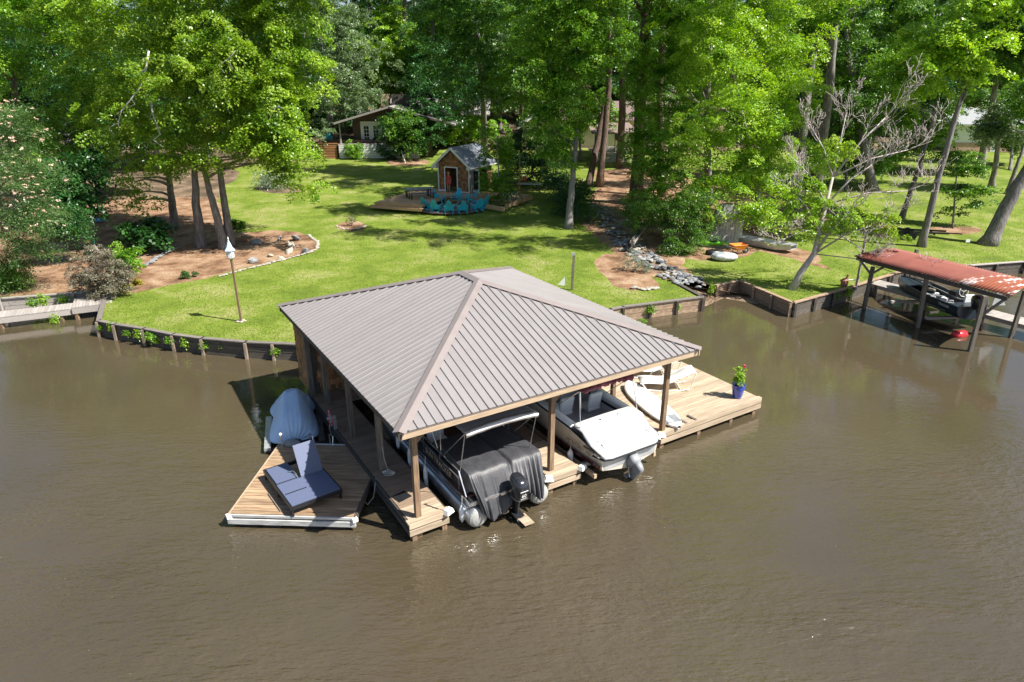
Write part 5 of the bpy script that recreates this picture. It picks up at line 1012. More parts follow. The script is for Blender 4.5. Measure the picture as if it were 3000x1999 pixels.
for (y0, wd_, step, kinds_) in ((74, 1.0, 7.5, (1, 0, 1)), (97, 1.0, 7.5, (1, 0, 3, 2, 1)), (112, 1.0, 7, (0, 2, 1, 3, 4)), (130, 1.0, 7, (1, 0, 2, 3)), (152, 1.0, 7.5, (0, 1, 2, 4)), (180, 1., 9, (1, 0))):
    x = -y0 * .95
    while x < y0 * .95:
        xx, yy = x + rg.uniform(-2, 2), y0 + rg.uniform(-5, 5); x += step
        px = 1500 + FPX * xx / (yy * CS + (CAM_H - tz(xx, yy)) * SN)
        if y0 < 80 and (640 < px < 2950): continue
        if 640 < px < 960 and y0 < 90: continue
        if any(a < px < b_ and yy < lim for a, b_, lim in clear): continue
        if px > 2500 and yy < 96: continue
        k = rg.choice(kinds_); s = rg.uniform(.85, 1.25); pos = (xx, yy, tz(xx, yy) - (3 if y0 > 90 else 0) * rg.random())
        tone = ('mid green', 'dark green', 'fresh green', 'silvery green', 'lime green')[k]; reg = 'behind the lawn maples at the left' if px < 640 else 'behind the brown house' if px < 1300 else 'behind the cream house and pines' if px < 2150 else 'beyond the right hand yard'
        lab_ = f'{tone} tree in the dense wood {reg}'; protos[k]['label'] = lab_; protos[k]['group'] = f'{tone} wood {reg}'
        if k not in used: labs[k] = (lab_, protos[k]['group'])
        if k not in used: t = protos[k]; t.location = pos; t.scale = (s,) * 3; t.rotation_euler = (0, 0, rg.uniform(0, 6.28)); used.add(k)
        else: dup(protos[k], pos, rg.uniform(0, 6.28), protos[k]['label'], scale=s)
for k in labs: protos[k]['label'], protos[k]['group'] = labs[k]
for k in range(5):
    if k not in used: protos[k].location = (k * 10 - 20, 150, 8)


V, c = leaves([(x, 213 + 12 * math.sin(x * .05), 20, 12, 4, 13) for x in range(-300, 301, 12)], 2400, 26, 1.3, 300, crad=(1.5, 3.5))
fo = bpy.data.objects.new('far_wood', tris_mesh('far_wood', V[:, :3], lf_dark, 3)); C.objects.link(fo); fo['kind'] = 'stuff'; tag(fo, 'dark far wood closing the view behind the nearer trees', 'wood')
# ================================================================== SHED, FIRE PIT, HOUSES, YARD THINGS
SZ = 1.88; S0 = Vector((-6.62, 61.25, SZ)); SA = R(-26)     # shed origin at the left bottom of the gable wall
SW, SD, SH = 3.15, 4.3, 2.45
shd_ = thing('garden_shed', 'small cedar shingled shed with a grey metal gable roof and white trim', 'shed', S0, SA)
m_roofg = mat('grey_seam_roof', (.26, .28, .33), .4, metal=.3, var=.08, bump=.02)
MB().box((SW / 2, 2.2, SH + .02), (SW - .2, SD, .04)).build('loft_ceiling', m_fasciad, shd_)
DX0, DX1, DHh = .72, 1.92, 2.1
wl = MB(); wl.prism([(0, 0), (DX0, 0), (DX0, .1), (0, .1)], 0, SH); wl.prism([(DX1, 0), (SW, 0), (SW, .1), (DX1, .1)], 0, SH); wl.prism([(DX0, 0), (DX1, 0), (DX1, .1), (DX0, .1)], DHh, SH)
wl.build('front_wall', m_fasciad, shd_)
apz = SH + 1.32
MB().hexa([(0, 0, SH), (SW, 0, SH), (SW, .1, SH), (0, .1, SH)], [(SW / 2 - .01, 0, apz), (SW / 2 + .01, 0, apz), (SW / 2 + .01, .1, apz), (SW / 2 - .01, .1, apz)]).build('gable_wall', m_fasciad, shd_)
MB().box((.05, SD / 2, SH / 2), (.1, SD, SH)).build('side_wall', m_cedar, shd_); MB().box((SW / 2, SD - .05, SH / 2), (SW, .1, SH)).build('back_wall', m_cedar, shd_)
rw = MB(); rw.box((SW - .05, .2, SH / 2), (.1, .4, SH)); rw.box((SW - .05, 3.6, SH / 2), (.1, 1.3, SH)); rw.box((SW - .05, SD / 2, 2.3), (.1, SD, .3)); rw.build('side_wall', m_cedar, shd_)
sb_ = [MB().hexa([(0, 0, 0), (w_, 0, 0), (w_, -.03, 0), (0, -.03, 0)], [(0, 0, .24), (w_, 0, .24), (w_, -.006, .24), (0, -.006, .24)]).mesh('shingle', m_cedar) for w_ in (.14, .19, .24)]
zr = 0.02; cnt = 0
while zr < apz - .15:
    x = -random.uniform(0, .1)
    lo = 0 if zr < SH else (zr + .15 - SH) / 1.32 * SW / 2
    while x < SW:
        k = random.randrange(3); w_ = (.14, .19, .24)[k]
        if x >= lo - .02 and x + w_ <= SW - lo + .02 and not (zr < DHh + .05 and x + w_ > DX0 - .12 and x < DX1 + .12) and cnt < 292:
            inst('shingle', sb_[k], shd_, (x, 0, zr + random.uniform(-.01, .01))); cnt += 1
        x += w_ + .008
    zr += .195
for x in (0, SW): MB().box((x, -.02, SH / 2), (.1, .08, SH)).build('corner_trim', m_white, shd_)
MB().box((SW + .02, .3, SH / 2), (.06, .1, SH)).build('corner_trim', m_white, shd_)
for x in (DX0 - .05, DX1 + .05): MB().box((x, -.035, DHh / 2), (.1, .05, DHh)).build('door_trim', m_white, shd_)
MB().box(((DX0 + DX1) / 2, -.035, DHh + .05), (DX1 - DX0 + .2, .05, .1)).build('door_trim', m_white, shd_); MB().box((.33, -.03, .08), (.7, .05, .16)).build('base_trim', m_white, shd_); MB().box((2.6, -.03, .05), (1.2, .05, .1)).build('base_trim', m_white, shd_)
dd = MB().box((.3, 0, 1.02), (.6, .04, 2.04)).build('open_door', m_grey, shd_); dd.location = (DX1 - .02, -.02, 0); dd.rotation_euler = (0, 0, R(125))
MB().box((SW / 2, .8, .02), (SW - .2, 1.4, .03)).build('floor', m_deckmid, shd_)
ov = .42
for s in (-1, 1):
    ex = SW / 2 + s * (SW / 2 + ov); ez = SH - ov * 1.32 / (SW / 2) + .12; az = apz + .12
    p0, p1 = Vector((ex, -.45, ez)), Vector((ex, SD + .3, ez)); q0, q1 = Vector((SW / 2, -.45, az)), Vector((SW / 2, SD + .3, az))
    n_ = (p1 - p0).cross(q0 - p0).normalized() * (-s if s < 0 else -1); n_ = n_ if n_.z > 0 else -n_
    MB().hexa([p0 - n_ * .03, p1 - n_ * .03, q1 - n_ * .03, q0 - n_ * .03], [p0 + n_ * .02, p1 + n_ * .02, q1 + n_ * .02, q0 + n_ * .02]).build('roof_slope', m_roofg, shd_)
    for k in range(13): y = k / 12; MB().bar(p0.lerp(p1, y) + n_ * .035, q0.lerp(q1, y) + n_ * .035, .03, .03, up=n_).build('roof_seam', m_roofg, shd_)
    MB().bar(p0 + Vector((0, -.02, -.09)), q0 + Vector((0, -.02, -.09)), .05, .18).build('barge_board', m_white, shd_)
    MB().bar(p0 - Vector((0, 0, .06)), p1 - Vector((0, 0, .06)), .08, .1).build('gutter', m_white, shd_)
MB().hexa([(-.42, -.42, SH - .42), (.02, -.42, SH - .42), (.02, -.1, SH - .42), (-.42, -.1, SH - .42)], [(-.42, -.42, SH - .25), (.02, -.42, SH + .1), (.02, -.1, SH + .1), (-.42, -.1, SH - .25)]).build('eave_return', m_white, shd_)
MB().hexa([(SW - .02, -.42, SH - .42), (SW + .42, -.42, SH - .42), (SW + .42, -.1, SH - .42), (SW - .02, -.1, SH - .42)], [(SW - .02, -.42, SH + .1), (SW + .42, -.42, SH - .25), (SW + .42, -.1, SH - .25), (SW - .02, -.1, SH + .1)]).build('eave_return', m_white, shd_)
for y, a in ((.55, 70), (2.9, 40)):
    fd = bpy.data.objects.new('french_door', None); C.objects.link(fd); fd.parent = shd_; fd.location = (SW + .05, y, 0); fd.rotation_euler = (0, 0, R(a - 90))
    for bx in ((.05, 1.0, .1, 2.05), (.85, 1.0, .1, 2.05)): MB().box((bx[0], 0, 1.05), (.1, .05, 2.0)).build('door_frame', m_white, fd)
    for z in (.12, 2.0): MB().box((.45, 0, z), (.9, .05, .16 if z > 1 else .24)).build('door_frame', m_white, fd)
    MB().box((.45, 0, 1.1), (.72, .012, 1.75)).build('door_pane', m_glass, fd)
# person in the doorway
pe_ = thing('person', 'person in a short red dress standing in the shed doorway', 'person', S0 + Vector((math.cos(SA) * 1.15, math.sin(SA) * 1.15, .04)) + Vector((-.1, -.12, 0)), SA)
m_skin = mat('skin', (.55, .33, .24), .5, bump=0, var=.05); m_hair = mat('blond_hair', (.45, .30, .13), .6, bump=.3)
me = bpy.data.meshes.new('body'); sv = [(0, 0, .92), (0, 0, 1.15), (0, .0, 1.36), (0, 0, 1.44), (0, -.01, 1.52), (0, -.015, 1.60), (0, 0, 1.66),
    (-.09, 0, .86), (-.10, -.02, .48), (-.09, .01, .09), (-.10, -.13, .03), (.09, 0, .86), (.08, .0, .48), (.07, .02, .09), (.08, -.12, .03),
    (-.17, 0, 1.36), (-.24, -.03, 1.12), (-.20, -.2, 1.22), (-.16, -.24, 1.3), (.17, 0, 1.36), (.22, .02, 1.1), (.24, -.03, .86), (.24, -.04, .77)]
se = [(0, 1), (1, 2), (2, 3), (3, 4), (4, 5), (5, 6), (0, 7), (7, 8), (8, 9), (9, 10), (0, 11), (11, 12), (12, 13), (13, 14), (2, 15), (15, 16), (16, 17), (17, 18), (2, 19), (19, 20), (20, 21), (21, 22)]
sr = [.13, .10, .10, .05, .07, .085, .06, .085, .055, .035, .03, .085, .055, .035, .03, .055, .035, .028, .035, .055, .035, .028, .035]
me.from_pydata(sv, se, []); me.materials.append(m_skin); bo = bpy.data.objects.new('body', me); C.objects.link(bo); bo.parent = pe_
md = bo.modifiers.new('k', 'SKIN'); me.skin_vertices.new() if not me.skin_vertices else None
for i, r_ in enumerate(sr): me.skin_vertices[0].data[i].radius = (r_, r_)
me.skin_vertices[0].data[0].use_root = True; md = bo.modifiers.new('u', 'SUBSURF'); md.levels = 1; md.render_levels = 1
MB().lathe([(.23, .62), (.22, .7), (.185, .95), (.15, 1.12), (.165, 1.28), (.16, 1.38), (.08, 1.44)], 16, sy=.72).build('dress', m_red, pe_, smooth=True)
for s in (-1, 1): MB().tube([(s * .14, 0, 1.38), (s * .22, -.02, 1.22)], [.07, .06], 8).build('dress_sleeve', m_red, pe_)
MB().lathe([(.03, -.16), (.11, -.1), (.12, .02), (.09, .1), (.02, .13)], 12, (0, .03, 1.62)).build('hair', m_hair, pe_, smooth=True)
for s in (-1, 1): MB().lathe([(.004, -.01), (.012, 0), (.004, .01)], 6, (s * .03, -.09, 1.6)).build('eye', m_black, pe_)
for s, hx, hy, hz in ((-1, -.16, -.25, 1.32), (1, .24, -.05, .74)):
    for k in range(5): MB().tube([(hx + (k - 2) * .014, hy, hz), (hx + (k - 2) * .018, hy - .03, hz + (.05 if s < 0 else -.06) * (1 - abs(k - 2) * .12))], [.008, .005], 5).build('finger', m_skin, pe_)
MB().tube([(0, -.095, 1.6), (0, -.115, 1.575)], [.008, .012], 6).build('nose', m_skin, pe_)
# shed deck
dkk = thing('shed_deck', 'low stepped timber deck round the shed', 'deck', (0, 0, 0))
def pl2(px, py, z): p = G(px, py, z); return Vector((p.x, p.y, 0))
m_sdeck = mat('honey_deck_wood', (.62, .40, .23), .65, col2=(.42, .26, .15), scale=2.5, stretch=(.8, 10, 10), bump=.3, bscale=5, orand=.12)
ax = Vector((math.cos(R(-21)), math.sin(R(-21)), 0)); ay = Vector((-ax.y, ax.x, 0)); O = pl2(1230, 603, 1.84)
def dboard(x0, x1, y, z, me_cache={}):
    key = round(x1 - x0, 2)
    if key not in me_cache: me_cache[key] = MB().box((0, 0, 0), (x1 - x0, .135, .04)).mesh('deck_board', m_sdeck)
    p = O + ax * ((x0 + x1) / 2) + ay * y; inst('deck_board', me_cache[key], dkk, (p.x, p.y, z), (0, 0, R(-21)))
for k in range(58):
    y = .07 + k * .145; x0 = -3.2 if y > .0 else 0
    if y < 5.0: dboard(-4.2, 0.0, y, 1.84)
    else: dboard(-4.2, 6.6, y, 1.84)
for k in range(3):
    dboard(-4.5, .35, -.30 + k * .145, 1.62)
for z, y, x0, x1 in ((1.74, .0, -4.2, 0), (1.52, -.37, -4.5, .35), (1.74, 4.98, 0, 6.6), (1.52, 4.86, 0, 6.6)):
    MB().bar(O + ax * x0 + ay * y + Vector((0, 0, z)), O + ax * x1 + ay * y + Vector((0, 0, z)), .04, .18).build('riser_board', m_sdeck, dkk)
MB().bar(O + ax * .02 + ay * 0 + Vector((0, 0, 1.74)), O + ax * .02 + ay * 4.98 + Vector((0, 0, 1.74)), .04, .18).build('riser_board', m_sdeck, dkk)
pA, pB = pl2(1480, 605, 1.75), pl2(1560, 578, 1.75); MB().bar(pA + Vector((0, 0, 1.72)), pB + Vector((0, 0, 1.72)), .06, .3).build('riser_board', m_sdeck, dkk)
MB().bar(pl2(1425, 603, 1.6) + Vector((0, 0, 1.55)), pl2(1475, 612, 1.6) + Vector((0, 0, 1.55)), .3, .3).build('step', m_sdeck, dkk)
m_tblit = mat('sunlit_navy_paint', (.22, .25, .34), .4, var=.2, bump=.05)  # navy table paint lightened to stand for dappled sun on the top
# picnic table + benches
PTP = O + ax * -1.9 + ay * 3.4 + Vector((0, 0, 1.86)); pr_rz = R(24)
pt = thing('picnic_table', 'navy blue painted picnic table on the shed deck', 'table', PTP, pr_rz)
for k in range(4): MB().box((0, -.33 + .22 * k, .76), (2.5, .2, .05)).build('table_slat', m_tblit, pt)
for x in (-.95, .95):
    for y in (-.32, .32): MB().box((x, y, .38), (.07, .07, .74)).build('leg', m_black, pt)
    MB().box((x, 0, .08), (.06, .7, .05)).build('foot_rail', m_black, pt)
def bench(lab, off):
    q = PTP + Vector((math.cos(pr_rz) * 0 - math.sin(pr_rz) * off, math.cos(pr_rz) * off, 0)); t = thing('bench', lab, 'bench', q, pr_rz, 'benches at the picnic table')
    for k in range(2): MB().box((.1, -.08 + .17 * k, .46), (2.3, .15, .04)).build('seat_slat', m_tblue, t)
    for x in (-.9, 1.0):
        for y in (-.12, .12): MB().box((x, y, .22), (.05, .05, .44)).build('leg', m_black, t)
        MB().box((x, 0, .03), (.05, .28, .04)).build('foot_rail', m_black, t)
bench('navy bench in front of the picnic table on the deck', -.85); bench('navy bench behind the picnic table, toward the trees', .85)
# fire pit circle and turquoise chairs
PC = T(1322, 608); PC.z = tz(PC.x, PC.y)
fp = thing('paver_circle', 'round patio of dark pavers and flagstones with a fire ring in its middle', 'patio', PC)
m_pav = mat('charcoal_paver', (.13, .12, .13), .85, var=.3, bump=.5, orand=.35); m_flag = mat('rose_flagstone', (.42, .31, .26), .85, var=.2, bump=.4, orand=.3)
MB().lathe([(3.15, 0), (3.15, .02), (.01, .03)], 40).build('bedding', m_litter, fp)
cnt = 0
for rr in np.arange(.5, 3.1, .27):
    n_ = int(2 * math.pi * rr / .4)
    for k in range(n_):
        a0 = 2 * math.pi * (k + .5 * (cnt % 2)) / n_; inst('paver', RK[0] if False else None or (bpy.data.meshes.get('paver') or MB().hexa([(-.17, -.12, 0), (.17, -.12, 0), (.17, .12, 0), (-.17, .12, 0)], [(-.16, -.11, .06), (.16, -.11, .06), (.16, .11, .06), (-.16, .11, .06)]).mesh('paver', m_pav)), fp, (rr * math.cos(a0), rr * math.sin(a0), .01), (0, 0, a0 + math.pi / 2))
    cnt += 1
for k in range(34):
    a0 = random.uniform(0, 6.28); r_ = random.uniform(.4, 2.6); s = random.uniform(.2, .34)
    inst('flagstone', (bpy.data.meshes.get('flagstone') or MB().prism([(math.cos(a) * (1 + .2 * math.sin(a * 3)), math.sin(a)) for a in np.linspace(0, 6.28, 8)[:-1]], -.5, .5).mesh('flagstone', m_flag)), fp, (r_ * math.cos(a0), r_ * math.sin(a0), .06), (0, 0, a0), (s, s * .7, .07))
for k in range(12): a = k * math.pi / 6; inst('ring_stone', RK[k % 5], fp, (.5 * math.cos(a), .5 * math.sin(a), .14), (0, 0, a), (.13, .12, .12))
def chair(label, px, py, face, first=[None]):
    p = T(px, py); p.z = tz(p.x, p.y) + .07
    if first[0]: return dup(first[0], p, face, label)
    t = thing('adirondack_chair', label, 'chair', p, face, 'turquoise chairs round the fire pit'); first[0] = t; t.scale = (1.08, 1.08, 1.12)
    # faces +x locally
    for k in range(5): MB().box((.12 - k * .0 + .09 * (2 - k) * 1.0, 0, .36 - .03 * k + .0), (.08, .52, .02), rot=Matrix.Rotation(R(-12), 3, 'Y')).build('seat_slat', m_teal, t)
    for k in range(7):
        y = (k - 3) * .082; h = .78 - .035 * (k - 3) ** 2; q = MB().box((0, 0, h / 2), (.02, .062, h)).build('back_slat', m_teal, t); q.location = (-.28, y, .28); q.rotation_euler = (0, R(-22), 0)
    MB().box((-.34, 0, .5), (.03, .56, .07), rot=Matrix.Rotation(R(-22), 3, 'Y')).build('back_brace', m_teal, t)
    for s in (-1, 1):
        MB().box((.0, s * .34, .56), (.72, .13, .025)).build('armrest', m_teal, t); MB().box((.3, s * .3, .28), (.09, .03, .56)).build('leg', m_teal, t)
        MB().bar((.34, s * .27, .36), (-.5, s * .27, .04), .03, .12).build('leg', m_teal, t); MB().box((-.3, s * .33, .3), (.08, .03, .52), rot=Matrix.Rotation(R(-10), 3, 'Y')).build('arm_brace', m_teal, t)
    return t
ctr = T(1322, 607)
for lab, px, py in (('turquoise adirondack chair at the back left of the fire pit, by the bench', 1290, 598), ('brightest turquoise chair facing straight out, below the shed door', 1338, 595), ('turquoise chair at the back right before the shed corner', 1380, 597), ('turquoise chair at the left end seen from its side', 1254, 618), ('turquoise chair second from the left end, turned to the pit', 1280, 626), ('turquoise chair seen squarely from behind at the front middle', 1317, 630), ('turquoise chair seen from behind, front right of the middle one', 1354, 629), ('turquoise chair at the right end with its back rising highest', 1412, 612), ('turquoise chair overlapped by the right end chair', 1397, 622)):
    p = T(px, py); chair(lab, px, py, math.atan2(ctr.y - p.y + .8, ctr.x - p.x))
# right of the shed
pp_ = T(1521, 585); po = thing('rusty_pole', 'tall thin rusty pole standing on the deck edge right of the shed', 'pole', pp_); MB().tube([(0, 0, 0), (0, 0, 3.7)], .05, 8).build('shaft', m_rust, po)
gt = thing('grill_table', 'grey metal prep table with red bottle at the deck end', 'table', T(1550, 568, .35), R(-10))
MB().box((0, 0, .85), (2.1, .8, .05)).build('table_top', m_galv, gt)
for x in (-.95, .95):
    for y in (-.33, .33): MB().box((x, y, .42), (.06, .06, .84)).build('leg', m_post, gt)
MB().box((0, 0, .3), (1.9, .6, .04)).build('shelf', m_post, gt)
rc = thing('red_cooler', 'small red cooler standing on the grey prep table', 'cooler', T(1536, 560, .35) + Vector((0, 0, .88))); MB().box((0, 0, .22), (.35, .3, .44)).build('cooler_body', m_red, rc, bevel=.03); MB().box((0, 0, .46), (.37, .32, .05)).build('lid', m_vinyl, rc)
for k, (px, lab) in enumerate(((1480, 'left grey and black bicycle leaning at the deck edge'), (1505, 'right grey and black bicycle leaning by the rusty pole'))):
    t = thing('bicycle', lab, 'bicycle', T(px, 595, .3), R(-30), 'bicycles behind the young gum')
    for x in (-.5, .5):
        wh = MB().tube([(x + .33 * math.cos(a), 0, .34 + .33 * math.sin(a)) for a in np.linspace(0, 6.283, 21)], .022, 6, cap=False).build('wheel', m_rubber, t)
        for a in range(0, 180, 30): MB().tube([(x - .32 * math.cos(R(a)), 0, .34 - .32 * math.sin(R(a))), (x + .32 * math.cos(R(a)), 0, .34 + .32 * math.sin(R(a)))], .004, 4).build('spoke', m_galv, wh)
    fr_ = MB()
    for a, b_ in (((-.5, 0, .34), (-.05, 0, .3)), ((-.05, 0, .3), (-.2, 0, .8)), ((-.2, 0, .78), (.35, 0, .8)), ((.35, 0, .85), (-.05, 0, .3)), ((.32, 0, .95), (.5, 0, .34)), ((-.5, 0, .34), (-.18, 0, .76))): fr_.tube([a, b_], .02, 6)
    fr_.build('frame', m_galv, t); MB().box((-.22, 0, .9), (.26, .14, .06)).build('saddle', m_black, t, bevel=.02); MB().tube([(.22, -.28, 1.02), (.32, 0, 1.0), (.22, .28, 1.02)], .015, 6).build('handlebar', m_black, t)
# --------------------------------------------------------------- houses
m_brown = mat('brown_siding', (.10, .065, .05), .8, var=.2, scale=3, bump=.3); m_shin = mat('weathered_shingle_roof', (.36, .33, .32), .9, col2=(.22, .20, .20), scale=8, bump=.5, orand=.1)
m_cream = mat('cream_siding', (.66, .66, .42), .6, var=.06, bump=.05); m_pinkroof = mat('dusty_rose_roof', (.24, .17, .15), .9, col2=(.15, .11, .10), scale=6, bump=.4)
m_slatw = mat('orange_slat_wood', (.34, .16, .07), .7, var=.25, scale=2, stretch=(1, 8, 8), bump=.2, orand=.15); m_brick = mat('pale_brick', (.42, .27, .21), .85, var=.2, scale=12, bump=.3)
hz = 2.5
h1 = thing('brown_house', 'dark brown lake house with low gable roof and raised white slat porch', 'house', (-20.3, 82.3, hz))
MB().box((3.6, 4.0, 1.0), (13, 6.5, 2.1)).build('foundation', m_brown, h1)
MB().box((6.3, 4.3, 3.0), (10.5, 5.0, 2.4)).build('wall', m_brown, h1)
MB().hexa([(.9, 1.8, 4.2), (13.5, 1.8, 4.2), (13.5, 2.0, 4.2), (.9, 2.0, 4.2)], [(5.8, 1.8, 5.9), (6.0, 1.8, 5.9), (6.0, 2.0, 5.9), (5.8, 2.0, 5.9)]).build('gable_wall', m_brown, h1)
MB().hexa([(-.6, -.6, 3.95), (5.9, -.6, 5.75), (5.9, 12, 5.75), (-.6, 12, 3.95)], [(-.6, -.6, 4.1), (5.9, -.6, 5.92), (5.9, 12, 5.92), (-.6, 12, 4.1)]).build('roof_slope', m_shin, h1)
MB().hexa([(5.9, -.6, 5.75), (13.6, -.6, 3.75), (13.6, 12, 3.75), (5.9, 12, 5.75)], [(5.9, -.6, 5.92), (13.6, -.6, 3.9), (13.6, 12, 3.9), (5.9, 12, 5.92)]).build('roof_slope', m_shin, h1)
MB().hexa([(4.5, 6, 4.6), (17.5, 6, 4.6), (17.5, 10, 6.4), (4.5, 10, 6.4)], [(4.5, 6, 4.75), (17.5, 6, 4.75), (17.5, 10, 6.55), (4.5, 10, 6.55)]).build('roof_slope', m_shin, h1)
MB().bar((-.6, -.62, 4.0), (5.9, -.62, 5.82), .06, .22).build('barge_board', m_walk, h1); MB().bar((5.9, -.62, 5.82), (13.6, -.62, 3.8), .06, .22).build('barge_board', m_fasciad, h1)
MB().box((4.2, 7.5, 6.3), (1.0, .9, 1.6)).build('chimney', m_brick, h1); MB().box((6.3, 7.5, 6.4), (2.4, 1.6, 1.3)).build('dormer', m_fasciad, h1)
for x in (-.1, 6.2): MB().box((x, .1, 2.85), (.16, .16, 2.5)).build('porch_post', m_walk, h1)
MB().box((4.5, .9, 1.6), (9.8, 2.6, .12)).build('porch_floor', m_walk, h1)
for k in range(8): MB().box((4.5, -.42, .12 + k * .19), (9.6, .04, .15)).build('skirt_slat', m_white if True else m_walk, h1)
for x in (1.8, 5.0): MB().box((x, -.45, .8), (.05, .05, 1.5)).build('skirt_stile', m_black, h1)
for k in range(9): MB().box((-1.7, -.2, .12 + k * .19), (2.2, .05, .13)).build('stair_slat', m_slatw, h1)
MB().box((-1.7, .8, 1.7), (2.3, 2.1, .08)).build('side_landing', m_slatw, h1)
fdo = bpy.data.objects.new('french_doors', None); C.objects.link(fdo); fdo.parent = h1; fdo.location = (2.05, 1.72, 1.68)
MB().box((1.25, .04, 1.18), (2.6, .06, 2.5)).build('door_surround', m_white, fdo)
for x in (.45, 1.6): MB().box((x + .2, 0, 1.1), (.78, .05, 1.95)).build('door_leaf', m_vinyl, fdo); 
for x in (.45, 1.6):
    for i in range(2):
        for j in range(4): MB().box((x + .04 + i * .31, -.035, .45 + j * .42), (.26, .02, .36)).build('door_pane', m_glass, fdo)
for x in (7.5, 10): MB().box((x, 1.78, 2.9), (1.1, .06, 1.2)).build('window', m_glass, h1)
sf_ = thing('porch_sofa', 'black wicker sofa with a pale cushion on the brown house porch', 'sofa', (-15.7, 82.9, hz + 1.68))
MB().box((0, .1, .25), (1.7, .7, .4)).build('seat', m_black, sf_, bevel=.04); MB().box((0, .42, .6), (1.7, .15, .6)).build('backrest', m_black, sf_, bevel=.04); MB().box((-.2, .25, .62), (.4, .14, .3)).build('cushion', m_vinyl, sf_, bevel=.04)
for x in (-.85, .85): MB().box((x, .1, .4), (.14, .75, .5)).build('armrest', m_black, sf_, bevel=.03)
dup([o for o in C.objects if o.name == 'adirondack_chair'][0], (-22.1, 83.6, hz + 1.75), R(-80), 'turquoise chair up on the side landing of the brown house')
tree('porch_shrub', 'clipped bright green bush before the porch corner', (1035, 462), (1035, 420, 81), [(1035, 425, 28, 16, 81.3), (1035, 450, 26, 14, 81.3)], .14, lf_gum, m_bark, .05, 70, 70, 101, cat='shrub', limbs=1, crad=(.25, .5))
tree('porch_shrub', 'dark bush hiding the middle of the white slat skirt', (1150, 465), (1150, 430, 81), [(1145, 440, 40, 24, 81.3)], .16, lf_dark, m_bark, .05, 70, 70, 102, cat='shrub', limbs=1, crad=(.25, .5))
tree('porch_shrub', 'yellow green bush at the right end of the brown house', (1225, 455), (1225, 420, 82), [(1228, 425, 26, 30, 82)], .16, lf_mid, m_bark, .05, 60, 70, 103, cat='shrub', limbs=1, crad=(.25, .5))
bm = thing('lawn_stake', 'thin rusty stake standing in the lawn left of the porch stairs', 'stake', T(949, 494)); MB().tube([(0, 0, 0), (-.03, 0, .9)], .03, 6).build('shaft', m_rust, bm)
# white car beyond the brown house
cr_ = thing('parked_car', 'white car parked uphill, only its dark windscreen and roof showing above the house', 'car', (-25.5, 118, tz(-25.5, 118) - .3), R(15))
loft([(.3, 0, 0, 2.2, .85), (.6, 0, 0, 2.3, .92), (.95, 0, 0, 2.2, .88), (1.0, 0, 0, 2.05, .82)], 20, 5).build('body', m_white, cr_, smooth=False)
loft([(1.0, -.1, 0, 1.5, .78), (1.5, -.15, 0, 1.05, .66)], 20, 5).build('window_band', m_glass, cr_); loft([(1.5, -.15, 0, 1.07, .68), (1.58, -.15, 0, .9, .58)], 20, 5).build('roof', m_white, cr_)
for x in (-1.4, 1.4):
    for y in (-.85, .85): q = MB().tube([(x, y - .1, .33), (x, y + .1, .33)], .33, 14).build('wheel', m_rubber, cr_)
# cream house
h2 = thing('cream_house', 'cream sided house with rose coloured roof half hidden by pines', 'house', (1.0, 87.5, 2.9))
MB().box((11, 6, 1.9), (20, 8, 3.8)).build('wall', m_cream, h2)
MB().hexa([(0.3, .0, 3.0), (3.0, .0, 3.0), (3.0, 4, 3.0), (.3, 4, 3.0)], [(1.6, 0, 4.0), (1.7, 0, 4.0), (1.7, 4, 4.0), (1.6, 4, 4.0)]).build('gable_wall', m_cream, h2)
MB().box((1.65, 1, 1.5), (2.7, 2.1, 3.0)).build('gable_bay', m_cream, h2)
for k in range(15): MB().box((1.65, -.065, .15 + .195 * k), (2.72, .03, .185), rot=Matrix.Rotation(R(4), 3, 'X')).build('siding_board', m_cream, h2)
for s in (-1, 1): MB().bar((1.65 + s * 1.9, -.5, 2.75), (1.65, -.5, 4.2), .05, .2).build('barge_board', m_white, h2); MB().hexa([(1.65 + s * 1.9, -.5, 2.82), (1.65 + s * 1.9, 5, 2.82), (1.65, 5, 4.25), (1.65, -.5, 4.25)], [(1.65 + s * 1.9, -.5, 2.9), (1.65 + s * 1.9, 5, 2.9), (1.65, 5, 4.33), (1.65, -.5, 4.33)]).build('roof_slope', m_galv, h2)
MB().box((2.35, -.1, 1.7), (.7, .06, 1.5)).build('window', m_glass, h2); MB().box((2.35, -.12, 2.5), (.9, .08, .1)).build('window_frame', m_white, h2); MB().box((1.95, -.12, 1.7), (.08, .08, 1.6)).build('window_frame', m_white, h2)
MB().hexa([(3, .8, 3.5), (21.5, .8, 3.5), (21.5, 6.5, 5.6), (3, 6.5, 5.6)], [(3, .8, 3.65), (21.5, .8, 3.65), (21.5, 6.5, 5.75), (3, 6.5, 5.75)]).build('roof_slope', m_pinkroof, h2)
MB().box((16.0, 1.93, 1.6), (2.2, .08, 2.4)).build('garage_door', m_white, h2); MB().box((12.8, 1.93, 1.8), (1.0, .08, 1.4)).build('window', m_glass, h2); MB().box((11, 1.95, 1.0), (.9, .06, 2.0)).build('door', m_vinyl, h2)
pd = thing('lattice_porch', 'white railed porch with lattice skirt before the cream house', 'porch', (9.5, 79.5, 2.35))
MB().box((2.3, 2.5, 1.0), (4.8, 6, .1)).build('porch_floor', m_walk, pd); MB().box((2.3, -.42, 1.75), (4.8, .08, .07)).build('handrail', m_white, pd); MB().box((2.3, -.42, 1.12), (4.8, .06, .06)).build('bottom_rail', m_white, pd)
for k in range(30): MB().box((-.05 + k * .162, -.42, 1.43), (.035, .035, .6)).build('baluster', m_white, pd)
lt = MB()
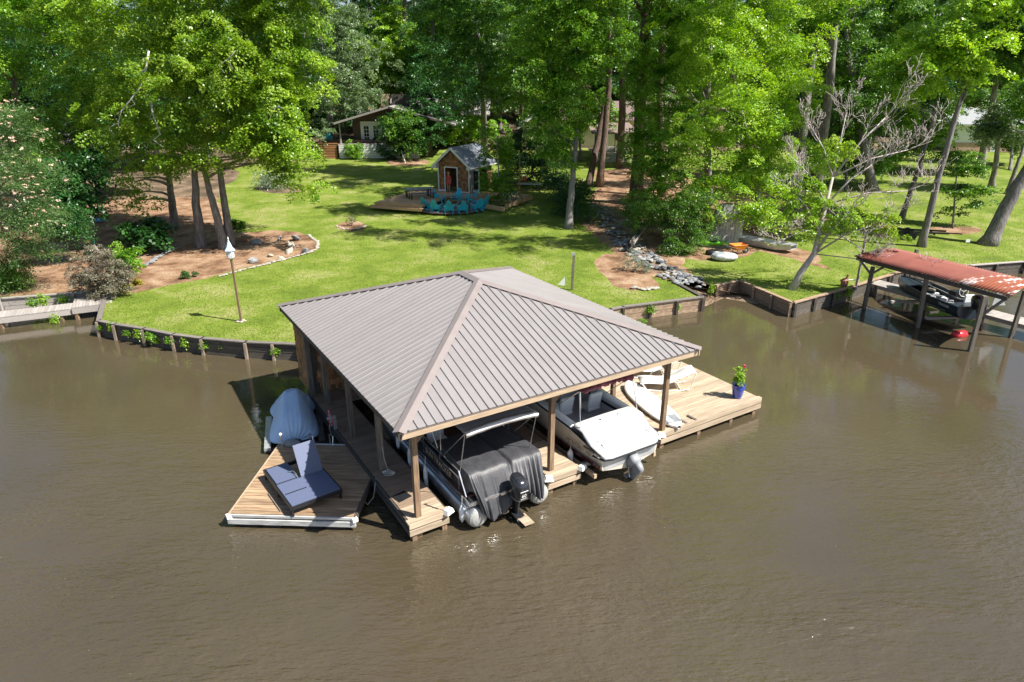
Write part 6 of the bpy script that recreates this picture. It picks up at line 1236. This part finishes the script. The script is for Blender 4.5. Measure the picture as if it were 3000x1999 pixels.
for k in range(-4, 26):
    for s in (-1, 1):
        a, b_ = (k * .2, 0.05), (k * .2 + s * .9, .95)
        x0, x1 = sorted((a[0], b_[0]))
        if x0 < -.1 or x1 > 4.7: continue
        lt.bar((a[0], -.40 - .012 * s, a[1]), (b_[0], -.40 - .012 * s, b_[1]), .012, .035)
lt.build('lattice', m_white, pd)['kind'] = 'stuff'
MB().hexa([(-.4, -.6, 3.2), (5, -.6, 3.2), (5, 7, 3.9), (-.4, 7, 3.9)], [(-.4, -.6, 3.3), (5, -.6, 3.3), (5, 7, 4.0), (-.4, 7, 4.0)]).build('porch_roof', m_pinkroof, pd)
for x in (0, 2.3, 4.6): MB().box((x, -.4, 2.2), (.1, .1, 2.0)).build('porch_post', m_fasciad, pd)
# white house at the right
h3 = thing('white_house', 'white house with pale roof far beyond the right lawn', 'house', (57, 87, 2.8), R(-8))
MB().box((4, 4, 1.9), (11, 8, 3.0)).build('wall', m_white, h3); MB().box((4, -.05, .55), (11, .12, 1.1)).build('brick_base', m_brick, h3)
MB().hexa([(-2, -.6, 3.2), (10, -.6, 3.2), (10, 4, 5.0), (-2, 4, 5.0)], [(-2, -.6, 3.35), (10, -.6, 3.35), (10, 4, 5.15), (-2, 4, 5.15)]).build('roof_slope', m_galv, h3)
for x in (1.5, 5.5): MB().box((x, -.06, 2.1), (1.1, .1, 1.2)).build('window', m_glass, h3)
MB().box((3.6, -.08, 1.1), (.95, .1, 2.1)).build('door', m_vinyl, h3)
# --------------------------------------------------------------- yard things
cb2 = thing('painted_board', 'green leaning game board with a pale blue ring emblem by the bronze shrub', 'game board', T(268, 768), R(-60))
q = MB().box((0, 0, .65), (.72, .04, 1.3)).build('board_face', m_green, cb2); q.rotation_euler = (R(-18), 0, 0)
q2 = MB().tube([(.24 * math.cos(a), -.03, .85 + .24 * math.sin(a)) for a in np.linspace(0, 6.283, 25)], .014, 5, cap=False).build('ring_emblem', m_paleb, cb2); q2.rotation_euler = (R(-18), 0, 0)
q3 = MB().add([(-.12, -.035, .68), (.13, -.035, .68), (.15, -.035, .98), (.11, -.035, .98), (.08, -.035, .82), (-.08, -.035, .80)], [(0, 1, 2, 3, 4, 5)]).build('shape_emblem', m_paleb, cb2, solid=.01); q3.rotation_euler = (R(-18), 0, 0)
MB().box((0, -.04, 0), (.14, .012, .03)).build('bar_emblem', m_paleb, cb2).location = (0, .29, .96)
MB().box((0, .55, .5), (.7, .04, 1.1), rot=Matrix.Rotation(R(22), 3, 'X')).build('rear_board', m_walk, cb2)
tp_ = thing('blue_tarp', 'small crumpled blue tarp on the ground below the dark shrubs', 'tarp', T(283, 652)); rg = random.Random(3)
MB().grid([[(x * .12, y * .1, .08 + rg.uniform(0, .22) * (1 - abs(x) / 7)) for x in range(-6, 7)] for y in range(-4, 5)]).build('tarp_sheet', mat('blue_tarp', (.08, .2, .6), .5), tp_, smooth=True, solid=.01)
bn = thing('storage_bin', 'dark blue plastic bin beside the lone maple trunk', 'bin', T(470, 672)); MB().hexa([(-.3, -.25, 0), (.3, -.25, 0), (.3, .25, 0), (-.3, .25, 0)], [(-.36, -.3, .75), (.36, -.3, .75), (.36, .3, .75), (-.36, .3, .75)]).build('bin_body', m_tblue, bn); MB().box((0, 0, .78), (.78, .66, .06)).build('lid', m_tblue, bn)
for k, (px, py, s, lib, lab) in enumerate([(752, 715, .42, RK, 'grey speckled boulder nearest the double maple'), (742, 770, .34, RK, 'dark pointed stump like rock alone at the lower left'), (793, 752, .24, RW, 'small flat pale rock in the middle of the bed'), (792, 772, .18, RK, 'smallest rock below the flat pale one'), (847, 742, .36, RW, 'broad pale rock on the right of the bed'), (852, 722, .38, RW, 'whitest rock in the bed'), (826, 762, .28, RW, 'pinkish pale rock near the stone edging'), (868, 704, .42, RK, 'flat bluish slab rock in the shade streak'), (895, 742, .34, RK, 'dark split rock at the right tip of the bed'), (820, 704, .3, RK, 'shadowed rock beneath the branch shade')]):
    p = T(px, py); t = thing('rock', lab, 'rock', p + Vector((0, 0, s * .25)), k * 1.1, 'rocks lying in the pine straw bed'); inst('rock_body', lib[k % len(lib)], t, (0, 0, 0), (.2, .1 * k, 0), (s, s * .75, s * (1.4 if k in (1, 8) else .9)))
eb = thing('stone_edging', 'line of small pale stones edging the pine straw bed', 'stone edging', T(700, 795))
def edging(par, px, n, lib, s0, s1):
    ps = [T(*q) for q in px]; L = [0]
    for a, b_ in zip(ps, ps[1:]): L.append(L[-1] + (b_ - a).length)
    for k in range(n):
        d = L[-1] * k / (n - 1); i = max(j for j in range(len(ps)) if L[j] <= d + 1e-6); i = min(i, len(ps) - 2); f = (d - L[i]) / (L[i + 1] - L[i]); p = ps[i].lerp(ps[i + 1], f); s = random.uniform(s0, s1)
        inst('stone', lib[k % len(lib)], par, Vector((p.x + random.uniform(-.06, .06), p.y + random.uniform(-.06, .06), p.z + s * .2)) - par.location, (0, 0, random.uniform(0, 6)), (s, s * .75, s * .6))
edging(eb, [(640, 812), (700, 795), (780, 775), (850, 757), (905, 742), (930, 730), (932, 712), (905, 690)], 100, RW, .08, .17)
e2 = thing('stone_edging', 'dark shaded row of bluish stones crossing the mulch below the maples', 'stone edging', T(430, 770)); edging(e2, [(425, 780), (455, 760), (490, 740), (530, 725)], 26, RK, .1, .2); edging(e2, [(440, 772), (470, 752), (505, 732)], 16, RK, .1, .22)
e3 = thing('stone_edging', 'short pale kerb of stones at the tip of the small creek side bed', 'stone edging', T(1890, 848)); edging(e3, [(1862, 846), (1890, 852), (1925, 845)], 8, RW, .16, .28)
e4 = thing('stone_edging', 'ring of small pale stones round the twiggy plant on the lawn', 'stone edging', T(1030, 670)); edging(e4, [(985, 664), (1010, 673), (1045, 673), (1070, 664)], 16, RW, .1, .18)
# creek stones
crk = thing('creek_stones', 'bed of blue grey and white stones lining the drainage creek', 'stone bed', T(1880, 740))
line = [(1745, 610, 20), (1780, 640, 28), (1800, 680, 30), (1830, 715, 34), (1880, 750, 38), (1930, 782, 36), (1985, 812, 38), (2030, 835, 40)]
for k in range(296):
    f = random.random() ** .9 * (len(line) - 1.001); i = int(f); g_ = f - i; a, b_ = line[i], line[i + 1]
    px, py, wd2 = (a[j] + (b_[j] - a[j]) * g_ for j in range(3)); p = T(px + random.uniform(-1, 1) * wd2, py + random.uniform(-.5, .5) * wd2 * .6); s = random.uniform(.11, .23)
    inst('stone', (RK + RW)[(k * 7) % 9 if random.random() < .5 else k % 5], crk, Vector((p.x, p.y, p.z + s * .3 + random.uniform(0, .08))) - crk.location, (random.uniform(-.3, .3), 0, random.uniform(0, 6)), (s, s * .8, s * .75))
def log(name, lab, a, b_, r_, m): t = thing(name, lab, 'log', a); MB().tube([(0, 0, 0), (Vector(b_) - Vector(a))], [r_, r_ * .8], 8).build('log_body', m, t)
ch = thing('wooden_chute', 'grey plank chute propped on a post over the creek stones', 'chute', T(1850, 740)); a, b_ = Vector((0, 0, .55)), T(1895, 690) - T(1850, 740) + Vector((0, 0, .9))
MB().bar(a, b_, .3, .04).build('chute_floor', m_walk, ch)
for s in (-.15, .15): MB().bar(a + Vector((s, 0, .08)), b_ + Vector((s, 0, .08)), .03, .16).build('chute_side', m_walk, ch)
MB().bar((0, 0, 0), (0, 0, .9), .14, .14).build('support_post', m_bulk, ch)
stp = thing('dead_stump', 'broad weathered pale stump wall behind the green kayak, under the vines', 'stump', T(2105, 715))
MB().grid([[((r_ + .16 * math.sin(5 * a + z) + .08 * math.sin(11 * a)) * math.cos(a) * 1.25 + z * .22, (r_ + .1 * math.sin(4 * a)) * math.sin(a) * .7, z) for a in np.linspace(0, 6.283, 33)[:-1]] for r_, z in ((1.35, -.1), (1.05, .3), (.9, .9), (.85, 1.5), (.74, 2.2), (.5, 2.7))], closed=True).build('stump_body', mat('bleached_stump_wood', (.46, .44, .42), .85, col2=(.20, .19, .19), scale=2, stretch=(4, 4, .5), bump=.8, bscale=6, contrast=1.4), stp, smooth=True)
wb = thing('wheelbarrow', 'orange wheelbarrow standing by the flat bottomed boat', 'wheelbarrow', T(2158, 745), R(15))
b = MB().add([(-.45, -.33, .62), (.55, -.33, .62), (.55, .33, .62), (-.45, .33, .62), (-.15, -.2, .3), (.4, -.2, .3), (.4, .2, .3), (-.15, .2, .3)], [(0, 1, 5, 4), (1, 2, 6, 5), (2, 3, 7, 6), (3, 0, 4, 7), (4, 5, 6, 7)]); b.build('tray', m_orange, wb, solid=.02)
q = MB().tube([(.62, -.06, .2), (.62, .06, .2)], .2, 16).build('wheel', m_rubber, wb); MB().tube([(.62, -.07, .2), (.62, .07, .2)], .07, 10).build('rim', m_galv, q)
for s in (-1, 1): MB().tube([(.62, s * .1, .22), (.2, s * .24, .28), (-.85, s * .3, .6)], .022, 6).build('handle', m_post, wb); MB().tube([(-.1, s * .24, .3), (-.2, s * .26, 0)], .018, 6).build('leg', m_black, wb)
jb = thing('jon_boat', 'long grey flat bottomed boat lying on the ground past the wheelbarrow', 'boat', T(2230, 722), math.atan2(-3.2, 2.6))
Lb = 2.3; hull_ = MB(); hull_.grid([[(x, -w_, .42 + up_), (x, -w_ * .9, .05 + up_), (x, w_ * .9, .05 + up_), (x, w_, .42 + up_)] for x, w_, up_ in ((-Lb, .55, 0), (0, .62, 0), (1.3, .6, .02), (Lb, .4, .16))]); hull_.build('hull', m_galv, jb, solid=.03)
for x in (-1.6, -.4, .9): MB().box((x, 0, .34), (.3, 1.1, .05)).build('bench_seat', m_galv, jb)
MB().box((-Lb + .02, 0, .25), (.04, 1.05, .36)).build('transom', m_galv, jb); MB().prism([(1.7, -.48), (Lb, -.36), (Lb, .36), (1.7, .48)], .46, .5).build('bow_deck', m_galv, jb)
ky = thing('green_kayak', 'bright green kayak lying against the pale stump', 'kayak', T(2085, 722), R(-12))
loft([(.08, 0, 0, .95, .2), (.2, 0, 0, 1.15, .32), (.32, 0, 0, .95, .28), (.36, 0, 0, .7, .2)], 24, 2.2).build('hull', mat('lime_plastic', (.16, .55, .02), .35), ky, smooth=True); MB().lathe([(.3, .36), (.26, .39), (.2, .3)], 16, sx=1.4).build('cockpit_rim', m_black, ky)
tb_ = thing('tow_tube', 'grey and white covered towable tube between kayak and wheelbarrow', 'tow tube', T(2120, 762), R(-5)); MB().lathe([(.55, 0), (.8, .1), (.85, .25), (.7, .38), (.3, .42), (.05, .36)], 22, sy=.7).build('tube_body', mat('grey_white_tube', (.62, .62, .62), .5, col2=(.25, .27, .3), scale=3, bump=.2, contrast=2), tb_, smooth=True)
tb2 = thing('tow_tube', 'dark deflated tube in front of the green kayak', 'tow tube', T(2092, 745), R(20)); MB().lathe([(.5, 0), (.65, .1), (.6, .22), (.3, .26), (.05, .2)], 18, sy=.6).build('tube_body', m_black, tb2, smooth=True)
bk2 = thing('blue_bucket', 'blue tub on the ground behind the wheelbarrow', 'tub', T(2120, 708)); MB().lathe([(.28, 0), (.42, .25), (.4, .27), (.27, .04)], 16, sx=1.3).build('tub_body', mat('aqua_tub', (.2, .4, .5), .4), bk2)
p = T(1675, 850); pl_ = thing('post_light', 'dark slim post with a small silver top behind the roof edge', 'post', p); MB().bar((0, 0, 0), (.06, 0, 1.9), .12, .12).build('post', m_postold, pl_); MB().box((.0, 0, 1.95), (.16, .12, .18)).build('lamp_head', m_galv, pl_)
fg = thing('white_flag', 'small white pennant peeking over the roof edge beside the slim post', 'flag', T(1656, 862)); MB().tube([(0, 0, 0), (0, 0, 1.0)], .015, 5).build('staff', m_galv, fg); MB().add([(0, 0, .98), (0, 0, .45), (-.42, .02, .5)], [(0, 1, 2)]).build('pennant', m_white, fg, solid=.008)
sg = thing('yard_sign', 'tiny white marker standing on the right lawn', 'sign', T(2832, 722)); MB().box((0, 0, .35), (.28, .02, .2)).build('sign_panel', m_white, sg); MB().tube([(0, 0, 0), (0, 0, .3)], .01, 5).build('stake', m_black, sg)
tr = thing('boat_trailer', 'empty black boat trailer parked behind the leaning trunk', 'trailer', T(2690, 700), R(-18))
for s in (-.5, .5): MB().bar((-1.6, s, .5), (1.7, s * .8, .55), .1, .12).build('frame_beam', m_black, tr)
for x in (-1.3, -.3, .8): MB().bar((x, -.6, .45), (x, .6, .45), .08, .08).build('cross_member', m_black, tr)
for s in (-.75, .75): MB().tube([(-.6, s - .08, .3), (-.6, s + .08, .3)], .3, 16).build('wheel', m_rubber, tr)
MB().bar((1.6, 0, .5), (2.6, 0, .5), .08, .08).build('tongue', m_black, tr)
# utility pole, pump at the shelter
up_ = thing('dock_pole', 'grey pole with a white box at the land end of the rusty shelter', 'pole', (*gxy(2508, 842, .7), .5)); MB().tube([(0, 0, 0), (0, 0, 3.1)], .07, 8).build('shaft', m_walk, up_); MB().lathe([(.02, 1.5), (.14, 1.55), (.14, 1.7), (.02, 1.75)], 10, (0, -.08, 0)).build('meter_box', m_white, up_); MB().tube([(0, 0, .6), (-.5, 0, .62)], .03, 6).build('pipe', m_white, up_)
pu_ = thing('water_pump', 'old rusty water pump with pipes on the mossy bank', 'pump', T(2472, 838)); MB().lathe([(.18, 0), (.2, .3), (.1, .4)], 10).build('housing', m_rust, pu_)
for a in ((-.25, 0, .3), (.25, .1, .6), (0, -.2, .7)): MB().tube([(0, 0, .2), a], .03, 6).build('pipe', m_rust, pu_)
# --------------------------------------------------------------- rusty shelter with the dark boat
rs = thing('boat_shelter', 'old boat shelter with a rust red corrugated roof on dark posts', 'boat shelter', (0, 0, 0))
A_, B_, C_, D_ = G(2500, 750, 2.75), G(2623, 728, 3.0), G(3035, 825, 3.0), G(2966, 868, 2.7)
def rust_roof():
    n = 150; b = MB(); rows_ = []
    for i in range(n + 1):
        f = i / n; p, q = A_.lerp(D_, f), B_.lerp(C_, f); r_ = []
        for j in range(6):
            g_ = j / 5; x = p.lerp(q, g_); x.z += .028 * math.sin(i * math.pi / 1.5) + .14 * math.sin(g_ * math.pi) ** .8 * .8 - .02; r_.append(x)
        rows_.append(r_)
    return b.grid(rows_)
def rust_mat():
    m = mat('rusted_roof_sheet', (.20, .055, .042), .65, col2=(.27, .085, .06), scale=.9, bump=.2, bscale=10); n = m.node_tree.nodes; l = m.node_tree.links
    b = n['Principled BSDF']; src = b.inputs['Base Color'].links[0].from_socket; ge = n.new('ShaderNodeNewGeometry'); sx = n.new('ShaderNodeSeparateXYZ'); l.new(ge.outputs['Position'], sx.inputs[0])
    def R_(s, a, b_, c, d): k = n.new('ShaderNodeMapRange'); l.new(s, k.inputs[0]); k.inputs[1].default_value, k.inputs[2].default_value, k.inputs[3].default_value, k.inputs[4].default_value = a, b_, c, d; return k.outputs[0]
    msk = R_(sx.outputs['Y'], 28.6, 29.6, 1, 0); nz = n.new('ShaderNodeTexNoise'); mp = n.new('ShaderNodeMapping'); mp.inputs['Rotation'].default_value = (0, 0, R(-28 + 90)); mp.inputs['Scale'].default_value = (.5, 3.2, 1)
    l.new(ge.outputs['Position'], mp.inputs[0]); l.new(mp.outputs[0], nz.inputs['Vector']); nz.inputs['Scale'].default_value = 1.3; nz.inputs['Detail'].default_value = 5
    t = R_(nz.outputs['Fac'], .56, .60, 0, 1); mu = n.new('ShaderNodeMath'); mu.operation = 'MULTIPLY'; l.new(msk, mu.inputs[0]); l.new(t, mu.inputs[1])
    o1 = n.new('ShaderNodeMix'); o1.data_type = 'RGBA'; l.new(msk, o1.inputs['Factor']); l.new(src, o1.inputs['A']); o1.inputs['B'].default_value = (.28, .075, .035, 1)
    o2 = n.new('ShaderNodeMix'); o2.data_type = 'RGBA'; l.new(mu.outputs[0], o2.inputs['Factor']); l.new(o1.outputs['Result'], o2.inputs['A']); o2.inputs['B'].default_value = (.62, .58, .56, 1)
    l.new(o2.outputs['Result'], b.inputs['Base Color']); return m
rust_roof().build('roof_sheet', rust_mat(), rs, smooth=True, solid=.012)
for (bx, by), (tx, ty) in (((2530, 906), (2555, 795)), ((2690, 960), (2715, 815)), ((2842, 1030), (2885, 868)), ((2960, 990), (3000, 868)), ((2662, 845), (2672, 795)), ((2812, 900), (2825, 840))):
    b0 = G(bx, by, 0); yy = b0.y; t1 = W(tx, ty, yy); MB().bar(b0 + Vector((0, 0, -.7)), Vector((t1.x, t1.y, max(2.3, min(2.78, t1.z)))), .16, .16).build('post', m_postold, rs)
for f in (.0, 1.0):
    p, q = A_.lerp(B_, f), D_.lerp(C_, f); MB().bar(p + Vector((.25, .1, -.16)), q + Vector((-.1, .1, -.16)), .08, .18).build('roof_beam', m_fasciad, rs)
for f in (.18, .45, .72, .97): MB().bar(A_.lerp(D_, f) + Vector((0, 0, -.08)), B_.lerp(C_, f) + Vector((0, 0, -.08)), .07, .1).build('rafter', m_fasciad, rs)
b0 = G(2530, 906, 0); 
for s in ((-.55, .3), (.35, -.75)): MB().bar((b0.x, b0.y, 1.9), (b0.x + s[0], b0.y + s[1], 2.6), .1, .1).build('knee_brace', m_postold, rs)
b0 = G(2842, 1030, 0); MB().bar((b0.x + .1, b0.y + .1, 1.6), (D_.x + .1, D_.y + .3, 2.6), .08, .1).build('knee_brace', m_postold, rs)
sdk = thing('shelter_dock', 'grey plank catwalk running behind the dark boat', 'dock', (0, 0, 0)); a, b_ = G(2520, 822, .65), G(3100, 985, .55); d = (b_ - a).normalized(); nn = Vector((-d.y, d.x, 0)); L = (b_ - a).length
if nn.y < 0: nn = -nn
me = MB().box((0, 0, 0), (1.1, .16, .04)).mesh('board', m_walk)
for k in range(int(L / .172)): p = a + d * (.1 + k * .172) + nn * .45; inst('board', me, sdk, (p.x, p.y, .64), (0, 0, math.atan2(nn.y, nn.x)))
MB().bar(a + Vector((0, 0, -.12)), b_ + Vector((0, 0, -.02)), .05, .2).build('rim_joist', m_walk, sdk)
for k in range(4): p = a + d * (1 + k * 2.8); MB().bar(p + Vector((0, 0, -1.2)), p, .14, .14).build('pile', m_postold, sdk)
db = thing('fishing_boat', 'dark navy aluminium fishing boat cluttered with gear under the rusty roof', 'boat', G(2730, 900, .35), math.atan2((G(2880, 950, .5) - G(2600, 830, .5)).y, (G(2880, 950, .5) - G(2600, 830, .5)).x) + math.pi)
HB = [(-2.5, .82, .25), (-1.5, .86, .25), (0, .86, .25), (1.2, .74, .27), (2.1, .45, .38), (2.7, .06, .62)]
hb = MB(); hb.grid([[(x, w_ * 1.02, .86 + .08 * max(0, x) / 2.7), (x, w_ * .96, .55), (x, w_ * .78, kz + .05), (x, 0, kz - .08), (x, -w_ * .78, kz + .05), (x, -w_ * .96, .55), (x, -w_ * 1.02, .86 + .08 * max(0, x) / 2.7)] for x, w_, kz in HB]); o_ = len(hb.v)
hb.f.append(tuple(range(7))); hb.build('hull', m_dkgreen, db, solid=.02)
MB().prism([(1.1, -.72), (2.0, -.46), (2.6, -.06), (2.6, .06), (2.0, .46), (1.1, .72)], .84, .88).build('bow_deck', m_dkgreen, db); MB().prism([(-2.45, -.78), (-1.7, -.8), (-1.7, .8), (-2.45, .78)], .78, .82).build('stern_deck', m_dkgreen, db); MB().box((-.3, 0, .4), (2.8, 1.5, .04)).build('floor', m_grey, db)
q = bpy.data.objects.new('console', None); C.objects.link(q); q.parent = db; MB().box((-1.0, -.35, .8), (.45, .55, .7)).build('console_box', m_black, q)
MB().tube([(-1.35 + .05 * math.sin(a), -.35 + .24 * math.cos(a), 1.22 + .24 * math.sin(a)) for a in np.linspace(0, 6.283, 21)], .018, 6, cap=False).build('steering_wheel', m_white, db)
for a in (30, 150, 270): MB().tube([(-1.35, -.35, 1.22), (-1.35, -.35 + .23 * math.cos(R(a)), 1.22 + .23 * math.sin(R(a)))], .012, 5).build('wheel_spoke', m_white, db)
MB().box((-1.75, -.35, .95), (.1, .5, .5)).build('white_seat_back', m_vinyl, db, bevel=.04)
rgx = random.Random(8); mm_ = [m_black, m_grey, m_orange, m_green, m_vinyl, m_galv, m_fascia]
for k in range(12): MB().box((rgx.uniform(-1.9, .9), rgx.uniform(-.6, .6), .62 + rgx.uniform(0, .22)), (rgx.uniform(.1, .4), rgx.uniform(.1, .3), rgx.uniform(.1, .25)), rz=rgx.uniform(0, 3)).build('gear_box', mm_[k % 7], db, bevel=.02)
for k in range(6): y = rgx.uniform(-.6, .6); MB().tube([(-1.6, y, .9), (1.2, y + rgx.uniform(-.2, .2), 1.02)], .012, 5).build('fishing_rod', [m_black, m_galv][k % 2], db)
MB().tube([(2.2, -.15, .95), (.6, .2, 1.05)], .03, 6).build('trolling_motor', m_black, db)
mo = bpy.data.objects.new('outboard_motor', None); C.objects.link(mo); mo.parent = db; mo.location = (-2.85, 0, .9); mo.rotation_euler = (0, R(18), 0)
loft([(-.1, 0, 0, .28, .18), (.05, 0, 0, .38, .23), (.4, 0, 0, .4, .24), (.58, .05, 0, .28, .18), (.62, .05, 0, .15, .1)], 16, 2.8).build('cowling', m_blackg, mo, smooth=True); loft([(-1.1, 0, 0, .13, .04), (-.5, 0, 0, .12, .06), (-.1, 0, 0, .18, .11)], 12).build('leg', m_black, mo); MB().box((-.05, 0, -.75), (.4, .26, .02)).build('ventilation_plate', m_black, mo)
text('TRACKER', .16, m_vinyl, db, (-1.7, .90, .70), (R(90), 0, R(180)))
lfb = thing('lift_beams', 'pale timber crosspieces of the lift under the dark boat', 'boat lift', db.location, db.rotation_euler.z)
for x in (-1.6, 1.0): MB().bar((x, -1.3, -.05), (x, 1.6, .02), .16, .12).build('cross_beam', m_walk, lfb)
rk = thing('red_drum', 'red float half sunk beneath the rusty shelter', 'float', G(2810, 985, 0), .3); MB().tube([(-.35, 0, .02), (-.3, 0, .05), (.3, 0, .05), (.35, 0, .02)], [.12, .2, .2, .12], 12).build('drum_body', m_red, rk, smooth=True)
jet = thing('jetty', 'pale grey jetty at the right edge beyond the outboard', 'jetty', (0, 0, 0)); a, b_ = G(2925, 925, .6), G(3110, 965, .6); MB().bar(a, b_, .9, .08).build('jetty_deck', m_walk, jet); MB().add([tuple(W(2905, 895, a.y)), tuple(W(2945, 895, a.y)), tuple(W(2925, 845, a.y))], [(0, 1, 2)]).build('gusset', m_galv, jet, solid=.05)

# specks of leaf and pollen floating on the water
n_ = 180; P_ = np.stack([RNG.uniform(-22, 24, n_), RNG.uniform(9, 34, n_), np.full(n_, .006)], 1); a_ = RNG.uniform(0, 6.28, n_); s_ = RNG.uniform(.01, .022, n_)
V_ = np.stack([P_ + np.stack([np.cos(a_ + k * 1.57) * s_, np.sin(a_ + k * 1.57) * s_ * .7, np.zeros(n_)], 1) for k in range(4)], 1)
ok_ = np.array([not inside((p[0], p[1]), landd) for p in P_]); fo2 = bpy.data.objects.new('floating_leaves', tris_mesh('floating_leaves', V_[ok_], lf_bron, 4)); C.objects.link(fo2); fo2['kind'] = 'stuff'; tag(fo2, 'tiny pale leaf specks floating scattered over the brown water', 'leaves')
